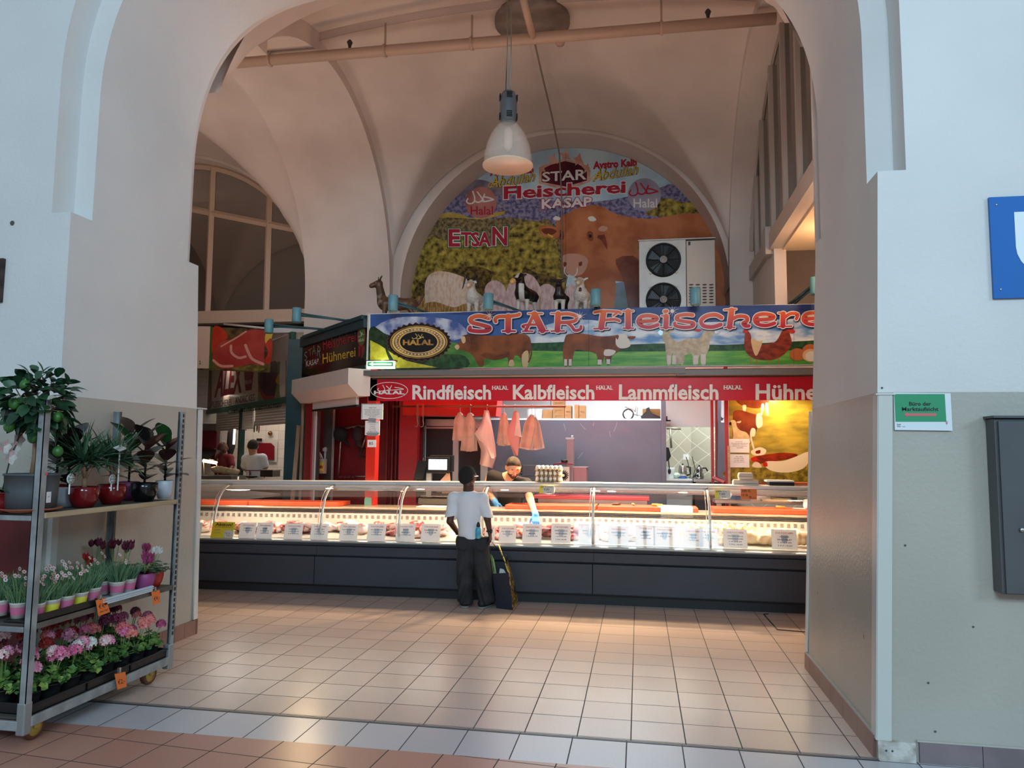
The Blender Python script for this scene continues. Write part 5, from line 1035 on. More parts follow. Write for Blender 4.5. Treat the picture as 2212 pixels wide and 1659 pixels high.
p=onb(1738,8.95); t2=thing('paper_roll','white paper roll lying on the right end board','paper roll',p); mb=MB(); mb.lathe([(.012,0),(.055,0),(.055,.2),(.012,.2)],PAP,20,c=p+V((0,0,.057)),T=Matrix.Rotation(PI/2,3,'Y')@Matrix.Rotation(.5,3,'X')); mb.build('roll',t2); mb=MB(); mb.prism([p+V((0,-.05,.003)),p+V((0,.06,.003)),p+V((-.12,.05,.006)),p+V((-.14,-.04,.006))],(0,0,.003),PAP); mb.build('loose_end',t2)
# white oval built as a glowing body, and the grey wedge at the left
p0=at(475,1051,8.62); p1=at(552,1053,8.62)
t2=thing('glowing_oval','bright white glowing oval under the counter rail at the left','lamp',p0.lerp(p1,.5)); mb=MB(); c=p0.lerp(p1,.5); mb.ell(c,((p1.x-p0.x)/2,.05,.045),M('oval_white','fbf6ff',.4,emit=5),18); mb.build('oval_body',t2); mb=MB(); mb.tube([c+V((0,0,.04)),c+V((0,0,.13))],.012,SS,6); mb.build('stem',t2)
t2=thing('slicer_table','grey sloping table top standing behind the left end of the counter','table',at(490,1085,9.9)); mb=MB(); pts=[at(x,y,9.9) for x,y in ((430,1058),(570,1070),(570,1075),(515,1081),(430,1081))]; mb.prism(pts,(0,.5,0),M('table_grey','a8a49a',.4)); mb.build('top',t2)
for px in (440,505): mb=MB(); a=at(px,1078,10.1); mb.tube([a,V((a.x,a.y,0))],.025,STL,8); mb.build('leg',t2)
# price tags hanging from the rail
def tagcard(name,lab,px0,py0,px1,py1,m,tx_):
    Y=8.13; P=YP(Y); mb=MB(); a=P(px0,py0);b=P(px1,py1); mb.box(a.x,b.x,Y,Y+.003,b.z,a.z,m)
    for s,bx,mm_ in tx_:
        if s is None: mb.pp(P,bx,mm_,1,2)
        else: mb.txt(P,s,bx,mm_,2,.005)
    return one(mb,name,lab,'price tag')
tagcard('price_tag','yellow and white egg price tag reading 9,00 below the egg trays',1165,1049,1197,1066,CY,[(None,[(1171,1056),(1178,1050),(1197,1049),(1197,1066),(1176,1066)],CW),('EIER  30 STÜCK',(1168,1050,1194,1053),INK),('9,00',(1175,1055,1186,1060),INK),('10 St',(1182,1062,1191,1065),INKB)])
tagcard('price_tag','yellow and white egg price tag reading 7,00 near the egg cartons',1544,1059,1578,1076,CY,[(None,[(1551,1066),(1557,1060),(1578,1061),(1578,1076),(1556,1076)],CW),('EIER 2 L',(1547,1060,1570,1063),INK),('7,00',(1553,1065,1566,1070),INK),('30 St',(1559,1072,1568,1075),INKB)])
tagcard('price_tag','orange handwritten price sign with white border below the egg cartons',1600,1056,1635,1079,M('sign_orange','e8762c',.5),[('EIER XL',(1603,1058,1622,1063),INK),('10 St',(1602,1067,1616,1072),INK),('5,-',(1618,1072,1632,1077),INK)])
# ---- egg trays and cartons on the rail
EGT=M('egg_tray','dcbf98',.8); EGW=M('egg_white','f2e8de',.4); EGC=M('egg_carton','c9bfb2',.8)
P=at(1186,1041,8.5)
for k in range(3):
    z=cd((P.x,8.5,1.263)).z+.062*k; t2=thing('egg_tray',('bottom egg tray of the stack of three on the counter rail','middle egg tray of the stack of three on the counter rail','top egg tray of the stack of three on the counter rail')[k],'egg tray',(P.x,8.5,z),'egg trays stacked on the counter')
    mb=MB(); mb.grid(lambda u,v: V((P.x+u,8.5+v,z+.014+.012*math.cos(u*2*PI/.05)*math.cos(v*2*PI/.05))),[-.15+.3*i/36 for i in range(37)],[-.1+.2*i/24 for i in range(25)],EGT); mb.box(P.x-.152,P.x+.152,8.396,8.604,z+.001,z+.004,EGT); mb.build('tray',t2)
    for i in range(6):
        for j in range(4):
            mb=MB(); mb.ell((P.x-.125+.05*i,8.425+.05*j,z+.037),(.0215,.0215,.027),EGW,10); mb.build('egg',t2)
def carton(px,py,lab,Y=8.48):
    c=at(px,py,Y); t2=thing('egg_carton',lab,'egg carton',c,'egg cartons on the counter'); w=.155
    mb=MB(); prof=[(-.05,0),(.05,0),(.06,.035),(-.06,.035)]
    mb.add([(c.x+s*w/2*(1 if z>.01 else .9),c.y+y,c.z+z) for s in (-1,1) for y,z in prof],[(0,1,2,3),(7,6,5,4),(0,4,5,1),(1,5,6,2),(2,6,7,3),(3,7,4,0)],EGC); mb.build('bottom',t2,bevel=.006)
    mb=MB(); prof=[(-.06,.037),(.06,.037),(.045,.075),(-.045,.075)]
    mb.add([(c.x+s*w/2*(1 if z<.05 else .9),c.y+y,c.z+z) for s in (-1,1) for y,z in prof],[(0,1,2,3),(7,6,5,4),(0,4,5,1),(1,5,6,2),(2,6,7,3),(3,7,4,0)],EGC); mb.build('lid',t2,bevel=.008)
carton(1598,1051,'grey egg carton, lower left one of the pile of three'); carton(1622,1051.5,'grey egg carton, lower right one of the pile of three'); c=at(1611,1051,8.48); carton(1610,1036,'grey egg carton resting on top of the two others')
# ---- hanging rail with hooks, bags and papers
HR=M('rail_copper','8a5a42',.35,.6); BAG=M('kraft_bag','c2a48e',.75,col2='ad8f78',ns=5); BAGW=M('kraft_light','d8c8bc',.75,col2='c4b2a4',ns=5); PPK=M('pink_paper','cf948c',.7,col2='c48880',ns=2); PPL=M('blush_paper','d0b2a6',.7,col2='c6a698',ns=2); CLR=M('clear_film','e6e2de',.2,alpha=.7); WIRE=M('wire','cfcac6',.25,.9)
YR=9.7
t2=thing('hanging_rail','long copper coloured rail hanging over the counter with bags','rail',at(1030,878,YR)); mb=MB(); mb.tube([at(848,878,YR),at(1222,878,YR)],.014,HR,8); mb.build('bar',t2)
for px in (863,1190): mb=MB(); a=at(px,878,YR); mb.tube([a,V((a.x,a.y,2.74))],.005,HR,5); mb.build('hanger',t2)
def hook(px,lab):
    a=at(px,876,YR); t2=thing('meat_hook',lab,'meat hook',a,'meat hooks on the rail'); mb=MB(); mb.box(a.x-.016,a.x+.016,YR-.02,YR-.012,a.z-.16,a.z+.02,M('hook_strap','6a4a3a',.4,.6)); mb.build('strap',t2)
    mb=MB(); b=V((a.x,YR-.016,a.z-.15)); mb.tube([b,b+V((.0,0,-.06)),b+V((.012,0,-.10)),b+V((0,0,-.135)),b+V((-.03,0,-.14)),b+V((-.055,0,-.115))],[.007,.007,.007,.007,.006,.003],DSTL,7); mb.build('hook',t2)
hook(903,'dark steel meat hook, left one on the rail'); hook(915,'dark steel meat hook, right one on the rail')
def pagefan(px,py0,py1,w,m,lab,n=6,fan=.5,prnt=False,name='bag_bundle',cat='paper bags',m2=None,seed=0):
    a=at(px,876,YR); top=at(px,py0,YR); bot=at(px,py1,YR); t2=thing(name,lab,cat,a); random.seed(seed+px)
    mb=MB(); mb.tube([a+V((.012,0,0)),a+V((0,0,.016)),a+V((-.012,0,.0)),a+V((0,0,-.03)),top+V((0,0,.01)),top+V((.012,0,-.015)),top+V((-.012,0,-.02))],.0028,WIRE,5); mb.build('wire_hook',t2)
    L=(top-bot).z; W=w/1600*YR
    for i in range(n):
        th=(i/(n-1)-.5)*fan if n>1 else 0; y=YR-.035+.012*i-(.02 if i%2 else 0); hw=W/2*(.75 if n>2 else 1); mm_=m if (i%3 or m2 is None) else m2
        def f(u,v,th=th,y=y,hw=hw,i=i):
            s=.18+.82*min(1,v*4)**.7; x=(u-.5)*2*hw*s; z=-v*L*(1-.05*(i%3)); c,sn=math.cos(th),math.sin(th)
            return V((top.x+x*c-z*sn*1.0,y+.012*math.sin(u*7+i)*s-.02*v,top.z+x*sn+z*c))
        mb=MB(); mb.grid(f,[j/8 for j in range(9)],[j/10 for j in range(11)],mm_)
        if prnt and i==0:
            def g(u0,u1,v0,v1): mb.add([f(u,v)+V((0,-.004,0)) for u,v in ((u0,v0),(u1,v0),(u1,v1),(u0,v1))],[(0,1,2,3)],M('bag_print','5c5a48',.7))
            for q in ((.35,.65,.30,.33),(.33,.62,.36,.38),(.36,.60,.41,.43),(.2,.8,.62,.66),(.15,.85,.74,.745),(.15,.85,.80,.805)): g(*q)
            for cx0,cz0,r in ((.4,.49,.05),(.62,.36,.06),(.25,.77,.025),(.75,.77,.025)):
                pts=[f(cx0+r*1.6*math.cos(x),cz0+r*math.sin(x))+V((0,-.005,0)) for x in np.arange(0,6.29,.5)]; mb.tube(pts,.002,M('bag_print','5c5a48'),4,False)
        mb.build('bag',t2)
    mb=MB(); mb.ell(top+V((0,-.01,-.02)),(W*.2,.03,.035),CLR,10,amp=.6,fr=12); mb.build('film_neck',t2)
pagefan(994,893,952,30,BAG,'bundle of pleated brown paper bags, leftmost on the rail',7,.12); pagefan(1016,894,975,34,BAG,'bundle of printed brown paper bags left of the rolled paper',4,.16,True,seed=2)
pagefan(1089,893,963,24,BAG,'bundle of brown bags just left of the pink papers',5,-.2,seed=4); pagefan(1149,897,972,30,BAG,'full bunch of folded brown and white bags, rightmost on the rail',13,.42,m2=BAGW,seed=5)
a=at(1052,876,YR); t2=thing('wrapping_paper','large curled sheets of blush wrapping paper hanging on the rail','wrapping paper',a)
mb=MB(); mb.tube([a+V((.01,0,0)),a+V((0,0,.014)),a+V((-.008,0,0)),a+V((0,0,-.07))],.0028,WIRE,5); mb.build('wire_hook',t2)
def sheetgrid(pl,pr,m,y0,bul,name='sheet'):
    n=len(pl); mb=MB()
    def f(u,v):
        k=min(int(v*(n-1)),n-2); w=v*(n-1)-k; A=at(*(pl[k][i]*(1-w)+pl[k+1][i]*w for i in (0,1)),y0); B=at(*(pr[k][i]*(1-w)+pr[k+1][i]*w for i in (0,1)),y0); p=A.lerp(B,u); p.y-=bul*math.sin(PI*u); return p
    mb.grid(f,[i/10 for i in range(11)],[i/16 for i in range(17)],m); mb.build(name,t2)
sheetgrid([(1046,886),(1042,905),(1026,938),(1040,975),(1036,1003)],[(1052,888),(1061,915),(1066,945),(1071,985),(1062,1010)],PPL,YR-.02,.08); sheetgrid([(1047,884),(1045,900),(1060,940),(1060,980),(1052,1008)],[(1056,887),(1062,915),(1070,960),(1072,985),(1064,1012)],PPK,YR+.02,.03)
sheetgrid([(1048,890),(1040,915),(1025,937),(1043,962),(1060,990)],[(1054,892),(1058,915),(1063,940),(1066,970),(1068,990)],M('blush_light','e6c6b8',.7),YR-.06,.05)
a=at(1112,876,YR); t2=thing('pink_paper_stack','stack of pink butcher paper sheets hung by one corner on the rail','paper stack',a)
mb=MB(); mb.tube([a+V((.01,0,0)),a+V((0,0,.014)),a+V((-.008,0,0)),a+V((0,0,-.05))],.0028,WIRE,5); mb.build('wire_hook',t2)
for i in range(5): sheetgrid([(1110,888),(1104,910),(1089-i,942),(1100,955),(1116-i*1.5,984)],[(1116,888),(1120,905),(1122+i,935),(1121+i,960),(1119-i*1.5,984)],PPK if i<4 else PPL,YR-.05+.015*i,.015)
sheetgrid([(1114,890),(1115,910),(1111,940)],[(1120,890),(1124,920),(1127,945)],BAGW,YR-.07,.01)
# ---- things on the shelf of the grey partition
BX=M('cardboard','b48c5c',.8,col2='a67e50',ns=6); BXL=M('cardboard_light','c9a878',.8)
YS=11.25; zs=at(1300,907,11.0).z+.026
def carton_box(px0,px1,py0,lab,Y=YS,base=None,d=.22,mark=True,py1=None):
    a=at(px0,py0,Y);b=at(px1,py0,Y); z0=zs if base is None else base; mb=MB(); mb.box(a.x,b.x,Y,Y+d,z0,a.z,BX)
    if mark: mb.ltxt('VIENNA 10 KG',(a.x+.2*(b.x-a.x),Y-.002,z0+.45*(a.z-z0)),((b.x-a.x)*.6,0,0),(0,0,(a.z-z0)*.14),BRN); mb.tube([((a.x+b.x)/2-(b.x-a.x)*.25+.012*math.cos(t_),Y-.002,z0+.25*(a.z-z0)+.012*math.sin(t_)) for t_ in np.arange(0,6.4,.7)],.0015,BRN,4,False)
    return one(mb,'cardboard_box',lab,'box',bevel=.004,group='cardboard boxes on the shelf')
carton_box(1172,1193,885,'plain brown cardboard box left of the tall stack on the shelf',mark=False)
z1=at(1200,889,YS).z; z2=at(1200,870,YS).z
carton_box(1194,1219,893,'cardboard box at the bottom of the tall stack on the shelf'); carton_box(1194,1219,880,'cardboard box in the middle of the tall stack on the shelf',base=at(1200,893,YS).z+.001); carton_box(1194,1219,862,'cardboard box at the top of the tall stack on the shelf',base=at(1200,880,YS).z+.001)
carton_box(1220,1234,876,'narrow cardboard box right of the tall stack'); carton_box(1241,1250,874.5,'thin cardboard box left of the white fan',mark=False); carton_box(1251,1264,876,'cardboard box standing right beside the white fan')
for i,(px,l) in enumerate(((1146,'white paper roll, left one of the two on the shelf'),(1163,'white paper roll, right one of the two on the shelf'))): mb=MB(); p=at(px,907,YS); mb.lathe([(.02,0),(.062,0),(.062,.15),(.02,.15)],PAP,20,c=(p.x,YS+.05,zs)); one(mb,'paper_roll',l,'paper roll',group='paper rolls on the shelf')
t2=thing('desk_fan','white desk fan lying on its back on the shelf','fan',at(1294,907,YS)); FW=M('fan_white','e9ecec',.35)
c=at(1305,893,YS); tf=Matrix.Rotation(-.5,3,'Y')@Matrix.Rotation(1.25,3,'X')
mb=MB()
for r in (.05,.09,.13,.155): mb.tube([c+tf@V((r*math.cos(a),r*math.sin(a),.03)) for a in np.arange(0,6.4,.3)],.003,FW,4,False)
for a in np.arange(0,6.28,.26): mb.tube([c+tf@V((.02*math.cos(a),.02*math.sin(a),.045)),c+tf@V((.155*math.cos(a),.155*math.sin(a),.03)),c+tf@V((.12*math.cos(a),.12*math.sin(a),-.03))],.0016,FW,4,False)
mb.build('grille',t2)
for k in range(3): mb=MB(); a=k*2.09; mb.add([c+tf@V(p) for p in ((.02*math.cos(a),.02*math.sin(a),.0),(.12*math.cos(a-.4),.12*math.sin(a-.4),.012),(.13*math.cos(a+.1),.13*math.sin(a+.1),.0),(.11*math.cos(a+.5),.11*math.sin(a+.5),-.012))],[(0,1,2,3)],M('fan_blade','d0d8da',.2)); mb.build('blade',t2)
mb=MB(); p=at(1294,900,YS); mb.ell(p,(.055,.05,.05),FW,14); mb.build('motor',t2); mb=MB(); mb.tube([p,at(1274,895,YS)],[.022,.03],FW,10); mb.build('stem',t2)
t2=thing('folded_trolley','folded hand trolley with a spoked wheel on the shelf','trolley',at(1357,907,YS)); c=at(1357,895,YS); mb=MB(); mb.tube([c+V((.075*math.cos(a),0,.075*math.sin(a))) for a in np.arange(0,6.4,.25)],.011,BLK,8,False); w=mb.build('wheel',t2)
mb=MB(); 
for k in range(5): a=k*1.257+.3; mb.tube([c,c+V((.07*math.cos(a),0,.07*math.sin(a)))],.012,FW,6)
mb.lathe([(.02,-.02),(.02,.02)],FW,12,c=c,T=Matrix.Rotation(PI/2,3,'X')); mb.build('hub',w)
mb=MB(); mb.tube([c+V((.07,.03,.0)),at(1402,901,YS+.03),at(1425,906,YS+.03)],.008,ALU,6); mb.tube([at(1350,879,YS),at(1368,885,YS),at(1373,890,YS)],.009,ALU,6); mb.tube([at(1376,899,YS),at(1377,880,YS),at(1374,878,YS),at(1372,890,YS)],.008,ALU,6); mb.build('frame',t2)
carton_box(1388,1427,883,'wide cardboard box behind the black shoe bag at the shelf end',Y=YS+.14,mark=False)
mb=MB(); mb.prism([at(x,y,YS+.02) for x,y in ((1385,899),(1396,889),(1397,883),(1402,881),(1404,888),(1410,894),(1425,900),(1427,906),(1400,905),(1386,903))],(0,.11,0),M('bag_black','22262a',.6)); one(mb,'black_shoe','black pointed shoe shaped bag in front of the wide box','shoe',bevel=.01)
# ------------------------------------------------------------------ people
def hand(C,pal,dirv,nrm,thumb,L=.17,curl=(.5,.6,.5,.6),r=.0085,spread=.16):
    """five separate fingers: C wrist, pal palm direction, nrm palm normal, thumb side vector; returns tapering volumes"""
    C=V(C); d=V(dirv).normalized(); n=V(nrm); n=(n-d*n.dot(d)).normalized(); s=V(thumb); s=(s-d*s.dot(d)-n*s.dot(n)).normalized(); out=[]
    pl=L*.50; K=C+d*pl
    for i in range(4):
        o=s*(L*.19-L*.127*i); out.append(('c',C+s*(L*.12-L*.08*i),K+o,r*1.5,r*1.25,{'k':.012}))
        l=L*(.47,.52,.49,.39)[i]; p=K+o; dd=(d+s*spread*(1-i*.66)).normalized(); cu=curl[i]
        for j,(f,rr) in enumerate(((.45,1.0),(.3,.92),(.25,.8))):
            a=cu*(j+1)*.75; q=dd*math.cos(a)+n*math.sin(a); p2=p+q*l*f; out.append(('c',p,p2,r*rr*1.02,r*rr*.92,{'k':.004})); p=p2
    b=C+d*(L*.12)+s*L*.13; m=b+(s*.75+d*.65+n*.35).normalized()*L*.24; e=m+(s*.25+d*.85+n*.45).normalized()*L*.2
    out+= [('c',b,m,r*1.35,r*1.1,{'k':.008}),('c',m,e,r*1.1,r*.85,{'k':.004})]
    return out
SKB=M('skin_dark','4a2c20',.5,col2='563527',ns=6); SKL=M('skin_light','d2a184',.5,col2='c68f72',ns=8); SKM=M('skin_tan','b07a5c',.5); HAIRB=M('hair_black','100d0d',.85,col2='1b1615',ns=160,bump=.5,bs=220); HAIRN=M('hair_brown','281a10',.75,col2='3c2814',ns=40,stretch=(1,1,.3),bump=.4,bs=90); TEE=M('tshirt_white','dfe0e6',.85,bump=.12,bs=14); DEN=M('denim_black','1f2024',.85,col2='2b2c31',ns=7,bump=.25,bs=9); TEB=M('tshirt_black','1c1716',.85,bump=.15,bs=14); GLV=M('glove_blue','4a93d8',.5,bump=.2,bs=40); EYW=M('eye_white','e6e0da',.3); EYD=M('eye_dark','1a120e',.3)
def head(c,r,f,up,skin=True,pitch=0):
    """skull, jaw, nose, lips, ears: c centre, r radius, f facing, up"""
    f=V(f).normalized(); up=V(up); up=(up-f*up.dot(f)).normalized(); s=f.cross(up); c=V(c)
    P=lambda a,b,d: c+s*a*r+f*b*r+up*d*r
    rot=Matrix((s,f,up)).transposed().to_euler()
    o=[('e',P(0,-.08,.12),(r*.80,r*.98,r*.95),rot,{'k':.02}),('e',P(0,.22,-.38),(r*.62,r*.66,r*.72),rot,{'k':.03}),('c',P(0,.55,-.95),P(0,.62,-.88),r*.22,r*.2,{'k':.03}),
     ('c',P(0,.86,.05),P(0,1.06,-.25),r*.09,r*.15,{'k':.012}),('c',P(-.2,.84,-.56),P(.2,.84,-.56),r*.08,r*.08,{'k':.01}),('c',P(-.45,.74,.18),P(.45,.74,.18),r*.13,r*.13,{'k':.03}),
     ('c',P(-.52,.62,-.15),P(-.3,.72,-.22),r*.14,r*.12,{'k':.03}),('c',P(.52,.62,-.15),P(.3,.72,-.22),r*.14,r*.12,{'k':.03})]
    for g in (-1,1): o+= [('e',P(.83*g,-.05,-.12),(r*.09,r*.19,r*.28),rot,{'k':.008}),('c',P(.86*g,-.12,.1),P(.86*g,-.14,-.12),r*.07,r*.06,{'k':.006})]
    return o,P,rot
# ---- boy at the counter
f0=at(1030,1312,7.62); BX=(at(1010,1100,7.62)).x; BY=7.62
def b(px,py,dy=0): return at(px,py,BY+dy)
t=thing('person','boy in white T-shirt and black jeans standing at the counter from behind','person',(at(1024,1310,BY).x,BY,0))
Lh=b(1010,1030); hr=.098
hd,HP,hrot=head(Lh+V((0,0,.005)),hr,(.36,.93,-.02),(0,0,1))
sL,sR=b(981,1078),b(1042,1079); eL,eR=b(972,1126,-.02),b(1053,1121,-.03); wL,wR=b(988,1150,.17),b(1058,1150,-.02)
hipc=b(1022,1168); hipc=b(1018,1168)
body=hd+[('c',b(1012,1048,-.02),b(1012,1068,0),.054,.058),('c',sL,sR,.052,.052,{'k':.03}),('c',b(1012,1085),b(1013,1120),.10,.098,{'n':(0,1,0),'s':1.45,'k':.04}),('c',b(1013,1120),b(1018,1158),.098,.105,{'n':(0,1,0),'s':1.4,'k':.04}),
 ('c',sL,eL,.044,.036,{'k':.025}),('c',eL,wL,.036,.025,{'k':.01}),('c',sR,eR,.044,.036,{'k':.025}),('c',eR,wR,.036,.024,{'k':.01})]
body+=[('c',b(1003,1170),b(1004,1235),.075,.055,{'k':.03}),('c',b(1004,1235),b(1006,1296),.055,.035),('c',b(1036,1170),b(1042,1235),.075,.055,{'k':.03}),('c',b(1042,1235),b(1051,1294),.055,.035)]
body+=hand(wR,None,(.08,.08,-1),(-1,.1,0),(-.25,1,0),.155,(.65,.75,.8,.9),.0085,.05)+hand(wL,None,(.55,.8,-.15),(.6,-.5,-.4),(.2,.2,1),.15,(.5,.5,.5,.5),.0085)
skin(body,.0065,.014,SKB).build('body',t)
# hair cap, glasses, watch
q=HP
skin([('e',q(0,-.10,.17),(hr*.86,hr*1.04,hr*1.0),hrot),('e',q(0,-.55,-.30),(hr*.62,hr*.5,hr*.55),hrot,{'k':.02})],.006,.02,HAIRB,cut=lambda X,Y,Z: np.maximum((X-Lh.x)*.36+(Y-Lh.y)*.93-(Z-Lh.z)*.35-.035,(Lh.z-.115)-Z)).build('hair',t)
GM=M('glasses_frame','d8d0c4',.3,.5)
mb=MB(); mb.tube([q(.9,.0,.02),q(.86,.45,.03),q(.78,.85,.04)],.0035,GM,5); mb.tube([q(-.9,.0,.02),q(-.86,.45,.03),q(-.78,.85,.04)],.0035,GM,5); mb.tube([q(.78+.0,.9,.0),q(.45,1.02,.12),q(.1,1.08,.02),q(-.1,1.08,.02),q(-.45,1.02,.12),q(-.78,.9,.0)],.0035,GM,5); mb.build('glasses',t)
mb=MB()
for g in (-1,1): mb.ell(q(.33*g,.80,.02),(.013,.012,.011),EYW,10)
mb.build('eyes',t)
# shirt
skin([('c',b(981,1076),b(1042,1077),.066,.066,{'k':.04}),('c',b(1012,1085),b(1013,1120),.122,.118,{'n':(0,1,0),'s':1.35,'k':.05}),('c',b(1013,1120),b(1019,1166),.118,.132,{'n':(0,1,0),'s':1.35,'k':.05}),('c',b(1012,1064),b(1012,1078),.058,.075,{'k':.03}),
 ('c',sL,eL.lerp(sL,.12)+V((-.012,0,-.02)),.062,.058,{'k':.03}),('c',sR,eR.lerp(sR,.12)+V((.012,0,-.02)),.062,.058,{'k':.03}),('c',b(1012,1040),b(1012,1061),.05,.053,'-')],.0065,.02,TEE,
 cut=lambda X,Y,Z: np.maximum.reduce([(b(1015,1163).z)-Z,Z-(b(1012,1056).z),np.where(X<BX-.13,(b(970,1112).z)-Z+ (X-BX)*.2+.02,-1),np.where(X>BX+.15,(b(1056,1112).z)-Z-(X-BX)*.1-.0,-1)]),
 bumpf=lambda X,Y,Z: .0045*np.sin(26*Z+16*X+2*np.sin(9*X))*np.clip((1.02-Z)*3,0,1)+.003*np.sin(34*X-20*Z)).build('tshirt',t)
# jeans, two wide legs
skin([('c',b(1006,1166),b(1036,1166),.098,.098,{'n':(0,1,0),'s':1.1,'k':.05}),('c',b(1006,1172),b(1004,1235),.094,.084,{'k':.04}),('c',b(1004,1235),b(1006,1294),.084,.08,{'k':.03}),('c',b(1036,1172),b(1043,1235),.094,.086,{'k':.025}),('c',b(1043,1235),b(1051,1290),.086,.083,{'k':.02})],.0065,.02,DEN,
 cut=lambda X,Y,Z: np.maximum(Z-b(1018,1158).z,.035-Z),bumpf=lambda X,Y,Z: .007*np.sin(30*Z+9*np.sin(12*X)+5*Y)*np.clip((.62-Z)*2.2,.15,1)).build('jeans',t)
mb=MB()
for px,py in ((1000,1172),(1040,1174)): 
    p=b(px,py,-.105); mb.add([p+V((x,-.004-abs(x)*.0,z)) for x,z in ((-.05,.04),(.05,.04),(.05,-.05),(0,-.075),(-.05,-.05))],[(0,1,2,3,4)],M('denim_pocket','26272c',.85))
mb.build('back_pocket',t)
for px,py,dx,lab in ((1008,1309,-.05,'left'),(1052,1303,.06,'right')):
    p=fl(px,py); a=V((p.x,BY-.03,0)); e=a+V((dx,.17,0)); s=thing('x','','x') if 0 else None
    m_=skin([('c',a+V((0,0,.045)),e+V((0,0,.035)),.042,.034,{'k':.02}),('c',a+V((0,.03,.085)),a+V((0,.02,.05)),.036,.045)],.006,.015,M('shoe_black','17171a',.6),cut=lambda X,Y,Z:.018-Z); sh=m_.build('shoe',t)
    mb=skin([('c',a+V((0,-.01,.012)),e+V((0,.01,.012)),.047,.04,{'n':(0,0,1),'s':1})],.006,.01,M('shoe_sole','84827e',.6),cut=lambda X,Y,Z:np.maximum(Z-.02,.001-Z)); mb.build('sole',sh)
w=wR.lerp(eR,.12); d=(eR-wR).normalized(); x,y=frame(d); mb=MB()
mb.tube([w+(x*math.cos(a)+y*math.sin(a))*.030 for a in np.arange(0,6.4,.35)],.008,BLK,6,False); mb.obox(w+V((.024,-.014,0)),.016,.036,.04,BLK); mb.build('wrist_watch',t)
# bottle in the back pocket: a thing of its own
p=b(1033,1152,-.125); t2=thing('spray_bottle','small blue bottle with black cap stuck in the boy back pocket','bottle',p+V((0,0,-.05)))
MB().lathe([(.018,-.055),(.028,-.045),(.030,.03),(.024,.055),(.016,.065)],M('bottle_blue','3f9fc2',.25,col2='63b6cf',ns=30),16,c=p).build('bottle',t2); MB().lathe([(.016,.062),(.02,.07),(.018,.09),(.012,.105),(.004,.115)],BLK,14,c=p).build('cap',t2)
# shopping bag on the floor
A=fl(1073,1314);B_=fl(1107,1318);C_=fl(1122,1296); D_=A+(C_-B_); hgt=at(1080,1238,A.y).z
t=thing('shopping_bag','navy tote bag with floral side standing beside the boy','shopping bag',(A+C_)/2)
NAV=M('bag_navy','1d2233',.55); FLO=M('bag_floral','20202a',.5,col2='d8b84c',ns=26,lo=.50,hi=.54,det=2); FLW=M('bag_flower_white','d8d6cc',.5)
At,Bt=at(1064,1239,A.y-.01),at(1099,1237,B_.y-.01); Ct=at(1103,1236,C_.y+.03); Dt=at(1070,1205,D_.y); Ct2=at(1090,1180,C_.y-.04)
def pn(n,pts,m):
    q=[V(p) for p in pts]; nn=(q[1]-q[0]).cross(q[-1]-q[0]).normalized()*.003; mb=MB(); mb.prism(q,nn,m); return mb.build(n,t)
A,B_,C_,D_=[p+V((0,0,.002)) for p in (A,B_,C_,D_)]
pn('front_panel',(A,B_,Bt,At),NAV); pn('side_panel',(B_,C_,at(1116,1268,C_.y-.02),Ct2,Bt),FLO); pn('back_panel',(D_,C_,Ct2,at(1073,1176,D_.y)),NAV); pn('side_panel',(A,D_,Dt,At),FLO); pn('bottom',(A,B_,C_,D_),NAV)
mb=MB(); random.seed(5)
for i in range(26):
    u,v=random.random(),random.random(); p=(B_*(1-u)+C_*u)*(1-v)+(Bt*(1-u)+Ct2.lerp(Ct,.4)*u)*v; e=(C_-B_).normalized(); n=e.cross(V((0,0,1))); r=random.uniform(.01,.022)
    p=p+n*.006 if n.dot(CAMP-p)>0 else p-n*.006; k=random.random(); mb.add([p+e*(r*math.cos(a)*(1+.4*math.sin(3*a)))+V((0,0,r*math.sin(a))) for a in np.arange(0,6.2,.6)],[tuple(range(11))],FLW if k<.45 else M('bag_flower_gold','c8a444',.5))
mb.build('flower_print',t)
mb=MB(); hp=wR+V((.005,.01,-.085)); mb.tube([at(1067,1235,A.y),hp+V((-.01,0,-.03)),hp,hp+V((.02,.01,-.02)),at(1081,1195,D_.y-.04)],.006,NAV,6,flat=.5); mb.build('handle',t)
mb=MB(); mb.tube([at(1098,1236,B_.y),at(1088,1205,B_.y+.04),at(1077,1178,B_.y+.08),at(1080,1185,D_.y)],.009,FLO,6,flat=.4); mb.build('handle',t)
mb=MB(); 
for k in range(5): mb.tube([at(1066+k*1.5,1240,A.y+.05),at(1060+k*1.5,1196+k*3,A.y+.07)],.005,M('leek_green','6f9a4a',.5,col2='b8cc8a',ns=6),5)
tag(mb.build('leek',None,org=at(1066,1240,A.y+.05)),'green leek stalks sticking out of the navy bag','leek'); 
mb=MB(); q0=at(1083,1238,A.y+.08); mb.prism([at(x,y,A.y+.09) for x,y in ((1078,1240),(1080,1228),(1088,1230),(1094,1240))],(0,.01,0),PAP); one(mb,'paper_slip','white folded paper slip inside the navy bag','paper')
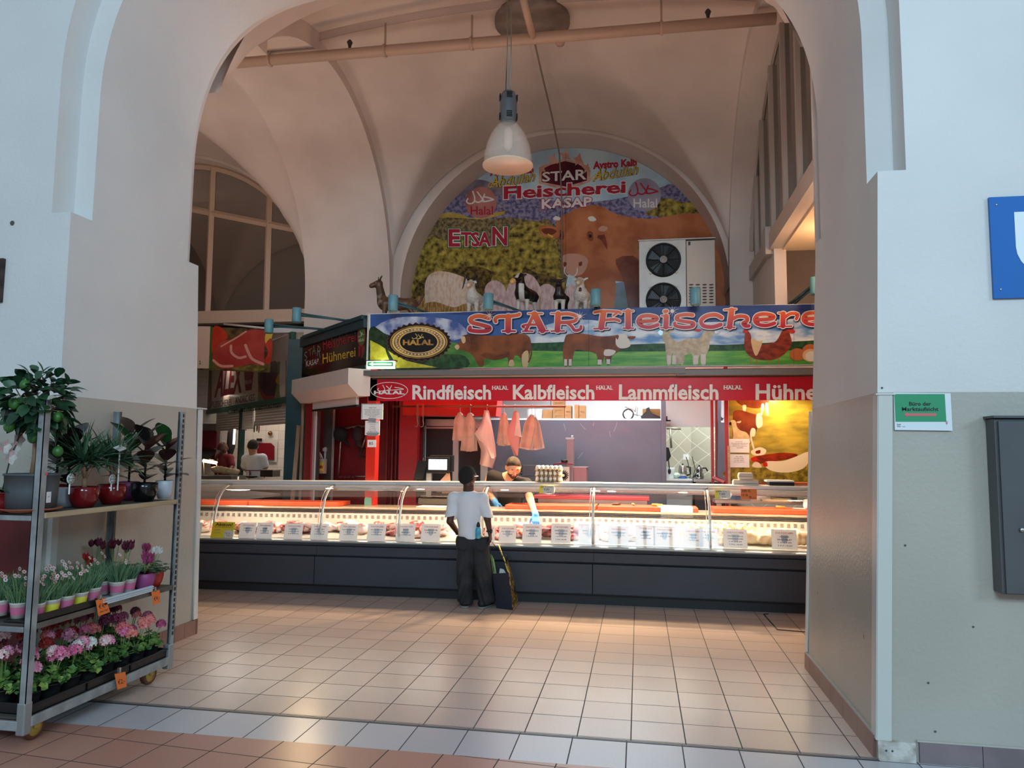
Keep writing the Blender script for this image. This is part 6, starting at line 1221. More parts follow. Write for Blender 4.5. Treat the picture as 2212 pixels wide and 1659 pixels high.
# ---- butcher bending over the counter
YB=9.42
def u(px,py,dy=0): return at(px,py,YB+dy)
t=thing('person','bearded man in black T-shirt and blue gloves reaching into the counter','person',(u(1095,1200).x,YB,0))
hc=u(1109,1009,-.38); hr=.108
hd,HQ,hrot=head(hc,hr,(.32,-.80,-.55),(.12,-.35,1))
sL,sR=u(1066,1030,-.02),u(1136,1047,-.28); eL,eR=u(1055,1062,.0),u(1145,1077,-.62); wL=u(1071,1086,-.20); wR=u(1157,1112,-.84)
body=hd+[('c',hc+V((-.01,.06,-.06)),u(1100,1034,-.10),.058,.07),('c',u(1100,1034,-.10),u(1099,1046,0),.09,.12,{'n':(0,1,0),'s':1.2,'k':.05}),('c',sL,sR,.072,.072,{'k':.05}),('c',u(1098,1048,.0),u(1100,1085,.06),.135,.13,{'n':(0,1,0),'s':1.3,'k':.05}),('c',u(1100,1085,.06),u(1100,1125,.08),.13,.125,{'n':(0,1,0),'s':1.25}),
 ('c',sL,eL,.058,.046,{'k':.03}),('c',eL,wL,.046,.031,{'k':.01}),('c',sR,eR,.058,.045,{'k':.03}),('c',eR,wR,.045,.030,{'k':.01}),
 ('c',u(1086,1130,.08),V((u(1086,1130).x,YB+.08,.10)),.08,.05,{'k':.03}),('c',u(1112,1130,.08),V((u(1112,1130).x,YB+.12,.10)),.08,.05,{'k':.03}),('c',V((u(1086,1130).x,YB+.10,.045)),V((u(1086,1130).x,YB-.08,.04)),.042,.036),('c',V((u(1112,1130).x,YB+.13,.045)),V((u(1112,1130).x,YB-.05,.04)),.042,.036)]
body+=hand(wL,None,(.25,-.4,-.75),(.6,.3,-.4),(.5,-.6,.2),.17,(.7,.7,.7,.8),.009)+hand(wR,None,(.12,-.55,-.85),(-.2,.5,-.5),(-1,-.1,0),.17,(.35,.4,.4,.5),.009)
skin(body,.008,.016,SKL).build('body',t)
skin([('c',sL,sR,.084,.084,{'k':.06}),('c',u(1098,1046,.0),u(1100,1085,.06),.152,.147,{'n':(0,1,0),'s':1.25,'k':.06}),('c',u(1100,1085,.06),u(1100,1122,.08),.147,.145,{'n':(0,1,0),'s':1.2}),('c',sL,eL.lerp(sL,.25),.078,.07,{'k':.04}),('c',sR,eR.lerp(sR,.35),.078,.068,{'k':.04}),('c',hc+V((-.01,.06,-.06)),u(1102,1034,-.16),.06,.068,'-')],.008,.02,TEB,
 bumpf=lambda X,Y,Z:.004*np.sin(30*Z+22*X)).build('tshirt',t)
skin([('c',u(1086,1124,.08),V((u(1086,1130).x,YB+.08,.5)),.105,.085,{'k':.05}),('c',V((u(1086,1130).x,YB+.08,.5)),V((u(1086,1130).x,YB+.1,.09)),.085,.07),('c',u(1112,1124,.08),V((u(1112,1130).x,YB+.1,.5)),.105,.085,{'k':.05}),('c',V((u(1112,1130).x,YB+.1,.5)),V((u(1112,1130).x,YB+.12,.09)),.085,.07)],.012,.02,DEN).build('trousers',t)
for x_,dy in ((1086,.0),(1112,.03)): p=V((u(x_,1130).x,YB+dy,.05)); skin([('c',p+V((0,.1,.0)),p+V((0,-.1,-.005)),.055,.045)],.01,.01,M('shoe_black','17171a',.6),cut=lambda X,Y,Z:.002-Z).build('shoe',t)
fv=V((.32,-.80,-.55)).normalized()
skin([('e',HQ(0,-.12,.2),(hr*.85,hr*1.02,hr*.98),hrot),('e',HQ(0,.25,.72),(hr*.6,hr*.5,hr*.33),hrot,{'k':.02})],.006,.02,HAIRN,cut=lambda X,Y,Z: .9*((X-hc.x)*fv.x+(Y-hc.y)*fv.y+(Z-hc.z)*fv.z)+.004-((X-hc.x)*.25+(Y-hc.y)*-.5+(Z-hc.z)*.83)).build('hair',t)
BRD=M('beard','3a261a',.8,col2='4e3424',ns=90)
skin([('e',HQ(0,.24,-.50),(hr*.66,hr*.70,hr*.68),hrot),('c',HQ(0,.58,-.97),HQ(0,.66,-.9),hr*.24,hr*.22,{'k':.03}),('c',HQ(-.26,.86,-.42),HQ(.26,.86,-.42),hr*.07,hr*.07,{'k':.01}),('c',HQ(-.16,.98,-.56),HQ(.16,.98,-.56),hr*.14,hr*.14,'-')],.005,.012,BRD,cut=lambda X,Y,Z: np.minimum(1,((X-hc.x)*.0+(Y-hc.y)*-.45+(Z-hc.z)*.89)+.036)).build('beard',t)
mb=MB()
for g in (-1,1): mb.tube([HQ(.15*g,.90,.20),HQ(.33*g,.90,.25),HQ(.5*g,.78,.2)],.006,HAIRN,6); mb.tube([HQ(.2*g,.87,.03),HQ(.34*g,.86,.0),HQ(.46*g,.77,.03)],.0035,EYD,5)
mb.build('brows',t)
mb=MB(); mb.tube([HQ(-.16,.96,-.56),HQ(0,1.0,-.55),HQ(.16,.96,-.56)],.006,M('lips','a5635a',.5),6); mb.build('lips',t)
for w,e,dv,nn,th in ((wL,eL,(.25,-.4,-.75),(.6,.3,-.4),(.5,-.6,.2)),(wR,eR,(.12,-.55,-.85),(-.2,.5,-.5),(-1,-.1,0))):
    skin([('c',w.lerp(e,.16),w,.038,.036)]+hand(w,None,dv,nn,th,.178,(.7,.7,.7,.8) if w is wL else (.35,.4,.4,.5),.0112),.005,.01,GLV).build('glove',t)
# ---- the two men of the neighbour stall
YM=13.3
def m2(px,py,dy=0): return at(px,py,YM+dy)
t=thing('person','man in white T-shirt and apron ties seen from behind in the neighbour stall','person',(m2(550,1040).x,YM,0))
hc=m2(546,964); hr=.118; hd,HQ,hrot=head(hc,hr,(-.5,.86,-.3),(0,.1,1)); X=m2(550,1010).x
sl,sr=m2(532,991),m2(567,990); er=m2(574,1008,.03); wr=m2(570,1021,.22); el_=m2(527,1010,.06); wl=m2(538,1022,.3)
hip=m2(548,1036).z
skin(hd+[('c',hc+V((0,-.02,-.1)),m2(549,986),.06,.066),('c',sl,sr,.075,.075,{'k':.05}),('c',m2(549,1000),m2(549,1030),.15,.135,{'n':(0,1,0),'s':1.35,'k':.05}),('c',sr,er,.06,.047,{'k':.03}),('c',er,wr,.047,.032),('c',sl,el_,.06,.047,{'k':.03}),('c',el_,wl,.047,.032),('c',m2(541,1036),V((m2(541,1036).x,YM,.1)),.09,.055),('c',m2(557,1036),V((m2(557,1036).x,YM,.1)),.09,.055)]+hand(wr,None,(-.4,.6,-.6),(-.4,-.5,-.5),(-.3,.6,.6),.18,(.6,.6,.6,.6),.0105),.012,.02,SKM).build('body',t)
skin([('c',sl,sr,.088,.088,{'k':.06}),('c',m2(549,1000),m2(549,1031),.168,.15,{'n':(0,1,0),'s':1.3,'k':.05}),('c',sr,er.lerp(sr,.25),.08,.075,{'k':.04}),('c',sl,el_.lerp(sl,.25),.08,.075,{'k':.04})],.012,.02,TEE).build('tshirt',t)
skin([('c',m2(549,1034),m2(549,1040),.15,.15,{'n':(0,1,0),'s':1.25}),('c',m2(541,1036),V((m2(541,1036).x,YM,.06)),.11,.085,{'k':.05}),('c',m2(557,1036),V((m2(557,1036).x,YM,.06)),.11,.085,{'k':.05})],.014,.02,M('trousers_white','d8d6d2',.8)).build('trousers',t)
skin([('e',HQ(0,-.12,.15),(hr*.86,hr*1.02,hr*.96),hrot)],.01,.02,M('hair_dark_grey','2a2624',.85),cut=lambda X,Y,Z:(hc.z-.06)-Z).build('hair',t)
mb=MB(); R1=M('apron_tie','6a2a34',.7); c=m2(549,1016); mb.tube([c+V((.165*math.cos(a),.13*math.sin(a),.0)) for a in np.arange(0,6.4,.3)],.008,R1,5,False); k=c+V((-.02,-.135,0)); mb.tube([k,k+V((.01,-.01,-.10)),k+V((-.01,-.01,-.24))],.007,R1,5); mb.tube([k,k+V((.03,-.01,-.08))],.009,R1,5); mb.build('apron_tie',t)
mb=MB(); c=m2(549,1030); mb.tube([c+V((.155*math.cos(a),.122*math.sin(a),.0)) for a in np.arange(0,6.4,.3)],.018,BLK,5,False); mb.build('belt',t)
YM=13.6
t=thing('person','bald man in a dark red shirt looking down in the neighbour stall','person',(m2(482,1010).x,YM,0))
hc=m2(481,969); hr=.118; hd,HQ,hrot=head(hc,hr,(.25,-.85,-.45),(0,-.3,1)); sl,sr=m2(466,990),m2(496,990)
skin(hd+[('c',hc+V((0,.03,-.1)),m2(481,984),.06,.066),('c',sl,sr,.075,.075,{'k':.05}),('c',m2(481,1000),m2(481,1035),.15,.14,{'n':(0,1,0),'s':1.3}),('c',sr,m2(501,1008,-.05),.06,.047),('c',m2(501,1008,-.05),m2(494,1020,-.25),.045,.03),('c',sl,m2(462,1008,-.05),.06,.047),('c',m2(462,1008,-.05),m2(470,1020,-.25),.045,.03),('c',m2(476,1035),V((m2(476,1035).x,YM,.08)),.1,.06),('c',m2(487,1035),V((m2(487,1035).x,YM,.08)),.1,.06)],.012,.02,M('skin_brown','6b4030',.45)).build('body',t)
skin([('c',sl,sr,.088,.088,{'k':.06}),('c',m2(481,1000),m2(481,1036),.168,.155,{'n':(0,1,0),'s':1.25}),('c',sr,m2(500,1004,-.04),.08,.07),('c',sl,m2(463,1004,-.04),.08,.07)],.012,.02,M('shirt_maroon','7a2028',.8)).build('shirt',t)
# ------------------------------------------------------------------ animal statues on the stall roof
RZ=3.325
def quad(c,f,L,hl,rb,neck,hd_,leg_r=.022,s=1):
    """standing animal: c ground centre, f facing, L body length, hl leg length, rb barrel radius, neck (forward,up), head length"""
    f=V(f).normalized(); sd=f.cross(V((0,0,1))); c=V(c); o=[]
    bz=hl+rb*.8; F=c+f*L/2+V((0,0,bz)); B=c-f*L/2+V((0,0,bz))
    o+=[('c',F,F.lerp(B,.5)-V((0,0,rb*.02)),rb*1.05,rb*.98,{'k':.03}),('c',F.lerp(B,.5),B+V((0,0,rb*.05)),rb*.9,rb*.95,{'k':.03})]
    nb=F+f*rb*.4+V((0,0,rb*.3)); nt=nb+f*neck[0]+V((0,0,neck[1])); o+=[('c',nb,nt,rb*.78,rb*.5,{'k':.03})]
    for g in (-1,1):
        a=F+sd*g*rb*.62-f*rb*.1; kn=V((a.x,a.y,c.z+hl*.5))+f*.01; ft=V((a.x,a.y,c.z+.012)); o+=[('c',a,kn,leg_r*1.7,leg_r*1.05,{'k':.02}),('c',kn,ft,leg_r,leg_r*.85,{'k':.008}),('c',ft,ft+f*.018,leg_r*1.05,leg_r*.95,{'k':.006})]
        a=B+sd*g*rb*.6; st=a+f*.03-V((0,0,hl*.35)); hk=V((a.x,a.y,c.z+hl*.42))-f*.045; ft=V((a.x,a.y,c.z+.012))-f*.03; o+=[('c',a,st,leg_r*2.3,leg_r*1.5,{'k':.02}),('c',st,hk,leg_r*1.4,leg_r*.95,{'k':.01}),('c',hk,ft,leg_r*.9,leg_r*.8,{'k':.008}),('c',ft,ft+f*.018,leg_r*1.05,leg_r*.95,{'k':.006})]
    return o,nt,F,B,sd
def ahead(nt,hf,hl,r):
    hf=V(hf).normalized(); return [('c',nt+V((0,0,r*.2)),nt+hf*hl,r,r*.62,{'k':.02}),('c',nt+hf*hl*.85,nt+hf*hl*1.05-V((0,0,r*.1)),r*.6,r*.55,{'k':.01})]
def ears(nt,hf,sd,r,l,dz,w=.022):
    return [('c',nt+sd*g*r*.8+V((0,0,r*.5)),nt+sd*g*(r*.8+l)+V((0,0,r*.5+dz)),w,w*.45,{'n':(hf[0],hf[1],0),'s':1.8,'k':.01}) for g in (-1,1)]
STB=M('statue_black','141210',.3); STW=M('statue_white','cfc8bf',.4,bump=.4,bs=40); STK=M('statue_skin','c9b49a',.4); STG=M('goat_brown','6b4a34',.4,col2='50382a',ns=7); STGD=M('goat_dark','2c2420',.5,col2='8a7a6a',ns=20); HORN=M('statue_horn','4a4038',.5); SEYE=M('statue_eye','c98f3a',.3)
def wool(X,Y,Z): return .006*np.sin(95*X+3*np.sin(60*Z))*np.sin(90*Z+3*np.sin(70*Y))
def eyes(t,nt,hf,sd,r,l):
    hf=V(hf).normalized()
    for g in (-1,1): mb=MB(); mb.ell(nt+hf*l+sd*g*r*.82+V((0,0,r*.35)),(.009,.009,.009),SEYE,8); mb.ell(nt+hf*(l+.005)+sd*g*(r*.82+.004)+V((0,0,r*.35)),(.006,.006,.006),EYD,8); mb.build('eye',t)
# goat, turned to the left
g=at(860,672,9.45); g=V((g.x,9.45,RZ)); hf=(-.94,-.3,-.25)
t=thing('goat_statue','brown goat statue with short horns at the left end of the stall roof','statue',g)
o,nt,F,B,sd=quad(g,(-1,-.25,0),.36,.17,.088,(.05,.24),.1)
o+=ahead(nt,hf,.10,.05)+ears(nt,hf,sd,.045,.055,.05,.02)+[('c',B+V((.08,.02,.0)),B+V((.15,.04,.12)),.022,.012)]
skin(o,.007,.015,matfn=lambda c: ((c[:,2]<RZ+.12)|((c[:,2]<RZ+.36)&(c[:,0]<F.x-.01)&(c[:,1]<9.42))).astype(int),mats=[STG,STGD]).build('body',t)
for gg in (-1,1): mb=MB(); p=nt+sd*gg*.022+V((.01,0,.045)); mb.tube([p,p+V((.012,0,.04)),p+V((.035,0,.07))],[.010,.008,.003],HORN,7); mb.build('horn',t)
eyes(t,nt,hf,sd,.05,.04)
def front_statue(px,name,label,Y,H,mats,matfn,kind,hf=(-.15,-1,-.12),rb=.085,res=.007,bump=None,L=.24,top=None):
    c=at(px,670,Y); c=V((c.x,Y,RZ)); f=(hf[0]*.6,-1,0); t=thing(name,label,'statue',c)
    hl=H*.36; o,nt,F,B,sd=quad(c,f,L,hl,rb,(.05,H-hl-rb*1.6-.09),.1,leg_r=.021)
    return t,c,o,nt,F,B,V(f).normalized(),sd
# horned white sheep
t,c,o,nt,F,B,f,sd=front_statue(1027,'ram_statue','white sheep statue with black curled horns left of the calf','9.4' and 9.4,.56,None,None,'ram')
hf=V((-.1,-1,-.35)); o+=ahead(nt,hf,.10,.048)+ears(nt,hf,sd,.05,.05,-.005,.02)
skin(o,.007,.018,matfn=lambda c_: (c_[:,1]<nt.y-.055).astype(int),mats=[STW,STK],bumpf=lambda X,Y,Z: np.where(Y<nt.y-.03,0,wool(X,Y,Z))).build('body',t)
for g in (-1,1):
    mb=MB(); p=nt+sd*g*.035+V((0,0,.05)); mb.tube([p+sd*g*.115*(k/7)*math.sin(min(2.2,k*.55)+.2)*1.0+V((0,-.01*k*.3,.075*math.sin(k*.62)-.012*k*.55)) for k in range(8)],[.016,.016,.015,.014,.012,.010,.008,.004],STB,8); mb.build('horn',t)
eyes(t,nt,hf,sd,.048,.03)
# calf
t,c,o,nt,F,B,f,sd=front_statue(1138,'calf_statue','large black and white calf statue in the middle of the roof',9.45,.64,None,None,'calf',hf=(-.5,-1,-.1),rb=.10,L=.26)
hf=V((-.55,-.8,-.5)); o+=ahead(nt,hf,.15,.055)+ears(nt,hf,sd,.05,.05,.01,.026)
skin(o,.007,.018,matfn=lambda c_: np.where(((c_-np.array(nt+hf.normalized()*.16))**2).sum(1)<.05**2,2,np.where((c_[:,2]<RZ+.23)|((abs(c_[:,0]-F.x+.0)<.035)&(c_[:,1]<F.y-.05)&(c_[:,2]<RZ+.42))|((abs((c_-np.array(nt))@np.array(sd))<.018)&(c_[:,2]>nt.z-.02)&(c_[:,1]<nt.y-.02)),1,0)),mats=[STB,STW,M('calf_nose','d8a868',.4)]).build('body',t)
eyes(t,nt,hf,sd,.055,.05)
mb=MB(); mb.tube([B+V((.02,.11,.05)),B+V((.11,.05,.02)),B+V((.12,0,-.16))],[.012,.01,.014],M('calf_tail','c9b070',.5),6); mb.build('tail',t)
# black kid with white legs
t,c,o,nt,F,B,f,sd=front_statue(1212,'lamb_statue','small black lamb statue with white legs right of the calf',9.35,.53,None,None,'kid',rb=.072,L=.2)
hf=V((.1,-1,-.25)); o+=ahead(nt,hf,.09,.042)+ears(nt,hf,sd,.045,.055,.02,.022)
skin(o,.007,.016,matfn=lambda c_: np.where((c_[:,2]<RZ+.20)&(c_[:,1]<9.33),1,0),mats=[STB,STW]).build('body',t); eyes(t,nt,hf,sd,.042,.03)
# white sheep
t,c,o,nt,F,B,f,sd=front_statue(1258,'sheep_statue','white woolly sheep statue with a green cord left of the cooling unit',9.4,.55,None,None,'sheep',rb=.09,L=.22)
hf=V((-.15,-1,-.3)); o+=ahead(nt,hf,.10,.05)+ears(nt,hf,sd,.05,.06,.02,.022)
skin(o,.007,.018,matfn=lambda c_: (c_[:,1]<nt.y-.05).astype(int),mats=[STW,STK],bumpf=lambda X,Y,Z: np.where(Y<nt.y-.03,0,wool(X,Y,Z))).build('body',t); eyes(t,nt,hf,sd,.05,.03)
mb=MB(); n=F+V((0,-.10,.10)); mb.tube([n+V((-.06,.03,.07)),n+V((0,-.015,-.04)),n+V((.06,.03,.07))],.004,M('cord_green','2f7a5a',.6),5); mb.lathe([(.004,.03),(.016,.02),(.02,-.015),(.015,-.02)],M('bell','6a3a2a',.4,.5),10,c=n+V((0,-.02,-.06))); mb.build('bell_cord',t)
# ------------------------------------------------------------------ cooling unit
YA=10.5; a=at(1380,521,YA); b2=at(1544,518,YA); ACW=M('unit_white','c2bcb4',.4,.2,col2='b4aea8',ns=4); ACP=M('unit_panel','c8bcb0',.45)
t=thing('cooling_unit','large white cooling unit with two black fans on the stall roof','cooling unit',((a.x+b2.x)/2,YA,RZ))
m_=at(1482,521,YA).x
mb=MB(); mb.box(a.x,m_-.003,YA,YA+.42,RZ,a.z,ACW); mb.build('housing',t,bevel=.006); mb=MB(); mb.box(m_+.003,b2.x,YA,YA+.42,RZ,b2.z,ACP); mb.build('service_panel',t,bevel=.006); mb=MB(); mb.box(a.x-.01,b2.x+.01,YA-.012,YA+.43,a.z,a.z+.015,ACW); mb.build('lid',t)
for py in (562,648):
    c=at(1433,py,YA-.002); R=.245; mb=MB(); mb.lathe([(R,.0),(R,.03),(R-.018,.04),(R-.02,.005)],BLK,36,c=c,T=Matrix.Rotation(PI/2,3,'X'),cap=False); fn=mb.build('fan_ring',t)
    mb=MB(); mb.lathe([(0.001,.006),(R-.02,.006)],M('fan_well','0b0b0c',.6),36,c=c,T=Matrix.Rotation(PI/2,3,'X'),cap=False); mb.build('fan_well',fn)
    for k in range(5): mb=MB(); q=k*1.257; mb.add([c+V((r*math.cos(q+w_),-.012+dy,r*math.sin(q+w_))) for r,w_,dy in ((.05,0,0),(.21,-.1,-.004),(.215,.5,.004),(.06,.6,.004))],[(0,1,2,3)],M('fan_blade_black','1c1c1f',.4)); mb.build('blade',fn)
    mb=MB()
    for r in np.arange(.06,R,.022): mb.tube([c+V((r*math.cos(x),-.042,r*math.sin(x))) for x in np.arange(0,6.4,.2)],.0016,BLK,4,False)
    for x in np.arange(0,6.2,PI/4): mb.tube([c+V((.03*math.cos(x),-.042,.03*math.sin(x))),c+V((R*math.cos(x),-.035,R*math.sin(x)))],.003,BLK,4)
    mb.build('grille',fn)
    mb=MB(); mb.lathe([(.055,.045),(.05,.05),(.02,.05),(.018,.055),(.001,.055)],M('hub_grey','9a9896',.4),20,c=c,T=Matrix.Rotation(PI/2,3,'X')); mb.build('hub',fn)
    for x in (.8,2.35,3.93,5.5): mb=MB(); mb.obox(c+V((R*1.05*math.cos(x),-.01,R*1.05*math.sin(x))),.03,.02,.03,ACP,(0,x,0)); mb.build('clip',fn)
mb=MB(); q=at(1489,526,YA-.002); mb.obox(q,.03,.012,.05,BLK); mb.build('lock',t)
for i in range(4):
    for j in range(7):
        q=at(1493+i*14.5,615+j*6.4,YA-.001); mb=MB(); mb.ell(q,(.033,.006,.011),M('louvre_dark','4a4642',.5),8); mb.build('vent_slot',t)
# ------------------------------------------------------------------ pendant lamp
c=at(1097,345,7.0); t=thing('pendant_lamp','grey hall pendant lamp with a clear ribbed dome hanging from two cables','pendant lamp',c)
GLS=M('dome_glass','e9ddd2',.2,alpha=.26,bump=.15,bs=90); GBX=M('gear_grey','585e66',.45)
r0=.242; zb=at(1097,358,7.0).z; zt=at(1097,266,7.0).z; h=zt-zb
mb=MB(); mb.lathe([(r0*1.02,0),(r0,.03*h),(r0*.985,.2*h),(r0*.9,.45*h),(r0*.72,.72*h),(r0*.46,.93*h),(r0*.32,1.0*h)],GLS,48,c=(c.x,c.y,zb),cap=False); mb.lathe([(r0*1.0,.005*h),(r0*.97,.03*h),(r0*.95,.2*h),(r0*.87,.45*h),(r0*.69,.72*h),(r0*.44,.92*h)],GLS,48,c=(c.x,c.y,zb),cap=False); d=mb.build('dome',t)
mb=MB(); mb.lathe([(r0*1.03,-.008),(r0*1.035,.008),(r0*1.0,.01),(r0*.99,-.006)],M('dome_rim','e2c9b4',.3),48,c=(c.x,c.y,zb)); mb.build('rim',d)
mb=MB(); mb.lathe([(.02,.35*h),(.045,.45*h),(.045,.8*h),(.02,.9*h)],M('bulb','f0dccb',.3),16,c=(c.x,c.y,zb)); mb.build('bulb',t)
z2=at(1097,198,7.0).z; hh=z2-zt
mb=MB(); mb.lathe([(.062,0),(.075,.04*hh),(.085,.3*hh),(.086,.6*hh),(.078,.85*hh),(.06,.97*hh),(.03,1.0*hh)],GBX,24,c=(c.x,c.y,zt)); gb=mb.build('gear_housing',t)
for k in range(4):
    q=k*PI/2+.3
    for zz in (.12,.17,.22,.27,.72,.77,.82,.87): mb=MB(); p=V((c.x+.085*math.sin(q),c.y-.085*math.cos(q),zt+zz*hh)); mb.obox(p,.055,.012,.007,BLK,(0,0,q)); mb.build('cooling_slot',gb)
mb=MB(); tp=at(1096,-140,7.0); mb.tube([(c.x-.012,c.y,z2),(tp.x-.0,tp.y,6.72)],.007,M('lamp_cable','8f948c',.5),6); mb.tube([(c.x+.02,c.y,z2),(tp.x+.05,tp.y,6.72)],.007,M('lamp_cable','8f948c'),6); mb.tube([(c.x-.03,c.y,z2-.03),(c.x-.02,c.y,z2+.4),(tp.x+.01,tp.y,6.7)],.004,BLK,5); mb.build('cable',t)
# ------------------------------------------------------------------ flower trolley
GAL=M('galvanised','a2a6a8',.5,.3,col2='85898b',ns=7,det=6); GALD=M('galvanised_dark','55585a',.5,.7,col2='6d6f70',ns=8); PLY=M('plywood','b59f80',.6,col2='a08a6c',ns=4,stretch=(1,.3,4)); SHM=M('shelf_metal','6d6a64',.5,.5,col2='58554f',ns=6); BPT=M('pot_black','1b1c1e',.5); TRB=M('tray_black','17181a',.45); SOIL=M('soil','2a1d15',.95)
CX0,CX1,CY0,CY1=-3.77,-3.22,3.58,4.86
t=thing('flower_trolley','galvanised three tier flower trolley with plants beside the left pier','trolley',((CX0+CX1)/2,(CY0+CY1)/2,0))
for k,(x,y,sx,sy) in enumerate(((CX1,CY0,-1,1),(CX1,CY1,-1,-1),(CX0,CY0,1,1),(CX0,CY1,1,-1))):
    mb=MB(); w=.042; mb.box(min(x,x+sx*w),max(x,x+sx*w),min(y,y+sy*.004),max(y,y+sy*.004),.1,1.86,GAL); mb.box(min(x,x+sx*.004),max(x,x+sx*.004),min(y,y+sy*w),max(y,y+sy*w),.1,1.86,GAL)
    mb.box(min(x+sx*w,x+sx*(w-.004)),max(x+sx*w,x+sx*(w-.004)),min(y,y+sy*.02),max(y,y+sy*.02),.1,1.86,GALD); p=mb.build('post',t)
    mb=MB(); z=.3
    while z<1.84: mb.box(x+(.0008 if sx<0 else -.0022),x+(.0022 if sx<0 else -.0008),y+sy*.014,y+sy*.028,z,z+.024,BLK); z+=.038
    if y==CY1: tag(mb.build('slots',p),kind='stuff')
    mb=MB(); mb.box(min(x-sx*.003,x+sx*.05),max(x-sx*.003,x+sx*.05),min(y-sy*.003,y+sy*.05),max(y-sy*.003,y+sy*.05),.07,.24,M('casting','9da0a2',.45,.6)); mb.build('corner_casting',t,bevel=.008)
for i,(z,m) in enumerate(((.155,GAL),(.643,SHM),(1.235,PLY))):
    mb=MB(); mb.box(CX0+.03,CX1-.006,CY0+.03,CY1-.03,z-.012,z,M('shelf_board','4a4640',.7)); s=mb.build('shelf_board',t)
    h=.05 if i==0 else .028
    for x in (CX1,CX0): mb=MB(); mb.box(x-.012,x+.006,CY0+.045,CY1-.045,z-h,z+.004,m); mb.build('edge_rail',s,bevel=.004)
    for y in (CY0,CY1): mb=MB(); mb.box(CX0+.04,CX1-.04,y-.005,y+.012,z-h-.01,z-.01,GAL); mb.build('end_rail',s,bevel=.003)
HUB=M('wheel_hub','c0a24a',.5,col2='a88838',ns=9); TYR=M('wheel_tyre','6a4030',.6)
for x in (CX1-.08,CX0+.08):
    for y in (CY0+.15,CY1-.15):
        c=V((x,y,.066)); T=Matrix.Rotation(PI/2,3,'Y')@Matrix.Rotation(.0,3,'X'); mb=MB(); mb.lathe([(.045,-.018),(.062,-.02),(.066,-.012),(.066,.012),(.062,.02),(.045,.018)],TYR,28,c=c,T=T); w=mb.build('wheel',t)
        mb=MB(); mb.lathe([(.001,-.019),(.048,-.019),(.05,-.012),(.05,.012),(.048,.019),(.001,.019)],HUB,24,c=c,T=T); mb.lathe([(.001,.022),(.012,.022),(.014,.0)],DSTL,12,c=c,T=T); mb.build('hub',w)
        mb=MB()
        for s in (-.026,.026): mb.prism([V((x+s,y-.02,.06)),V((x+s,y+.02,.06)),V((x+s,y+.03,.135)),V((x+s,y-.03,.135))],(.004,0,0),HUB)
        mb.box(x-.03,x+.03,y-.032,y+.032,.128,.14,GALD); mb.build('fork',t)
mb=MB(); q=xat(96,1027,CX1); mb.add([q+V((.003,0,0)),q+V((.003,.02,.003)),q+V((.003,.015,.018)),q+V((.003,.004,.016))],[(0,1,2,3)],M('sticker_red','d85a5a',.5)); mb.build('sticker',t)
# orange price flags on the shelf edges
FO=M('flag_orange','e87434',.55)
def flag(pxs,txt,lab):
    P=Pl((CX1+.02,0,0),(1,0,0)); mb=MB(); q=[P(*p) for p in pxs]; mb.prism(q,(-.002,0,0),FO)
    a,b,c,d=pxs; L=lambda u,v:((a[0]*(1-u)+b[0]*u)*(1-v)+(d[0]*(1-u)+c[0]*u)*v,(a[1]*(1-u)+b[1]*u)*(1-v)+(d[1]*(1-u)+c[1]*u)*v)
    for s,(u0,v0,u1,v1) in txt: mb.txt(P,s,(L(u0,v0),L(u1,v0),L(u1,v1),L(u0,v1)),INK,1,0,.2)
    mb.box(CX1+.004,CX1+.02,(q[0].y+q[1].y)/2-.008,(q[0].y+q[1].y)/2+.008,max(q[0].z,q[1].z)-.005,max(q[0].z,q[1].z)+.025,ALU)
    return one(mb,'price_flag',lab,'price tag')
flag(((207,1297),(228,1291),(238,1322),(213,1331)),[('€4,-',(.15,.28,.85,.62)),('ohne Topf',(.15,.72,.9,.88))],'orange handwritten €4,- flag in the middle of the centre shelf edge')
flag(((327,1279),(345,1274),(347,1300),(332,1308)),[('€4,-',(.15,.4,.85,.75))],'orange handwritten €4,- flag near the right post of the trolley')
flag(((248,1456),(271,1451),(274,1483),(254,1490)),[('€2,-',(.15,.4,.85,.75))],'orange handwritten €2,- flag clipped to the bottom rail of the trolley')
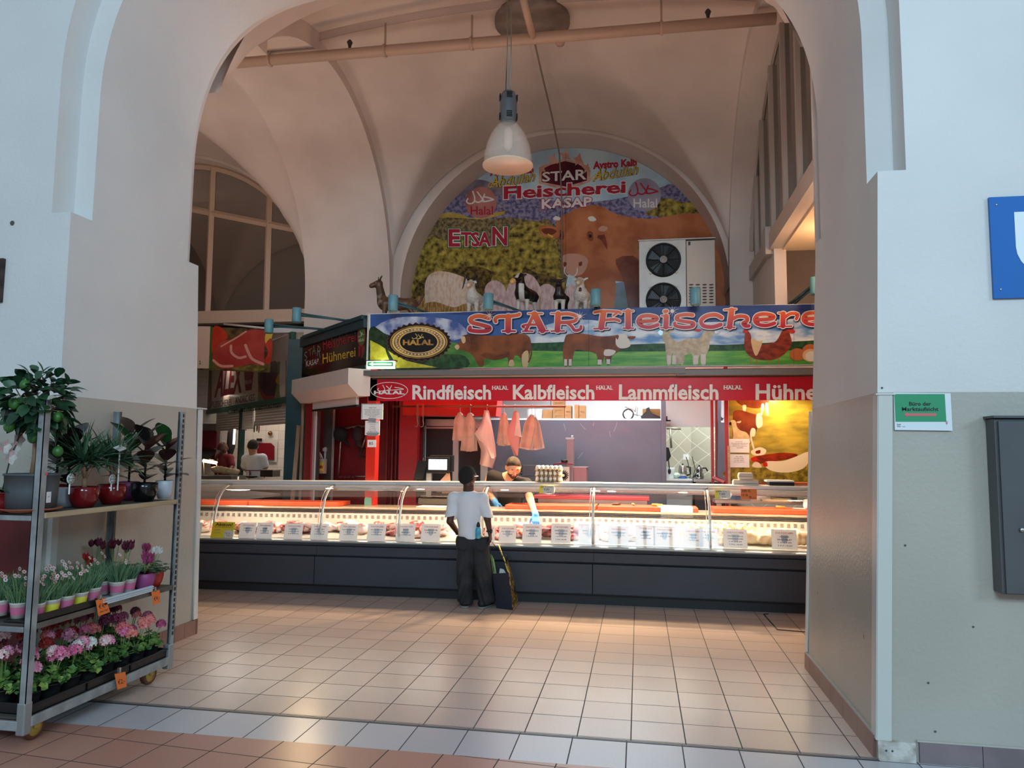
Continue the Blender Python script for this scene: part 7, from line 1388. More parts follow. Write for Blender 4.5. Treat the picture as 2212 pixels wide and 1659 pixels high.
# leaves, petals, pots
def leaf(mb,b,d,n,L,W,m,droop=.2,fold=.25,k=4,shape=None):
    b=V(b); d=V(d).normalized(); n=V(n); n=(n-d*n.dot(d)); n=n.normalized() if n.length>1e-4 else frame(d)[0]; s=d.cross(n); vs=[]
    for i in range(k+1):
        u=i/k; w=(math.sin(PI*min(u*.92+.06,1))**.8 if shape is None else shape(u))*W/2; c=b+d*L*u-V((0,0,1))*droop*L*u*u
        vs+=[c+s*w+n*fold*w,c,c-s*w+n*fold*w]
    fs=[]
    for i in range(k): fs+=[(3*i,3*i+1,3*i+4,3*i+3),(3*i+1,3*i+2,3*i+5,3*i+4)]
    mb.add(vs,fs,m,True)
def rnd(a,b): return random.uniform(a,b)
def pot(t,c,rt,rb,h,m,rim=True,soil=True,n=24,flute=0):
    mb=MB(); p=[(rb,0),(rb+(rt-rb)*.5,h*.5),(rt,h*.94),(rt*1.04,h*.945),(rt*1.04,h),(rt*.93,h),(rt*.9,h*.9)] if rim else [(rb*.9,0),(rb+(rt-rb)*.7,h*.35),(rt*1.02,h*.7),(rt,h*.97),(rt*.95,h),(rt*.9,h*.9)]
    mb.lathe(p,m,n,c=c); 
    if flute: mb.v=[(c.x+(v[0]-c.x)*(1+.04*math.cos(flute*math.atan2(v[1]-c.y,v[0]-c.x))),c.y+(v[1]-c.y)*(1+.04*math.cos(flute*math.atan2(v[1]-c.y,v[0]-c.x))),v[2]) for v in mb.v]
    o=mb.build('pot',t)
    if soil: mb=MB(); mb.lathe([(rt*.9,h*.88),(rt*.4,h*.92),(.001,h*.93)],SOIL,n,c=c,cap=False); mb.build('soil',o)
    return o
GL=[M('geranium_leaf_a','3f6b34',.6,col2='2d5228',ns=30),M('geranium_leaf_b','587f3a',.6,col2='3f6430',ns=30),M('geranium_leaf_c','8aa04a',.6,col2='5c7f3c',ns=26)]; STM=M('stem_green','6f8a4a',.6)
FCOL={'pink':('d77a9e','e8a6bd'),'rose':('c9567f','dd84a4'),'salmon':('cf5f5c','e58f86'),'coral':('d9545a','ee9a94'),'magenta':('96305e','b04a78'),'darkpink':('9c4460','b66a80'),'wine':('5a2030','7a3044'),'red':('a01c20','b83430'),'white':('e6e2de','d0c8c4'),'blush':('dfb0b4','e8ccc8')}
def FM(c): a,b=FCOL[c]; return M('petal_'+c,a,.6,col2=b,ns=40,lo=.35,hi=.65)
def umbel(mb,c,r,m,n=26):
    for i in range(n):
        z=1-1.35*(i+.5)/n; a=i*2.4+rnd(-.2,.2); q=math.sqrt(max(1-z*z,0)); u=V((q*math.cos(a),q*math.sin(a),z)); p=c+u*r*.72; x,y=frame(u); w=r*.42
        vs=[p]; 
        for k in range(10): vs.append(p+(x*math.cos(k*.628)+y*math.sin(k*.628))*w*(1 if k%2 else .62)+u*w*(.35 if k%2 else .2))
        mb.add(vs,[(0,1+k,1+(k+1)%10) for k in range(10)],m,False)
def geranium(c,cols,h,lab,seed,grp):
    random.seed(seed); c=V(c); t=thing('geranium',lab,'potted plant',c,grp); pot(t,c,.058,.043,.095,BPT,n=16)
    mb=MB(); R=.095
    for i in range(34):
        a=rnd(0,6.28); r=rnd(.15,1)*R; z=.10+rnd(.0,.085)*(1.2-r/R); p=c+V((r*math.cos(a),r*math.sin(a),z)); L=rnd(.038,.062); nrm=V((math.cos(a)*.5+rnd(-.3,.3),math.sin(a)*.5+rnd(-.3,.3),1)).normalized(); x,y=frame(nrm); m=GL[random.choice((0,0,1,1,2))]
        vs=[p-nrm*.006]+[p+(x*math.cos(k*.5236)+y*math.sin(k*.5236))*L*.52*(1.0 if k%2 else .84)+nrm*rnd(-.006,.012) for k in range(12)]
        mb.add(vs,[(0,1+k,1+(k+1)%12) for k in range(11)],m,True)
        if i%3==0: mb.tube([c+V((0,0,.09)),p],.002,STM,4,False)
    mb.build('foliage',t)
    for i,cc in enumerate(cols):
        a=rnd(0,6.28); r=rnd(.01,.07); p=c+V((r*math.cos(a)+.02,r*math.sin(a),h+rnd(-.03,.03))); mb=MB(); mb.tube([c+V((0,0,.1)),c.lerp(p,.6)+V((0,0,.02)),p],.0028,STM,5,False); umbel(mb,p,rnd(.034,.046),FM(cc)); mb.build('flower_head',t)
# black trays and geraniums on the bottom board
ORD=('first','second','third','fourth','fifth','sixth','seventh','eighth','ninth')
for i,(y0,y1) in enumerate(((3.64,4.05),(4.06,4.43),(4.44,4.82))):
    mb=MB(); mb.box(CX0+.02,CX1-.02,y0,y1,.157,.165,TRB); 
    for x in (CX0+.02,CX1-.028): mb.box(x,x+.008,y0,y1,.157,.215,TRB)
    for y in (y0,y1-.008): mb.box(CX0+.02,CX1-.02,y,y+.008,.157,.215,TRB)
    mb.box(CX1-.03,CX1-.008,y0-.002,y1+.002,.208,.215,TRB); one(mb,'plant_tray',('black plant tray at the left end of the bottom board','black plant tray in the middle of the bottom board','black plant tray at the right end of the bottom board')[i],'tray',bevel=.003)
CC=[['pink','pink','rose'],['rose','pink','blush'],['pink','rose','white'],['pink','salmon','white'],['pink','blush','salmon'],['coral','rose','salmon'],['coral','magenta','salmon'],['magenta','darkpink','salmon'],['salmon','darkpink','blush']]
BACK=[['blush','pink'],['wine','blush'],['red','wine'],['red','red'],['red','wine'],['wine','darkpink'],['darkpink','blush'],['wine','darkpink'],['wine','darkpink']]
for i in range(8):
    y=3.715+.146*i
    geranium((CX1-.10,y,.166),CC[i]+([CC[i][0]] if i%2 else []),.245,'%s geranium in a black pot, %s from the left in the front row'%(('pink','rose pink','pink and white','salmon and pink','pale pink','coral','coral and magenta','magenta')[i],ORD[i]),100+i,'front row of geraniums on the bottom board')
    geranium((CX1-.275,y,.166),CC[i+1][:2]+BACK[i][:1],.28,'geranium with %s flowers, %s from the left in the middle row'%(CC[i+1][0],ORD[i]),200+i,'middle row of geraniums on the bottom board')
    geranium((CX1-.44,y+.02,.166),BACK[i]+BACK[i][:1],.33,'geranium with %s flowers, %s from the left in the back row'%(BACK[i][0],ORD[i]),300+i,'back row of geraniums on the bottom board')
random.seed(77)
geranium((CX1-.14,4.80-.02,.166+.001),['darkpink','rose'],.40,'tall dark pink geranium at the right post of the trolley',401,'front row of geraniums on the bottom board') if 0 else None
# dianthus in paper pots on the centre shelf
DG=[M('dianthus_leaf_a','5a7f62',.6,col2='46684f',ns=20),M('dianthus_leaf_b','6f8f5c',.6,col2='55774a',ns=20)]; CUP=M('cup_paper','cbc4bc',.6); CUPP=M('cup_pink','c8688c',.5); CUPY=M('cup_yellow','d8d040',.5)
def dianthus(c,lab,seed,band,nf,grp):
    random.seed(seed); c=V(c); t=thing('dianthus',lab,'potted plant',c,grp); h=.085
    mb=MB(); mb.lathe([(.036,0),(.046,h*.9),(.048,h*.92),(.048,h),(.043,h),(.04,h*.9)],CUP,18,c=c); p=mb.build('pot',t)
    mb=MB(); mb.lathe([(.0385,h*.22),(.0445,h*.72)],band,18,c=c,cap=False); mb.build('label_band',p)
    mb=MB()
    for i in range(120):
        a=rnd(0,6.28); r=rnd(0,.045); b_=c+V((r*math.cos(a),r*math.sin(a),h*.9)); d=V((math.cos(a)*rnd(.1,.75),math.sin(a)*rnd(.1,.75),1)); leaf(mb,b_,d,(rnd(-1,1),rnd(-1,1),.2),rnd(.08,.16),rnd(.004,.007),random.choice(DG),.12,.1,2,lambda u:1-u*.85)
    mb.build('foliage',t)
    for i in range(nf):
        a=rnd(0,6.28); r=rnd(.0,.06); p=c+V((r*math.cos(a)+.01,r*math.sin(a),h+rnd(.09,.15))); mb=MB(); mb.tube([c+V((0,0,h)),p],.0012,STM,4,False); x=V((1,rnd(-.4,.4),rnd(.2,.9))).normalized(); s,u_=frame(x)
        vs=[p+x*.002]+[p+(s*math.cos(k*.628)+u_*math.sin(k*.628))*(.014 if k%2 else .011)+x*.003 for k in range(10)]; mb.add(vs,[(0,1+k,1+(k+1)%10) for k in range(10)],FM('white') if random.random()<.45 else FM('blush'))
        mb.add([p+x*.004+(s*math.cos(k)+u_*math.sin(k))*.0055 for k in range(6)],[tuple(range(6))],FM('darkpink')); mb.build('flower',t)
k=0
mb=MB(); mb.box(CX1-.20,CX1-.004,3.61,4.10,.646,.656,TRB); mb.box(CX1-.014,CX1-.004,3.61,4.10,.646,.69,TRB); mb.box(CX1-.20,CX1-.004,4.092,4.10,.646,.69,TRB); one(mb,'plant_tray','black plant tray under the dianthus at the left of the centre shelf','tray',bevel=.003)
for r,x in enumerate((CX1-.065,CX1-.17,CX1-.29,CX1-.41)):
    for i in range(8 if r<3 else 6):
        y=3.68+.108*i
        if r==0 and i in (5,): continue
        wt=(r==0 and i>=4)
        dianthus((x,y,.657 if r<2 and y<4.09 else .665),'%s dianthus in a paper pot, %s from the left in the %s row'%('white flowered' if i<4 and r<2 else 'green budding',ORD[i],('front','second','third','rear')[r]),500+r*20+i,CUPY if (r==0 and i in (1,3)) else CUPP,(6 if i<4 else 1) if r<2 else 2,('front','second','third','rear')[r]+' row of dianthus on the centre shelf'); k+=1
mb=MB(); WTR=M('tray_pale','c4d0d8',.4); mb.box(CX1-.19,CX1+.02,4.11,4.56,.648,.656,WTR)
for zz in (.664,.676): mb.box(CX1+.012,CX1+.026,4.10,4.57,zz,zz+.006,WTR)
mb.box(CX1+.008,CX1+.018,4.10,4.57,.648,.685,WTR); one(mb,'plant_tray','pale blue plastic plant tray tilted over the centre shelf edge','tray')
# cyclamens
CYL=M('cyclamen_leaf','3c5a40',.6,col2='5a7a58',ns=25); PRD_=M('pot_red_ridged','b03024',.4); PPU=M('pot_purple','96467c',.45)
def cyclamen(c,col,potm,lab,seed,h=.2):
    random.seed(seed); c=V(c); t=thing('cyclamen',lab,'potted plant',c,'cyclamens at the right end of the centre shelf'); pot(t,c,.066,.042,.115,potm,False,n=28,flute=14)
    mb=MB()
    for i in range(26): a=rnd(0,6.28); r=rnd(.3,1)*.08; p=c+V((r*math.cos(a),r*math.sin(a),.115+rnd(0,.04))); leaf(mb,p,(math.cos(a),math.sin(a),.2),(0,0,1),rnd(.04,.06),rnd(.04,.055),CYL,.3,.1,3)
    mb.build('foliage',t)
    for i in range(7):
        a=rnd(0,6.28); r=rnd(0,.055); p=c+V((r*math.cos(a),r*math.sin(a),h+rnd(-.03,.035))); mb=MB(); mb.tube([c+V((0,0,.11)),p],.002,STM,4,False)
        for k in range(5): q=k*1.257+rnd(-.2,.2); leaf(mb,p,(math.cos(q)*.45,math.sin(q)*.45,1),(math.cos(q),math.sin(q),0),.045,.028,FM(col),-.1,.3,3)
        mb.build('flower',t)
for c,col,pm,lab,s,h in (((CX1-.07,4.60,.645),'magenta',PPU,'magenta cyclamen in a purple pot beside the pale tray',1,.19),((CX1-.085,4.71,.645),'white',PRD_,'white cyclamen in a ridged red pot near the right post',2,.22),((CX1-.20,4.78,.645),'magenta',PRD_,'purple red cyclamen in a ridged red pot at the right end of the shelf',3,.22),((CX1-.24,4.62,.645),'wine',PRD_,'dark wine cyclamen behind the purple pot',4,.25),((CX1-.38,4.70,.645),'wine',PRD_,'dark wine cyclamen at the rear right of the centre shelf',5,.27),((CX1-.4,4.54,.645),'wine',PRD_,'dark wine cyclamen at the rear left of the group',6,.27),((CX1-.36,4.42,.645),'red',PRD_,'red cyclamen behind the dianthus rows',7,.2)): cyclamen(c,col,pm,lab,s,h)
# house plants on the top shelf
ZT=1.238; GRP=M('pot_grey','4a5054',.6); REDP=M('pot_red_gloss','6e1418',.12); BLKP=M('pot_black_gloss','0e0e10',.15); WHP=M('pot_white','c9cad2',.35); TER=M('terracotta','b06a50',.6); CIT=[M('citrus_leaf_a','1c3a26',.35,col2='1b3824',ns=20),M('citrus_leaf_b','264c30',.35)]; LIM=M('lime_green','2c5c26',.4,col2='3a6e2c',ns=12); TRU=M('trunk_tan','9a7a60',.8,col2='86684f',ns=18); DRA=[M('dracaena_a','2f5236',.45),M('dracaena_b','44694a',.45),M('dracaena_c','223f2a',.45)]; RUB=[M('rubber_dark','1c1a1a',.25,col2='2a2424',ns=6),M('rubber_wine','4a2a28',.25,col2='3a2020',ns=5),M('rubber_green','2c5a2c',.25,col2='244a26',ns=6)]
def potpx(px,py,x): p=xat(px,py,x); return V((x,p.y,ZT))
random.seed(21)
c=potpx(66,1096,-3.36); t=thing('citrus_tree','small citrus tree with green fruits in a dark grey pot','potted plant',c); 
pot(t,c+V((0,0,.022)),.135,.125,.19,GRP)
top=c+V((.0,.02,.62)); mb=MB(); mb.tube([c+V((0,0,.19)),c+V((.005,.004,.30)),c+V((-.003,.01,.38)),c+V((0,.015,.48))],[.018,.017,.016,.014],TRU,10)
for i in range(9): a=i*.7; mb.tube([c+V((0,.015,.46)),top+V((math.cos(a)*.06,math.sin(a)*.06,-.05)),top+V((math.cos(a)*.15,math.sin(a)*.15,rnd(-.1,.15)))],[.007,.005,.002],TRU,5)
mb.build('trunk',t)
mb=MB()
for i in range(260):
    u=V((rnd(-1,1),rnd(-1,1),rnd(-1,1))).normalized(); r=rnd(.25,1)**.5; p=top+V((u.x*.16,u.y*.18,u.z*.18+.0))*r; d=(u+V((rnd(-.8,.8),rnd(-.8,.8),rnd(-.6,.3)))); leaf(mb,p,d,u+V((0,0,.5)),rnd(.065,.10),rnd(.042,.058),random.choice(CIT),.25,.2,4)
mb.build('foliage',t)
for px,py in ((54,832),(30,873),(92,873),(125,901),(71,946),(125,975),(78,928),(20,922),(88,905)):
    d=ray(px,py); p=CAMP+d*((top-CAMP).dot(d)/d.dot(d)); p=p+(CAMP-p).normalized()*.10; mb=MB(); mb.ell(p,(.028,.028,.031),LIM,14); mb.tube([p+V((0,0,.029)),p+V((0,0,.036))],[.006,.003],STM,6); mb.build('fruit',t)
mb=MB(); mb.lathe([(.10,0),(.155,.018),(.16,.022),(.15,.022),(.10,.006)],TER,32,c=c); one(mb,'saucer','terracotta saucer under the citrus tree pot','saucer')
mb=MB(); q=xat(106,1074,c.x+.137); mb.prism([q+V((0,-.02,-.03)),q+V((0,.012,-.03)),q+V((0,.012,.03)),q+V((0,-.02,.03))],(.002,0,0),CW); mb.tube([q+V((.003,-.012,.0)),q+V((.003,.0,.006))],.0015,INKB,4); one(mb,'plant_label','white label card on the grey citrus pot','label')
def dracaena(px,x,potm,lab,seed,hs=.13,heads=3,r=.085,h=.125):
    random.seed(seed); c=potpx(px,1086,x); t=thing('dracaena',lab,'potted plant',c,'dracaenas on the top shelf'); pot(t,c,r,r*.72,h,potm,False)
    mb=MB(); hd_=[]
    mb.tube([c+V((0,0,h*.85)),c+V((0,0,h+.05))],.014,TRU,8)
    for i in range(heads): a=i*2.1+seed; e=c+V((.035*math.cos(a),.035*math.sin(a),h+hs)); mb.tube([c+V((0,0,h+.04)),e],[.010,.008],TRU,7); hd_.append(e)
    mb.build('trunk',t); mb=MB()
    for e in hd_:
        for i in range(56): a=rnd(0,6.28); el_=rnd(-.1,1.4); d=V((math.cos(a)*math.cos(el_),math.sin(a)*math.cos(el_),math.sin(el_))); leaf(mb,e+V((0,0,rnd(0,.03))),d,V((0,0,1))+V((rnd(-.3,.3),rnd(-.3,.3),0)),rnd(.22,.36),rnd(.013,.02),random.choice(DRA),rnd(.1,.45),.25,5,lambda u:(1-u)**.6*min(1,u*6+.4))
    mb.build('foliage',t); return c
dracaena(180,-3.32,REDP,'narrow leaved dracaena in a glossy red pot, front left one',3)
dracaena(240,-3.36,REDP,'narrow leaved dracaena in a glossy red pot, right of the other',5)
def rubber(px,x,potm,lab,seed,lv,h=.12,r=.075,tall=.3):
    random.seed(seed); c=potpx(px,1082,x); t=thing('rubber_plant',lab,'potted plant',c,'rubber plants on the top shelf'); tall*=1.18; pot(t,c,r,r*.75,h,potm,False)
    mb=MB(); mb.tube([c+V((0,0,h*.9)),c+V((0,0,h+tall*.9))],[.008,.005],M('rubber_stem','1a1614',.5),8); mb.build('stem',t)
    mb=MB()
    for i in range(11):
        a=i*2.4+seed; z=h+.02+tall*.88*i/11; up=.35+i*.11; leaf(mb,c+V((0,0,z)),(math.cos(a),math.sin(a),up),V((-math.cos(a)*.6,-math.sin(a)*.6,1)),rnd(.17,.27),rnd(.09,.125),lv[i%len(lv)],.25,.18,6)
    mb.build('foliage',t); return c
rubber(310,-3.33,BLKP,'dark leaved rubber plant in a glossy black pot',2,(RUB[0],RUB[1],RUB[0]),.125,.085,.30)
rubber(354,-3.36,WHP,'rubber plant with green and brown leaves in a white pot',6,(RUB[0],RUB[2],RUB[1]),.13,.062,.26)
rubber(145,-3.45,WHP,'dark rubber plant in a white pot behind the red pot',9,(RUB[0],RUB[0]),.12,.07,.26)
rubber(276,-3.52,PPU,'rubber plant with big green leaves in a purple pot behind',4,(RUB[2],RUB[0],RUB[2]),.125,.075,.34)
rubber(119,-3.55,REDP,'dark rubber plant in a dark red pot behind the near post',12,(RUB[0],RUB[2]),.13,.075,.3)
# orchid at the frame edge
random.seed(31); c=potpx(2,1090,-3.5); t=thing('orchid','pale orchid in a red planter at the left edge of the top shelf','potted plant',c); pot(t,c,.09,.075,.11,REDP); mb=MB()
for i in range(7): a=i*.95; leaf(mb,c+V((0,0,.11)),(math.cos(a),math.sin(a),.4),(0,0,1),rnd(.14,.2),.07,RUB[2],.35,.15,5)
mb.build('foliage',t); mb=MB(); sp=[c+V((0,0,.1)),c+V((.02,.02,.3)),c+V((.03,.06,.42)),c+V((.03,.13,.48))]; mb.tube(sp,.004,M('orchid_stem','3a3a30',.6),6); mb.build('stem',t)
for p in ((.02,.03,.35),(.03,.0,.30),(.02,.06,.40),(.03,-.04,.36)):
    p=c+V(p); mb=MB()
    for k in range(5): q=k*1.257; leaf(mb,p,(.3,math.cos(q),math.sin(q)),(1,0,0),.045,.04,FM('blush') if k%2 else FM('white'),0,.1,3)
    mb.build('flower',t)
# plant markers
def marker(px,py,x,lab,round_=True):
    p=xat(px,py,x); mb=MB(); mb.tube([V((p.x,p.y,ZT+.09)),p],.004,PAP,5)
    if round_:
        mb.lathe([(.001,0),(.03,0),(.03,.002),(.001,.002)],CW,24,c=p+V((.004,0,0)),T=Matrix.Rotation(PI/2,3,'Y')); 
        for k in range(9): a=k*.7; mb.obox(p+V((.0085,.02*math.cos(a),.02*math.sin(a))),.001,.008,.005,M('marker_print','3f7f72',.5),(a,0,0))
        mb.obox(p+V((.0085,0,0)),.001,.05,.004,M('marker_print','3f7f72'))
    else:
        mb.obox(p,.05,.07,.003,CW,(.3,.5,.2)); mb.ltxt('€ 12,-',p+V((.012,-.025,.0)),V((0,.05,.006)),V((-.008,0,.014)),INKB)
    return one(mb,'plant_marker',lab,'plant marker')
marker(151,1034,-3.25,'round green printed plant marker left of the front red pot'); marker(241,1035,-3.27,'round green printed plant marker in the right red pot'); marker(259,968,-3.27,'white price stick standing in the right red pot',False)
# dark red panel behind the trolley, poster at the frame edge
p=at(84,1100,4.31); mb=MB(); mb.box(-4.9,p.x,4.30,4.33,0,1.22,M('panel_dark_red','6a1d20',.5,col2='561518',ns=1.5)); one(mb,'red_board','dark red board leaning on the wall behind the trolley','board')
p=at(8,558,4.33); q=at(8,652,4.33); mb=MB(); mb.box(-5.0,p.x,4.325,4.349,q.z,p.z,M('poster_dark','2a2024',.4,col2='4a3a34',ns=9)); one(mb,'dark_poster','dark picture on the wall cut by the left image edge','picture')
# ------------------------------------------------------------------ signs on the right front wall
PW=YP(4.335)
t=thing('office_sign','green and white sign reading Büro der Marktaufsicht with red arrow','sign',PW(1995,930)); SGN=M('sign_green','2f9468',.4); SRD=M('arrow_red','d4686c',.5)
def w6(*p): return [(1700+x*.31353,780+y*.31345) for x,y in p]
mb=MB(); q=[PW(*p) for p in w6((735,218),(1127,222),(1141,480),(743,475))]; mb.prism(q,(0,.004,0),M('laminate','dfe8ee',.25)); mb.pp(PW,w6((738,227),(1086,227),(1098,418),(748,418)),SGN,1,0)
mb.txt(PW,'Büro der',w6((840,281),(992,281),(992,308),(842,308)),INK,2,.02); mb.txt(PW,'Marktaufsicht',w6((790,317),(1043,317),(1043,344),(792,344)),INK,2,.02)
mb.pp(PW,w6((806,368),(830,352),(830,360),(1028,360),(1028,378),(830,378),(830,386)),SRD,2,0); mb.txt(PW,'Stadt',w6((757,432),(784,432),(784,441),(757,441)),INK,2,.01); mb.txt(PW,'Wien',w6((757,445),(783,445),(783,454),(757,454)),INK,2,.01); mb.st(PW,w6((795,452),(815,452)),.6,INK,2,0)
mb.pp(PW,w6((1094,416),(1107,414),(1106,430),(1101,437),(1095,431)),SRD,2,0); mb.pp(PW,w6((1099,416),(1102,416),(1103,428),(1100,428)),PAP,3,0); mb.build('panel',t)
t=thing('metro_sign','blue square sign with a large white U on the right wall','sign',PW(2150,645)); mb=MB(); a=PW(2132,427);b_=PW(2147,645); UB=M('sign_blue','1a66b4',.4,spec=.3)
mb.box(1.90,2.47,4.33,4.347,b_.z,a.z,UB); x0,x1,zt_,zb_=2.02,2.35,2.925,2.57; w_=.11; out=[(x0,zt_),(x0,zb_+.16)]+[(2.185-.165*math.cos(k*PI/12),zb_+.165-.165*math.sin(k*PI/12)) for k in range(1,12)]+[(x1,zb_+.16),(x1,zt_),(x1-w_,zt_),(x1-w_,zb_+.17)]+[(2.185+.055*math.cos(k*PI/8),zb_+.165-.055*math.sin(k*PI/8)) for k in range(1,8)]+[(x0+w_,zb_+.17),(x0+w_,zt_)]
mb.poly([(x,4.3285,z) for x,z in out],M('sign_white','e4eef4',.4))
for x,z in ((1.935,2.97),(1.935,2.50)): mb.ell((x,4.329,z),(.006,.003,.006),STL,8)
mb.build('panel',t)
t=thing('metal_box','dark grey metal wall box at the right image edge','wall box',(2.2,4.3,.9)); MBX=M('box_metal','5d5f62',.45,.4,col2='54565a',ns=2)
mb=MB(); mb.box(1.835,2.75,4.25,4.35,.895,1.80,MBX); mb.build('housing',t,bevel=.006); mb=MB(); mb.box(1.85,2.74,4.236,4.25,.90,1.785,MBX); d=mb.build('door',t,bevel=.004); mb=MB(); q=at(2208,1145,4.23); mb.ell(q,(.012,.006,.012),STL,10); mb.build('lock',d); mb=MB(); mb.box(1.825,2.76,4.225,4.35,1.80,1.812,MBX); mb.build('lid',t)
# ------------------------------------------------------------------ inside the stall: machines, kitchen, tables
def bx(name,lab,cat,px0,py0,px1,py1,Y,d,m,bev=.006): mb=MB(); px_box(mb,px0,py0,px1,py1,Y,d,m); return one(mb,name,lab,cat,bevel=bev)
# label scale
t=thing('label_scale','counter scale with a bright touch screen on a post','scale',at(945,1110,9.25)); YS_=9.2
mb=MB(); px_box(mb,921,987,970,1023,YS_,.05,BLK); s=mb.build('screen_housing',t,bevel=.01); mb=MB(); px_box(mb,926,992,965,1015,YS_-.004,.004,M('screen_glow','f4f8fb',.3,emit=1.6)); P=YP(YS_-.005); [mb.pp(P,[(x,994),(x+5,994),(x+5,995.5),(x,995.5)],M('screen_blue','7fb8d8',.4),1,0) for x in (938,947,957)]; mb.build('display',s)
mb=MB(); px_box(mb,928,983,979,1019,YS_+.08,.05,BLK); mb.build('rear_display',t,bevel=.008)
mb=MB(); px_box(mb,921,1020,931,1074,YS_+.02,.05,STL); mb.build('post',t)
mb=MB(); px_box(mb,903,1076,985,1092,YS_-.02,.3,M('scale_body','6a6258',.5)); mb.build('base',t,bevel=.01); mb=MB(); px_box(mb,908,1070,982,1074,YS_-.03,.32,STL); mb.build('plate',t,bevel=.004)
t=thing('card_terminal','black angled terminal left of the scale screen','terminal',at(905,1035,9.25)); mb=MB(); mb.prism([at(x,y,9.2) for x,y in ((904,996),(922,997),(914,1036),(894,1036))],(0,.12,0),BLK); mb.build('body',t,bevel=.008); mb=MB(); mb.tube([at(904,1036,9.25),V((at(904,1036,9.25).x,9.25,.93))],.03,BLK,8); mb.build('stand',t)
mb=MB(); c=at(950,1063,9.3)
for i in range(7): random.seed(i); mb.obox(c+V((rnd(-.12,.14),rnd(-.08,.08),.01+.012*i)),.26,.22,.004,M('paper_warm','e0b492',.7),(rnd(-.12,.12),rnd(-.12,.12),rnd(-.6,.6)))
mb.prism([at(951,1038,9.3),at(971,1016,9.3),at(973,1036,9.3),at(973,1066,9.3),at(955,1066,9.3)],(0,.004,0),M('paper_warm','e0b492')); one(mb,'wrapping_sheets','loose pile of warm toned wrapping sheets on the scale plate','paper')
bx('white_board','white plastic board on the worktop below the scale','board',899,1094,969,1100,8.85,.25,TRAY,.004)
mb=MB(); mb.prism([at(x,y,9.6) for x,y in ((1052,1023),(1045,1045),(1042,1060),(1056,1062),(1062,1045))],(0,.006,0),M('paper_warm','e0b492')); 
one(mb,'paper_corner','folded warm toned paper sheet sticking up beside the butcher arm','paper')
# bandsaw
t=thing('bone_saw','steel bone saw machine with a tall column behind the egg trays','saw machine',at(1240,1100,10.2)); SM=M('saw_steel','8f8688',.4,.5)
mb=MB(); px_box(mb,1223,948,1239,1060,10.2,.14,SM); mb.build('column',t,bevel=.006); mb=MB(); px_box(mb,1239,1009,1267,1150,10.2,.3,M('saw_body','9a8488',.45,.3)); mb.build('body',t,bevel=.006); mb=MB(); px_box(mb,1222,945,1240,949,10.2,.15,ALU); mb.tube([at(1236,945,10.25),at(1236,941,10.25)],.015,STL,8); mb.build('top_cap',t)
mb=MB(); px_box(mb,1237,1008,1270,1010,10.19,.32,STL); mb.build('table_top',t); mb=MB(); c=at(1217,1027,10.0)
for k in range(16): a=k*PI/8; mb.tube([c+V((.02*math.cos(a),0,.02*math.sin(a))),c+V((.07*math.cos(a),0,.07*math.sin(a)))],.006,BLK,4)
px_box(mb,1196,1008,1230,1045,10.02,.01,STL); mb.build('blade_wheel',t); mb=MB(); mb.tube([at(1195,1003,9.9),at(1215,1000,9.9),at(1238,1003,9.9)],[.02,.035,.02],M('saw_red','7a3038',.4),8,flat=.4); mb.tube([at(1213,998,9.9),at(1226,995,9.9)],[.03,.02],BLK,8); mb.build('handle',t)
# crates
for k in range(4): 
    mb=MB(); GC_=M('crate_grey','4f5654',.5); 
    px_box(mb,1124,1005+k*24,1163,1008+k*24,10.4,.3,GC_)
    for j in range(3): px_box(mb,1124,1011+k*24+j*6,1163,1014+k*24+j*6,10.4,.02,GC_)
    for x in (1124,1158): px_box(mb,x,1005+k*24,x+4,1028+k*24,10.4,.02,GC_)
    one(mb,'plastic_crate','grey slatted plastic crate, %s from the top of the stack behind the butcher'%ORD[k],'crate',group='crate stack behind the butcher')
# red topped work table
t=thing('work_table','steel work table with a red top behind the counter','table',at(1275,1110,9.75)); mb=MB(); a=at(1152,1070,9.6);b_=at(1403,1072,9.6); mb.box(a.x,b_.x,9.6,10.15,a.z-.04,a.z,M('table_red','b5404c',.5)); mb.build('top',t,bevel=.006); mb=MB(); mb.box(a.x+.06,b_.x-.03,9.63,10.12,a.z-.09,a.z-.04,STL); mb.build('apron',t)
for x in (a.x+.1,b_.x-.06):
    for y in (9.67,10.08): mb=MB(); mb.box(x-.025,x+.025,y-.025,y+.025,0,a.z-.09,STL); mb.build('leg',t)
mb=MB(); random.seed(4)
for i in range(14): p=at(rnd(1202,1228),1062,9.72)+V((0,rnd(-.05,.05),rnd(0,.03))); mb.ell(p,(.04,.03,.012),M('gloves_blue','3c5868',.6),8,(rnd(-.4,.4),rnd(-.4,.4),rnd(0,3)),.5,5,i)
one(mb,'glove_pile','crumpled pile of dark blue gloves on the red table','gloves')
# red window frame right
t=thing('window_leaf','red framed open window leaf between kitchen and poster','window frame',at(1555,1060,10.3)); RF=M('frame_red','8f2a2a',.4)
mb=MB(); px_box(mb,1535,860,1547,1300,10.3,.1,RF); mb.build('post',t,bevel=.004); mb=MB(); a=at(1569,860,9.95); mb.box(a.x-.03,a.x+.02,9.92,9.98,0,2.74,RF); mb.build('post',t,bevel=.004); mb=MB(); mb.tube([at(1541,1032,10.28),at(1566,1043,9.95)],.025,RF,4); mb.build('lower_rail',t); mb=MB(); p0,p1=at(1545,862,10.28),at(1566,862,9.98); q0,q1=at(1545,1032,10.28),at(1566,1043,9.98); mb.add([p0,p1,q1,q0],[(0,1,2,3)],glass('leaf_glass','e8ecea',1)); mb.build('pane',t); mb=MB(); mb.box(a.x+.0,a.x+.03,9.9,9.92,.9,1.7,PLY); mb.build('wood_edge',t)
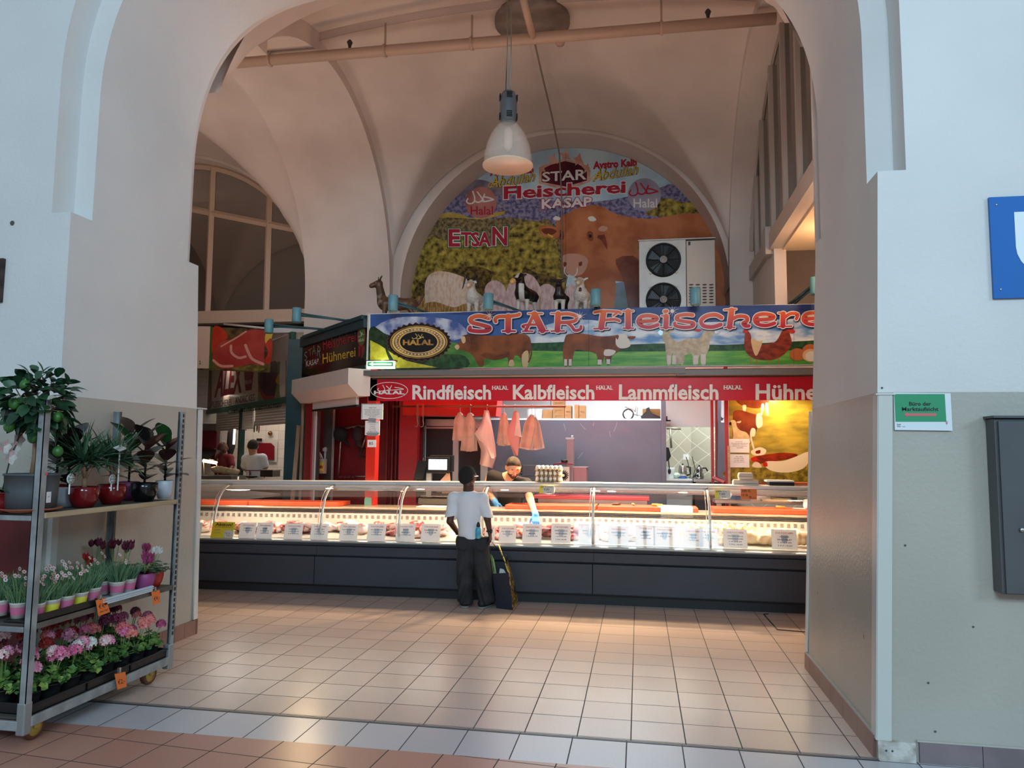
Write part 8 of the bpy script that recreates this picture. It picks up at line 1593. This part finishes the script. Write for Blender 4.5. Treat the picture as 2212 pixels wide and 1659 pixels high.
# kitchen
t=thing('kitchen_counter','pale kitchen counter unit in the tiled corner','kitchen counter',at(1466,1110,12.4)); mb=MB(); a=at(1440,1034,12.2);b_=at(1494,1034,12.2); mb.box(a.x-.1,b_.x,12.2,12.85,0,a.z-.03,M('kitchen_grey','a8aeac',.5)); mb.build('body',t); mb=MB(); mb.box(a.x-.1,b_.x+.01,12.18,12.88,a.z-.03,a.z,WHT); mb.build('worktop',t)
t=thing('steel_stove','steel topped dark stove right of the pale kitchen counter','stove',at(1520,1110,12.3)); mb=MB(); a=at(1501,1035,12.1);b_=at(1536,1035,12.1); mb.box(a.x,b_.x+.3,12.1,12.6,0,a.z-.04,M('stove_dark','202426',.4)); mb.build('body',t); mb=MB(); mb.box(a.x-.02,b_.x+.3,12.08,12.62,a.z-.04,a.z,STL); mb.build('top',t); mb=MB(); px_box(mb,1503,1042,1534,1044,12.07,.02,STL); mb.build('handle',t)
zk=at(1466,1034,12.2).z
def lat(name,lab,cat,px,Y,prof,m,z=None): mb=MB(); p=at(px,1034,Y); mb.lathe(prof,m,20,c=(p.x,Y,zk if z is None else z)); return mb,p
mb,p=lat('','','',1446,12.35,[(.085,0),(.09,.16),(.088,.17),(.08,.16)],M('jug_white','d8e0dc',.4)); one(mb,'white_jug','white open plastic jar at the left of the kitchen counter','jar')
mb=MB(); p=at(1461,1034,12.35); mb.ell((p.x,12.35,zk+.045),(.085,.07,.048),M('cabbage_wrap','c4d4c8',.4,col2='9fb8a4',ns=20),14,amp=.3); one(mb,'wrapped_cabbage','pale wrapped cabbage between the jar and the kettle','cabbage')
t=thing('water_kettle','steel electric kettle with a black handle on a blue base','kettle',(at(1475,1034,12.35).x,12.35,zk)); p=V((at(1475,1034,12.35).x,12.35,zk))
MB().lathe([(.075,0),(.075,.02)],M('kettle_blue','2a5cb0',.4),20,c=p).build('base',t); MB().lathe([(.065,.022),(.068,.1),(.06,.2),(.05,.21),(.02,.215)],STL,20,c=p).build('body',t); MB().tube([p+V((.06,0,.19)),p+V((.12,0,.18)),p+V((.12,0,.07)),p+V((.065,0,.05))],.013,BLK,8).build('handle',t); MB().lathe([(.012,.212),(.014,.235),(.004,.24)],BLK,10,c=p).build('lid_knob',t)
MB().tube([p+V((.07,.02,.01)),p+V((.16,.1,.0)),p+V((.22,.3,.15)),p+V((.18,.45,.35))],.006,BLK,6).build('cord',t)
zs2=at(1520,1035,12.1).z; p=V((at(1511,1034,12.3).x,12.3,zs2)); t=thing('tea_pot','stacked steel teapot with black handle on the stove','teapot',p)
MB().lathe([(.06,0),(.072,.03),(.065,.08),(.045,.1),(.055,.12),(.05,.16),(.03,.19),(.01,.2)],M('chrome','9aa0a0',.15,1),22,c=p).build('body',t); MB().tube([p+V((.05,0,.17)),p+V((.10,0,.17)),p+V((.13,0,.12))],[.012,.014,.012],BLK,8).build('handle',t); MB().tube([p+V((-.05,0,.08)),p+V((-.085,0,.03)),p+V((-.09,0,.01))],.012,BLK,8).build('lower_handle',t); MB().lathe([(.012,.195),(.014,.215),(.004,.22)],BLK,10,c=p).build('lid_knob',t)
mb=MB(); a=at(1440,925,12.3);b_=at(1471,926,12.3); mb.tube([a,b_],.02,M('pipe_steel','8a8478',.4,.6),8); c=at(1448,926,12.3); mb.tube([c,at(1450,968,12.3)],.018,M('pipe_steel','8a8478'),8); one(mb,'wall_pipe','grey pipe with a drop leg on the kitchen tiles','pipe')
def cloth(pts,Y,lab): mb=MB(); mb.prism([at(x,y,Y) for x,y in pts],(0,.06,0),M('cloth_black','141418',.9)); return one(mb,'hanging_jacket',lab,'jacket',bevel=.02)
cloth(((1439,966),(1444,968),(1449,985),(1444,994),(1438,997)),12.2,'black jacket hanging at the edge of the grey partition'); cloth(((1552,970),(1558,965),(1566,966),(1566,1008),(1560,1008),(1556,995),(1550,985)),11.2,'black jacket hanging behind the red framed window leaf')
mb=MB(); mb.tube([at(1444,995,12.2),at(1446,1012,12.2)],.008,BLK,5); mb.ell(at(1446,1018,12.2),(.025,.02,.05),BLK,8); one(mb,'hanging_brush','small black brush hanging above the white jar','brush')
mb=MB(); q=at(1482,987,12.6); mb.obox(q,.09,.03,.09,WHT); mb.tube([q+V((0,-.02,0)),q+V((.03,-.03,-.1)),q+V((.06,-.05,-.3)),q+V((.03,-.2,-.42))],.006,BLK,5); one(mb,'wall_socket','white wall socket with a black plug and cord','socket')
mb=MB(); px_box(mb,1437,899,1442,910,11.4,.05,BLK); px_box(mb,1437,907,1449,910,11.4,.05,BLK); one(mb,'wall_bracket','small black bracket on the white wall right of the partition','bracket')
# steel shelf with stationery under the poster
t=thing('steel_table','narrow steel table under the farm poster','table',at(1650,1100,9.7)); a=at(1545,1079,9.6);b_=at(1760,1084,9.6); mb=MB(); mb.box(a.x,b_.x+.3,9.6,9.95,a.z-.045,a.z,STL); mb.build('top',t,bevel=.004)
for x in (a.x+.05,b_.x+.2): mb=MB(); mb.box(x-.03,x+.03,9.65,9.71,0,a.z-.045,STL); mb.build('leg',t)
za=a.z
def tb(name,lab,cat,px0,px1,h,m,y=9.68,d=.2): mb=MB(); x0=at(px0,1075,y).x;x1=at(px1,1075,y).x; mb.box(x0,x1,y,y+d,za,za+h,m); return mb
mb=tb('','','',1670,1722,.10,M('bin_green','4a6b48',.5)); x0=at(1676,1075,9.67).x;x1=at(1716,1075,9.67).x; mb.box(x0,x1,9.673,9.679,za+.03,za+.06,BLK); one(mb,'green_box','green letter tray box on the steel table','box',bevel=.006)
one(tb('','','',1578,1602,.085,M('box_blue','2f5f96',.5)),'blue_box','blue cardboard pack left of the orange price sign','box'); mb=tb('','','',1633,1650,.075,M('box_striped','8a3a40',.5,col2='c8c0bc',ns=14)); one(mb,'striped_pack','red and white striped pack behind the orange price sign','pack')
mb=MB(); p=at(1643,1075,9.64); mb.lathe([(.012,0),(.035,0),(.035,.12),(.012,.12)],PAP,16,c=(p.x-.06,9.66,za+.036),T=Matrix.Rotation(PI/2,3,'Y')); one(mb,'receipt_roll','small white receipt roll on the steel table','paper roll')
a=at(1655,1046,9.2); t=thing('receipt_printer','black and white receipt printer on the counter rail near the right pier','printer',at(1685,1052,8.5)); mb=MB(); px_box(mb,1662,1042,1716,1051,8.42,.16,BLK); mb.build('body',t,bevel=.006); mb=MB(); px_box(mb,1656,1037,1716,1042,8.42,.17,WHT); mb.build('lid',t,bevel=.005)
bx('order_book','orange edged book on the counter rail at the right pier','book',1716,1042,1762,1049,8.44,.14,M('book_orange','d86a3a',.5),.003)
# cap, hat, saw and towel bar on the dark red wall
DW=10.75
t=thing('towel_frame','steel tube frame mounted on the dark red wall','rail frame',at(780,1030,DW)); mb=MB(); 
pl=[(731,1030),(736,950),(742,925),(775,920),(815,925),(830,928),(826,1030),(822,1070)]; mb.tube([at(x,y,DW) for x,y in pl],.014,STL,8); mb.build('tube',t); mb=MB(); mb.tube([at(732,1029,DW),at(826,1029,DW)],.012,STL,8); mb.build('lower_bar',t); mb=MB(); mb.tube([at(742,925,DW-.01)+V((0,-.01+.0*i,0)) if i==0 else at(742+i*2.6,925-i*.2-1.2*math.sin(i*1.2),DW-.02) for i in range(28)],.008,ALU,5); mb.build('chain',t)
CPB=M('cap_black','0f0f11',.85)
skin([('e',at(736,938,DW-.12),(.11,.09,.115)),('c',at(742,950,DW-.16),at(750,958,DW-.2),.06,.05,{'n':(0.6,0,.8),'s':2.2,'k':.03})],.012,.03,CPB).build('baseball_hat',None,org=at(740,965,DW-.12))
tag(bpy.data.objects['baseball_hat'],'plain black baseball cap hanging on the left of the steel frame','cap')
o=skin([('e',at(773,938,DW-.1),(.085,.06,.13)),('c',at(773,955,DW-.13),at(777,963,DW-.14),.05,.045,{'n':(0,0,1),'s':2,'k':.03})],.012,.03,M('cap_dark_red','2c2628',.85)).build('baseball_hat',None,org=at(773,965,DW-.1)); tag(o,'dark printed cap hanging in the middle of the steel frame','cap')
t=thing('hand_saw','hand saw with black handle hanging on the red wall','saw',at(782,975,DW-.05)); mb=MB(); mb.tube([at(791,942,DW-.05),at(781,970,DW-.05)],.012,STL,6); mb.build('blade',t); mb=MB(); pts=[(781,971),(786,968),(792,973),(792,985),(788,988),(783,986),(776,988),(779,978)]; q=[at(x,y,DW-.06) for x,y in pts]; mb.tube(q+[q[0]],.014,BLK,6,False); mb.build('handle',t)
mb=MB(); 
for i in range(4): mb.ell(at(735+i*9,1030,DW-.03),(.04,.025,.03),M('cloth_maroon','5a1620',.9),8,amp=.5,seed=i)
one(mb,'red_cloth','dark red cloth draped over the lower bar of the steel frame','cloth')
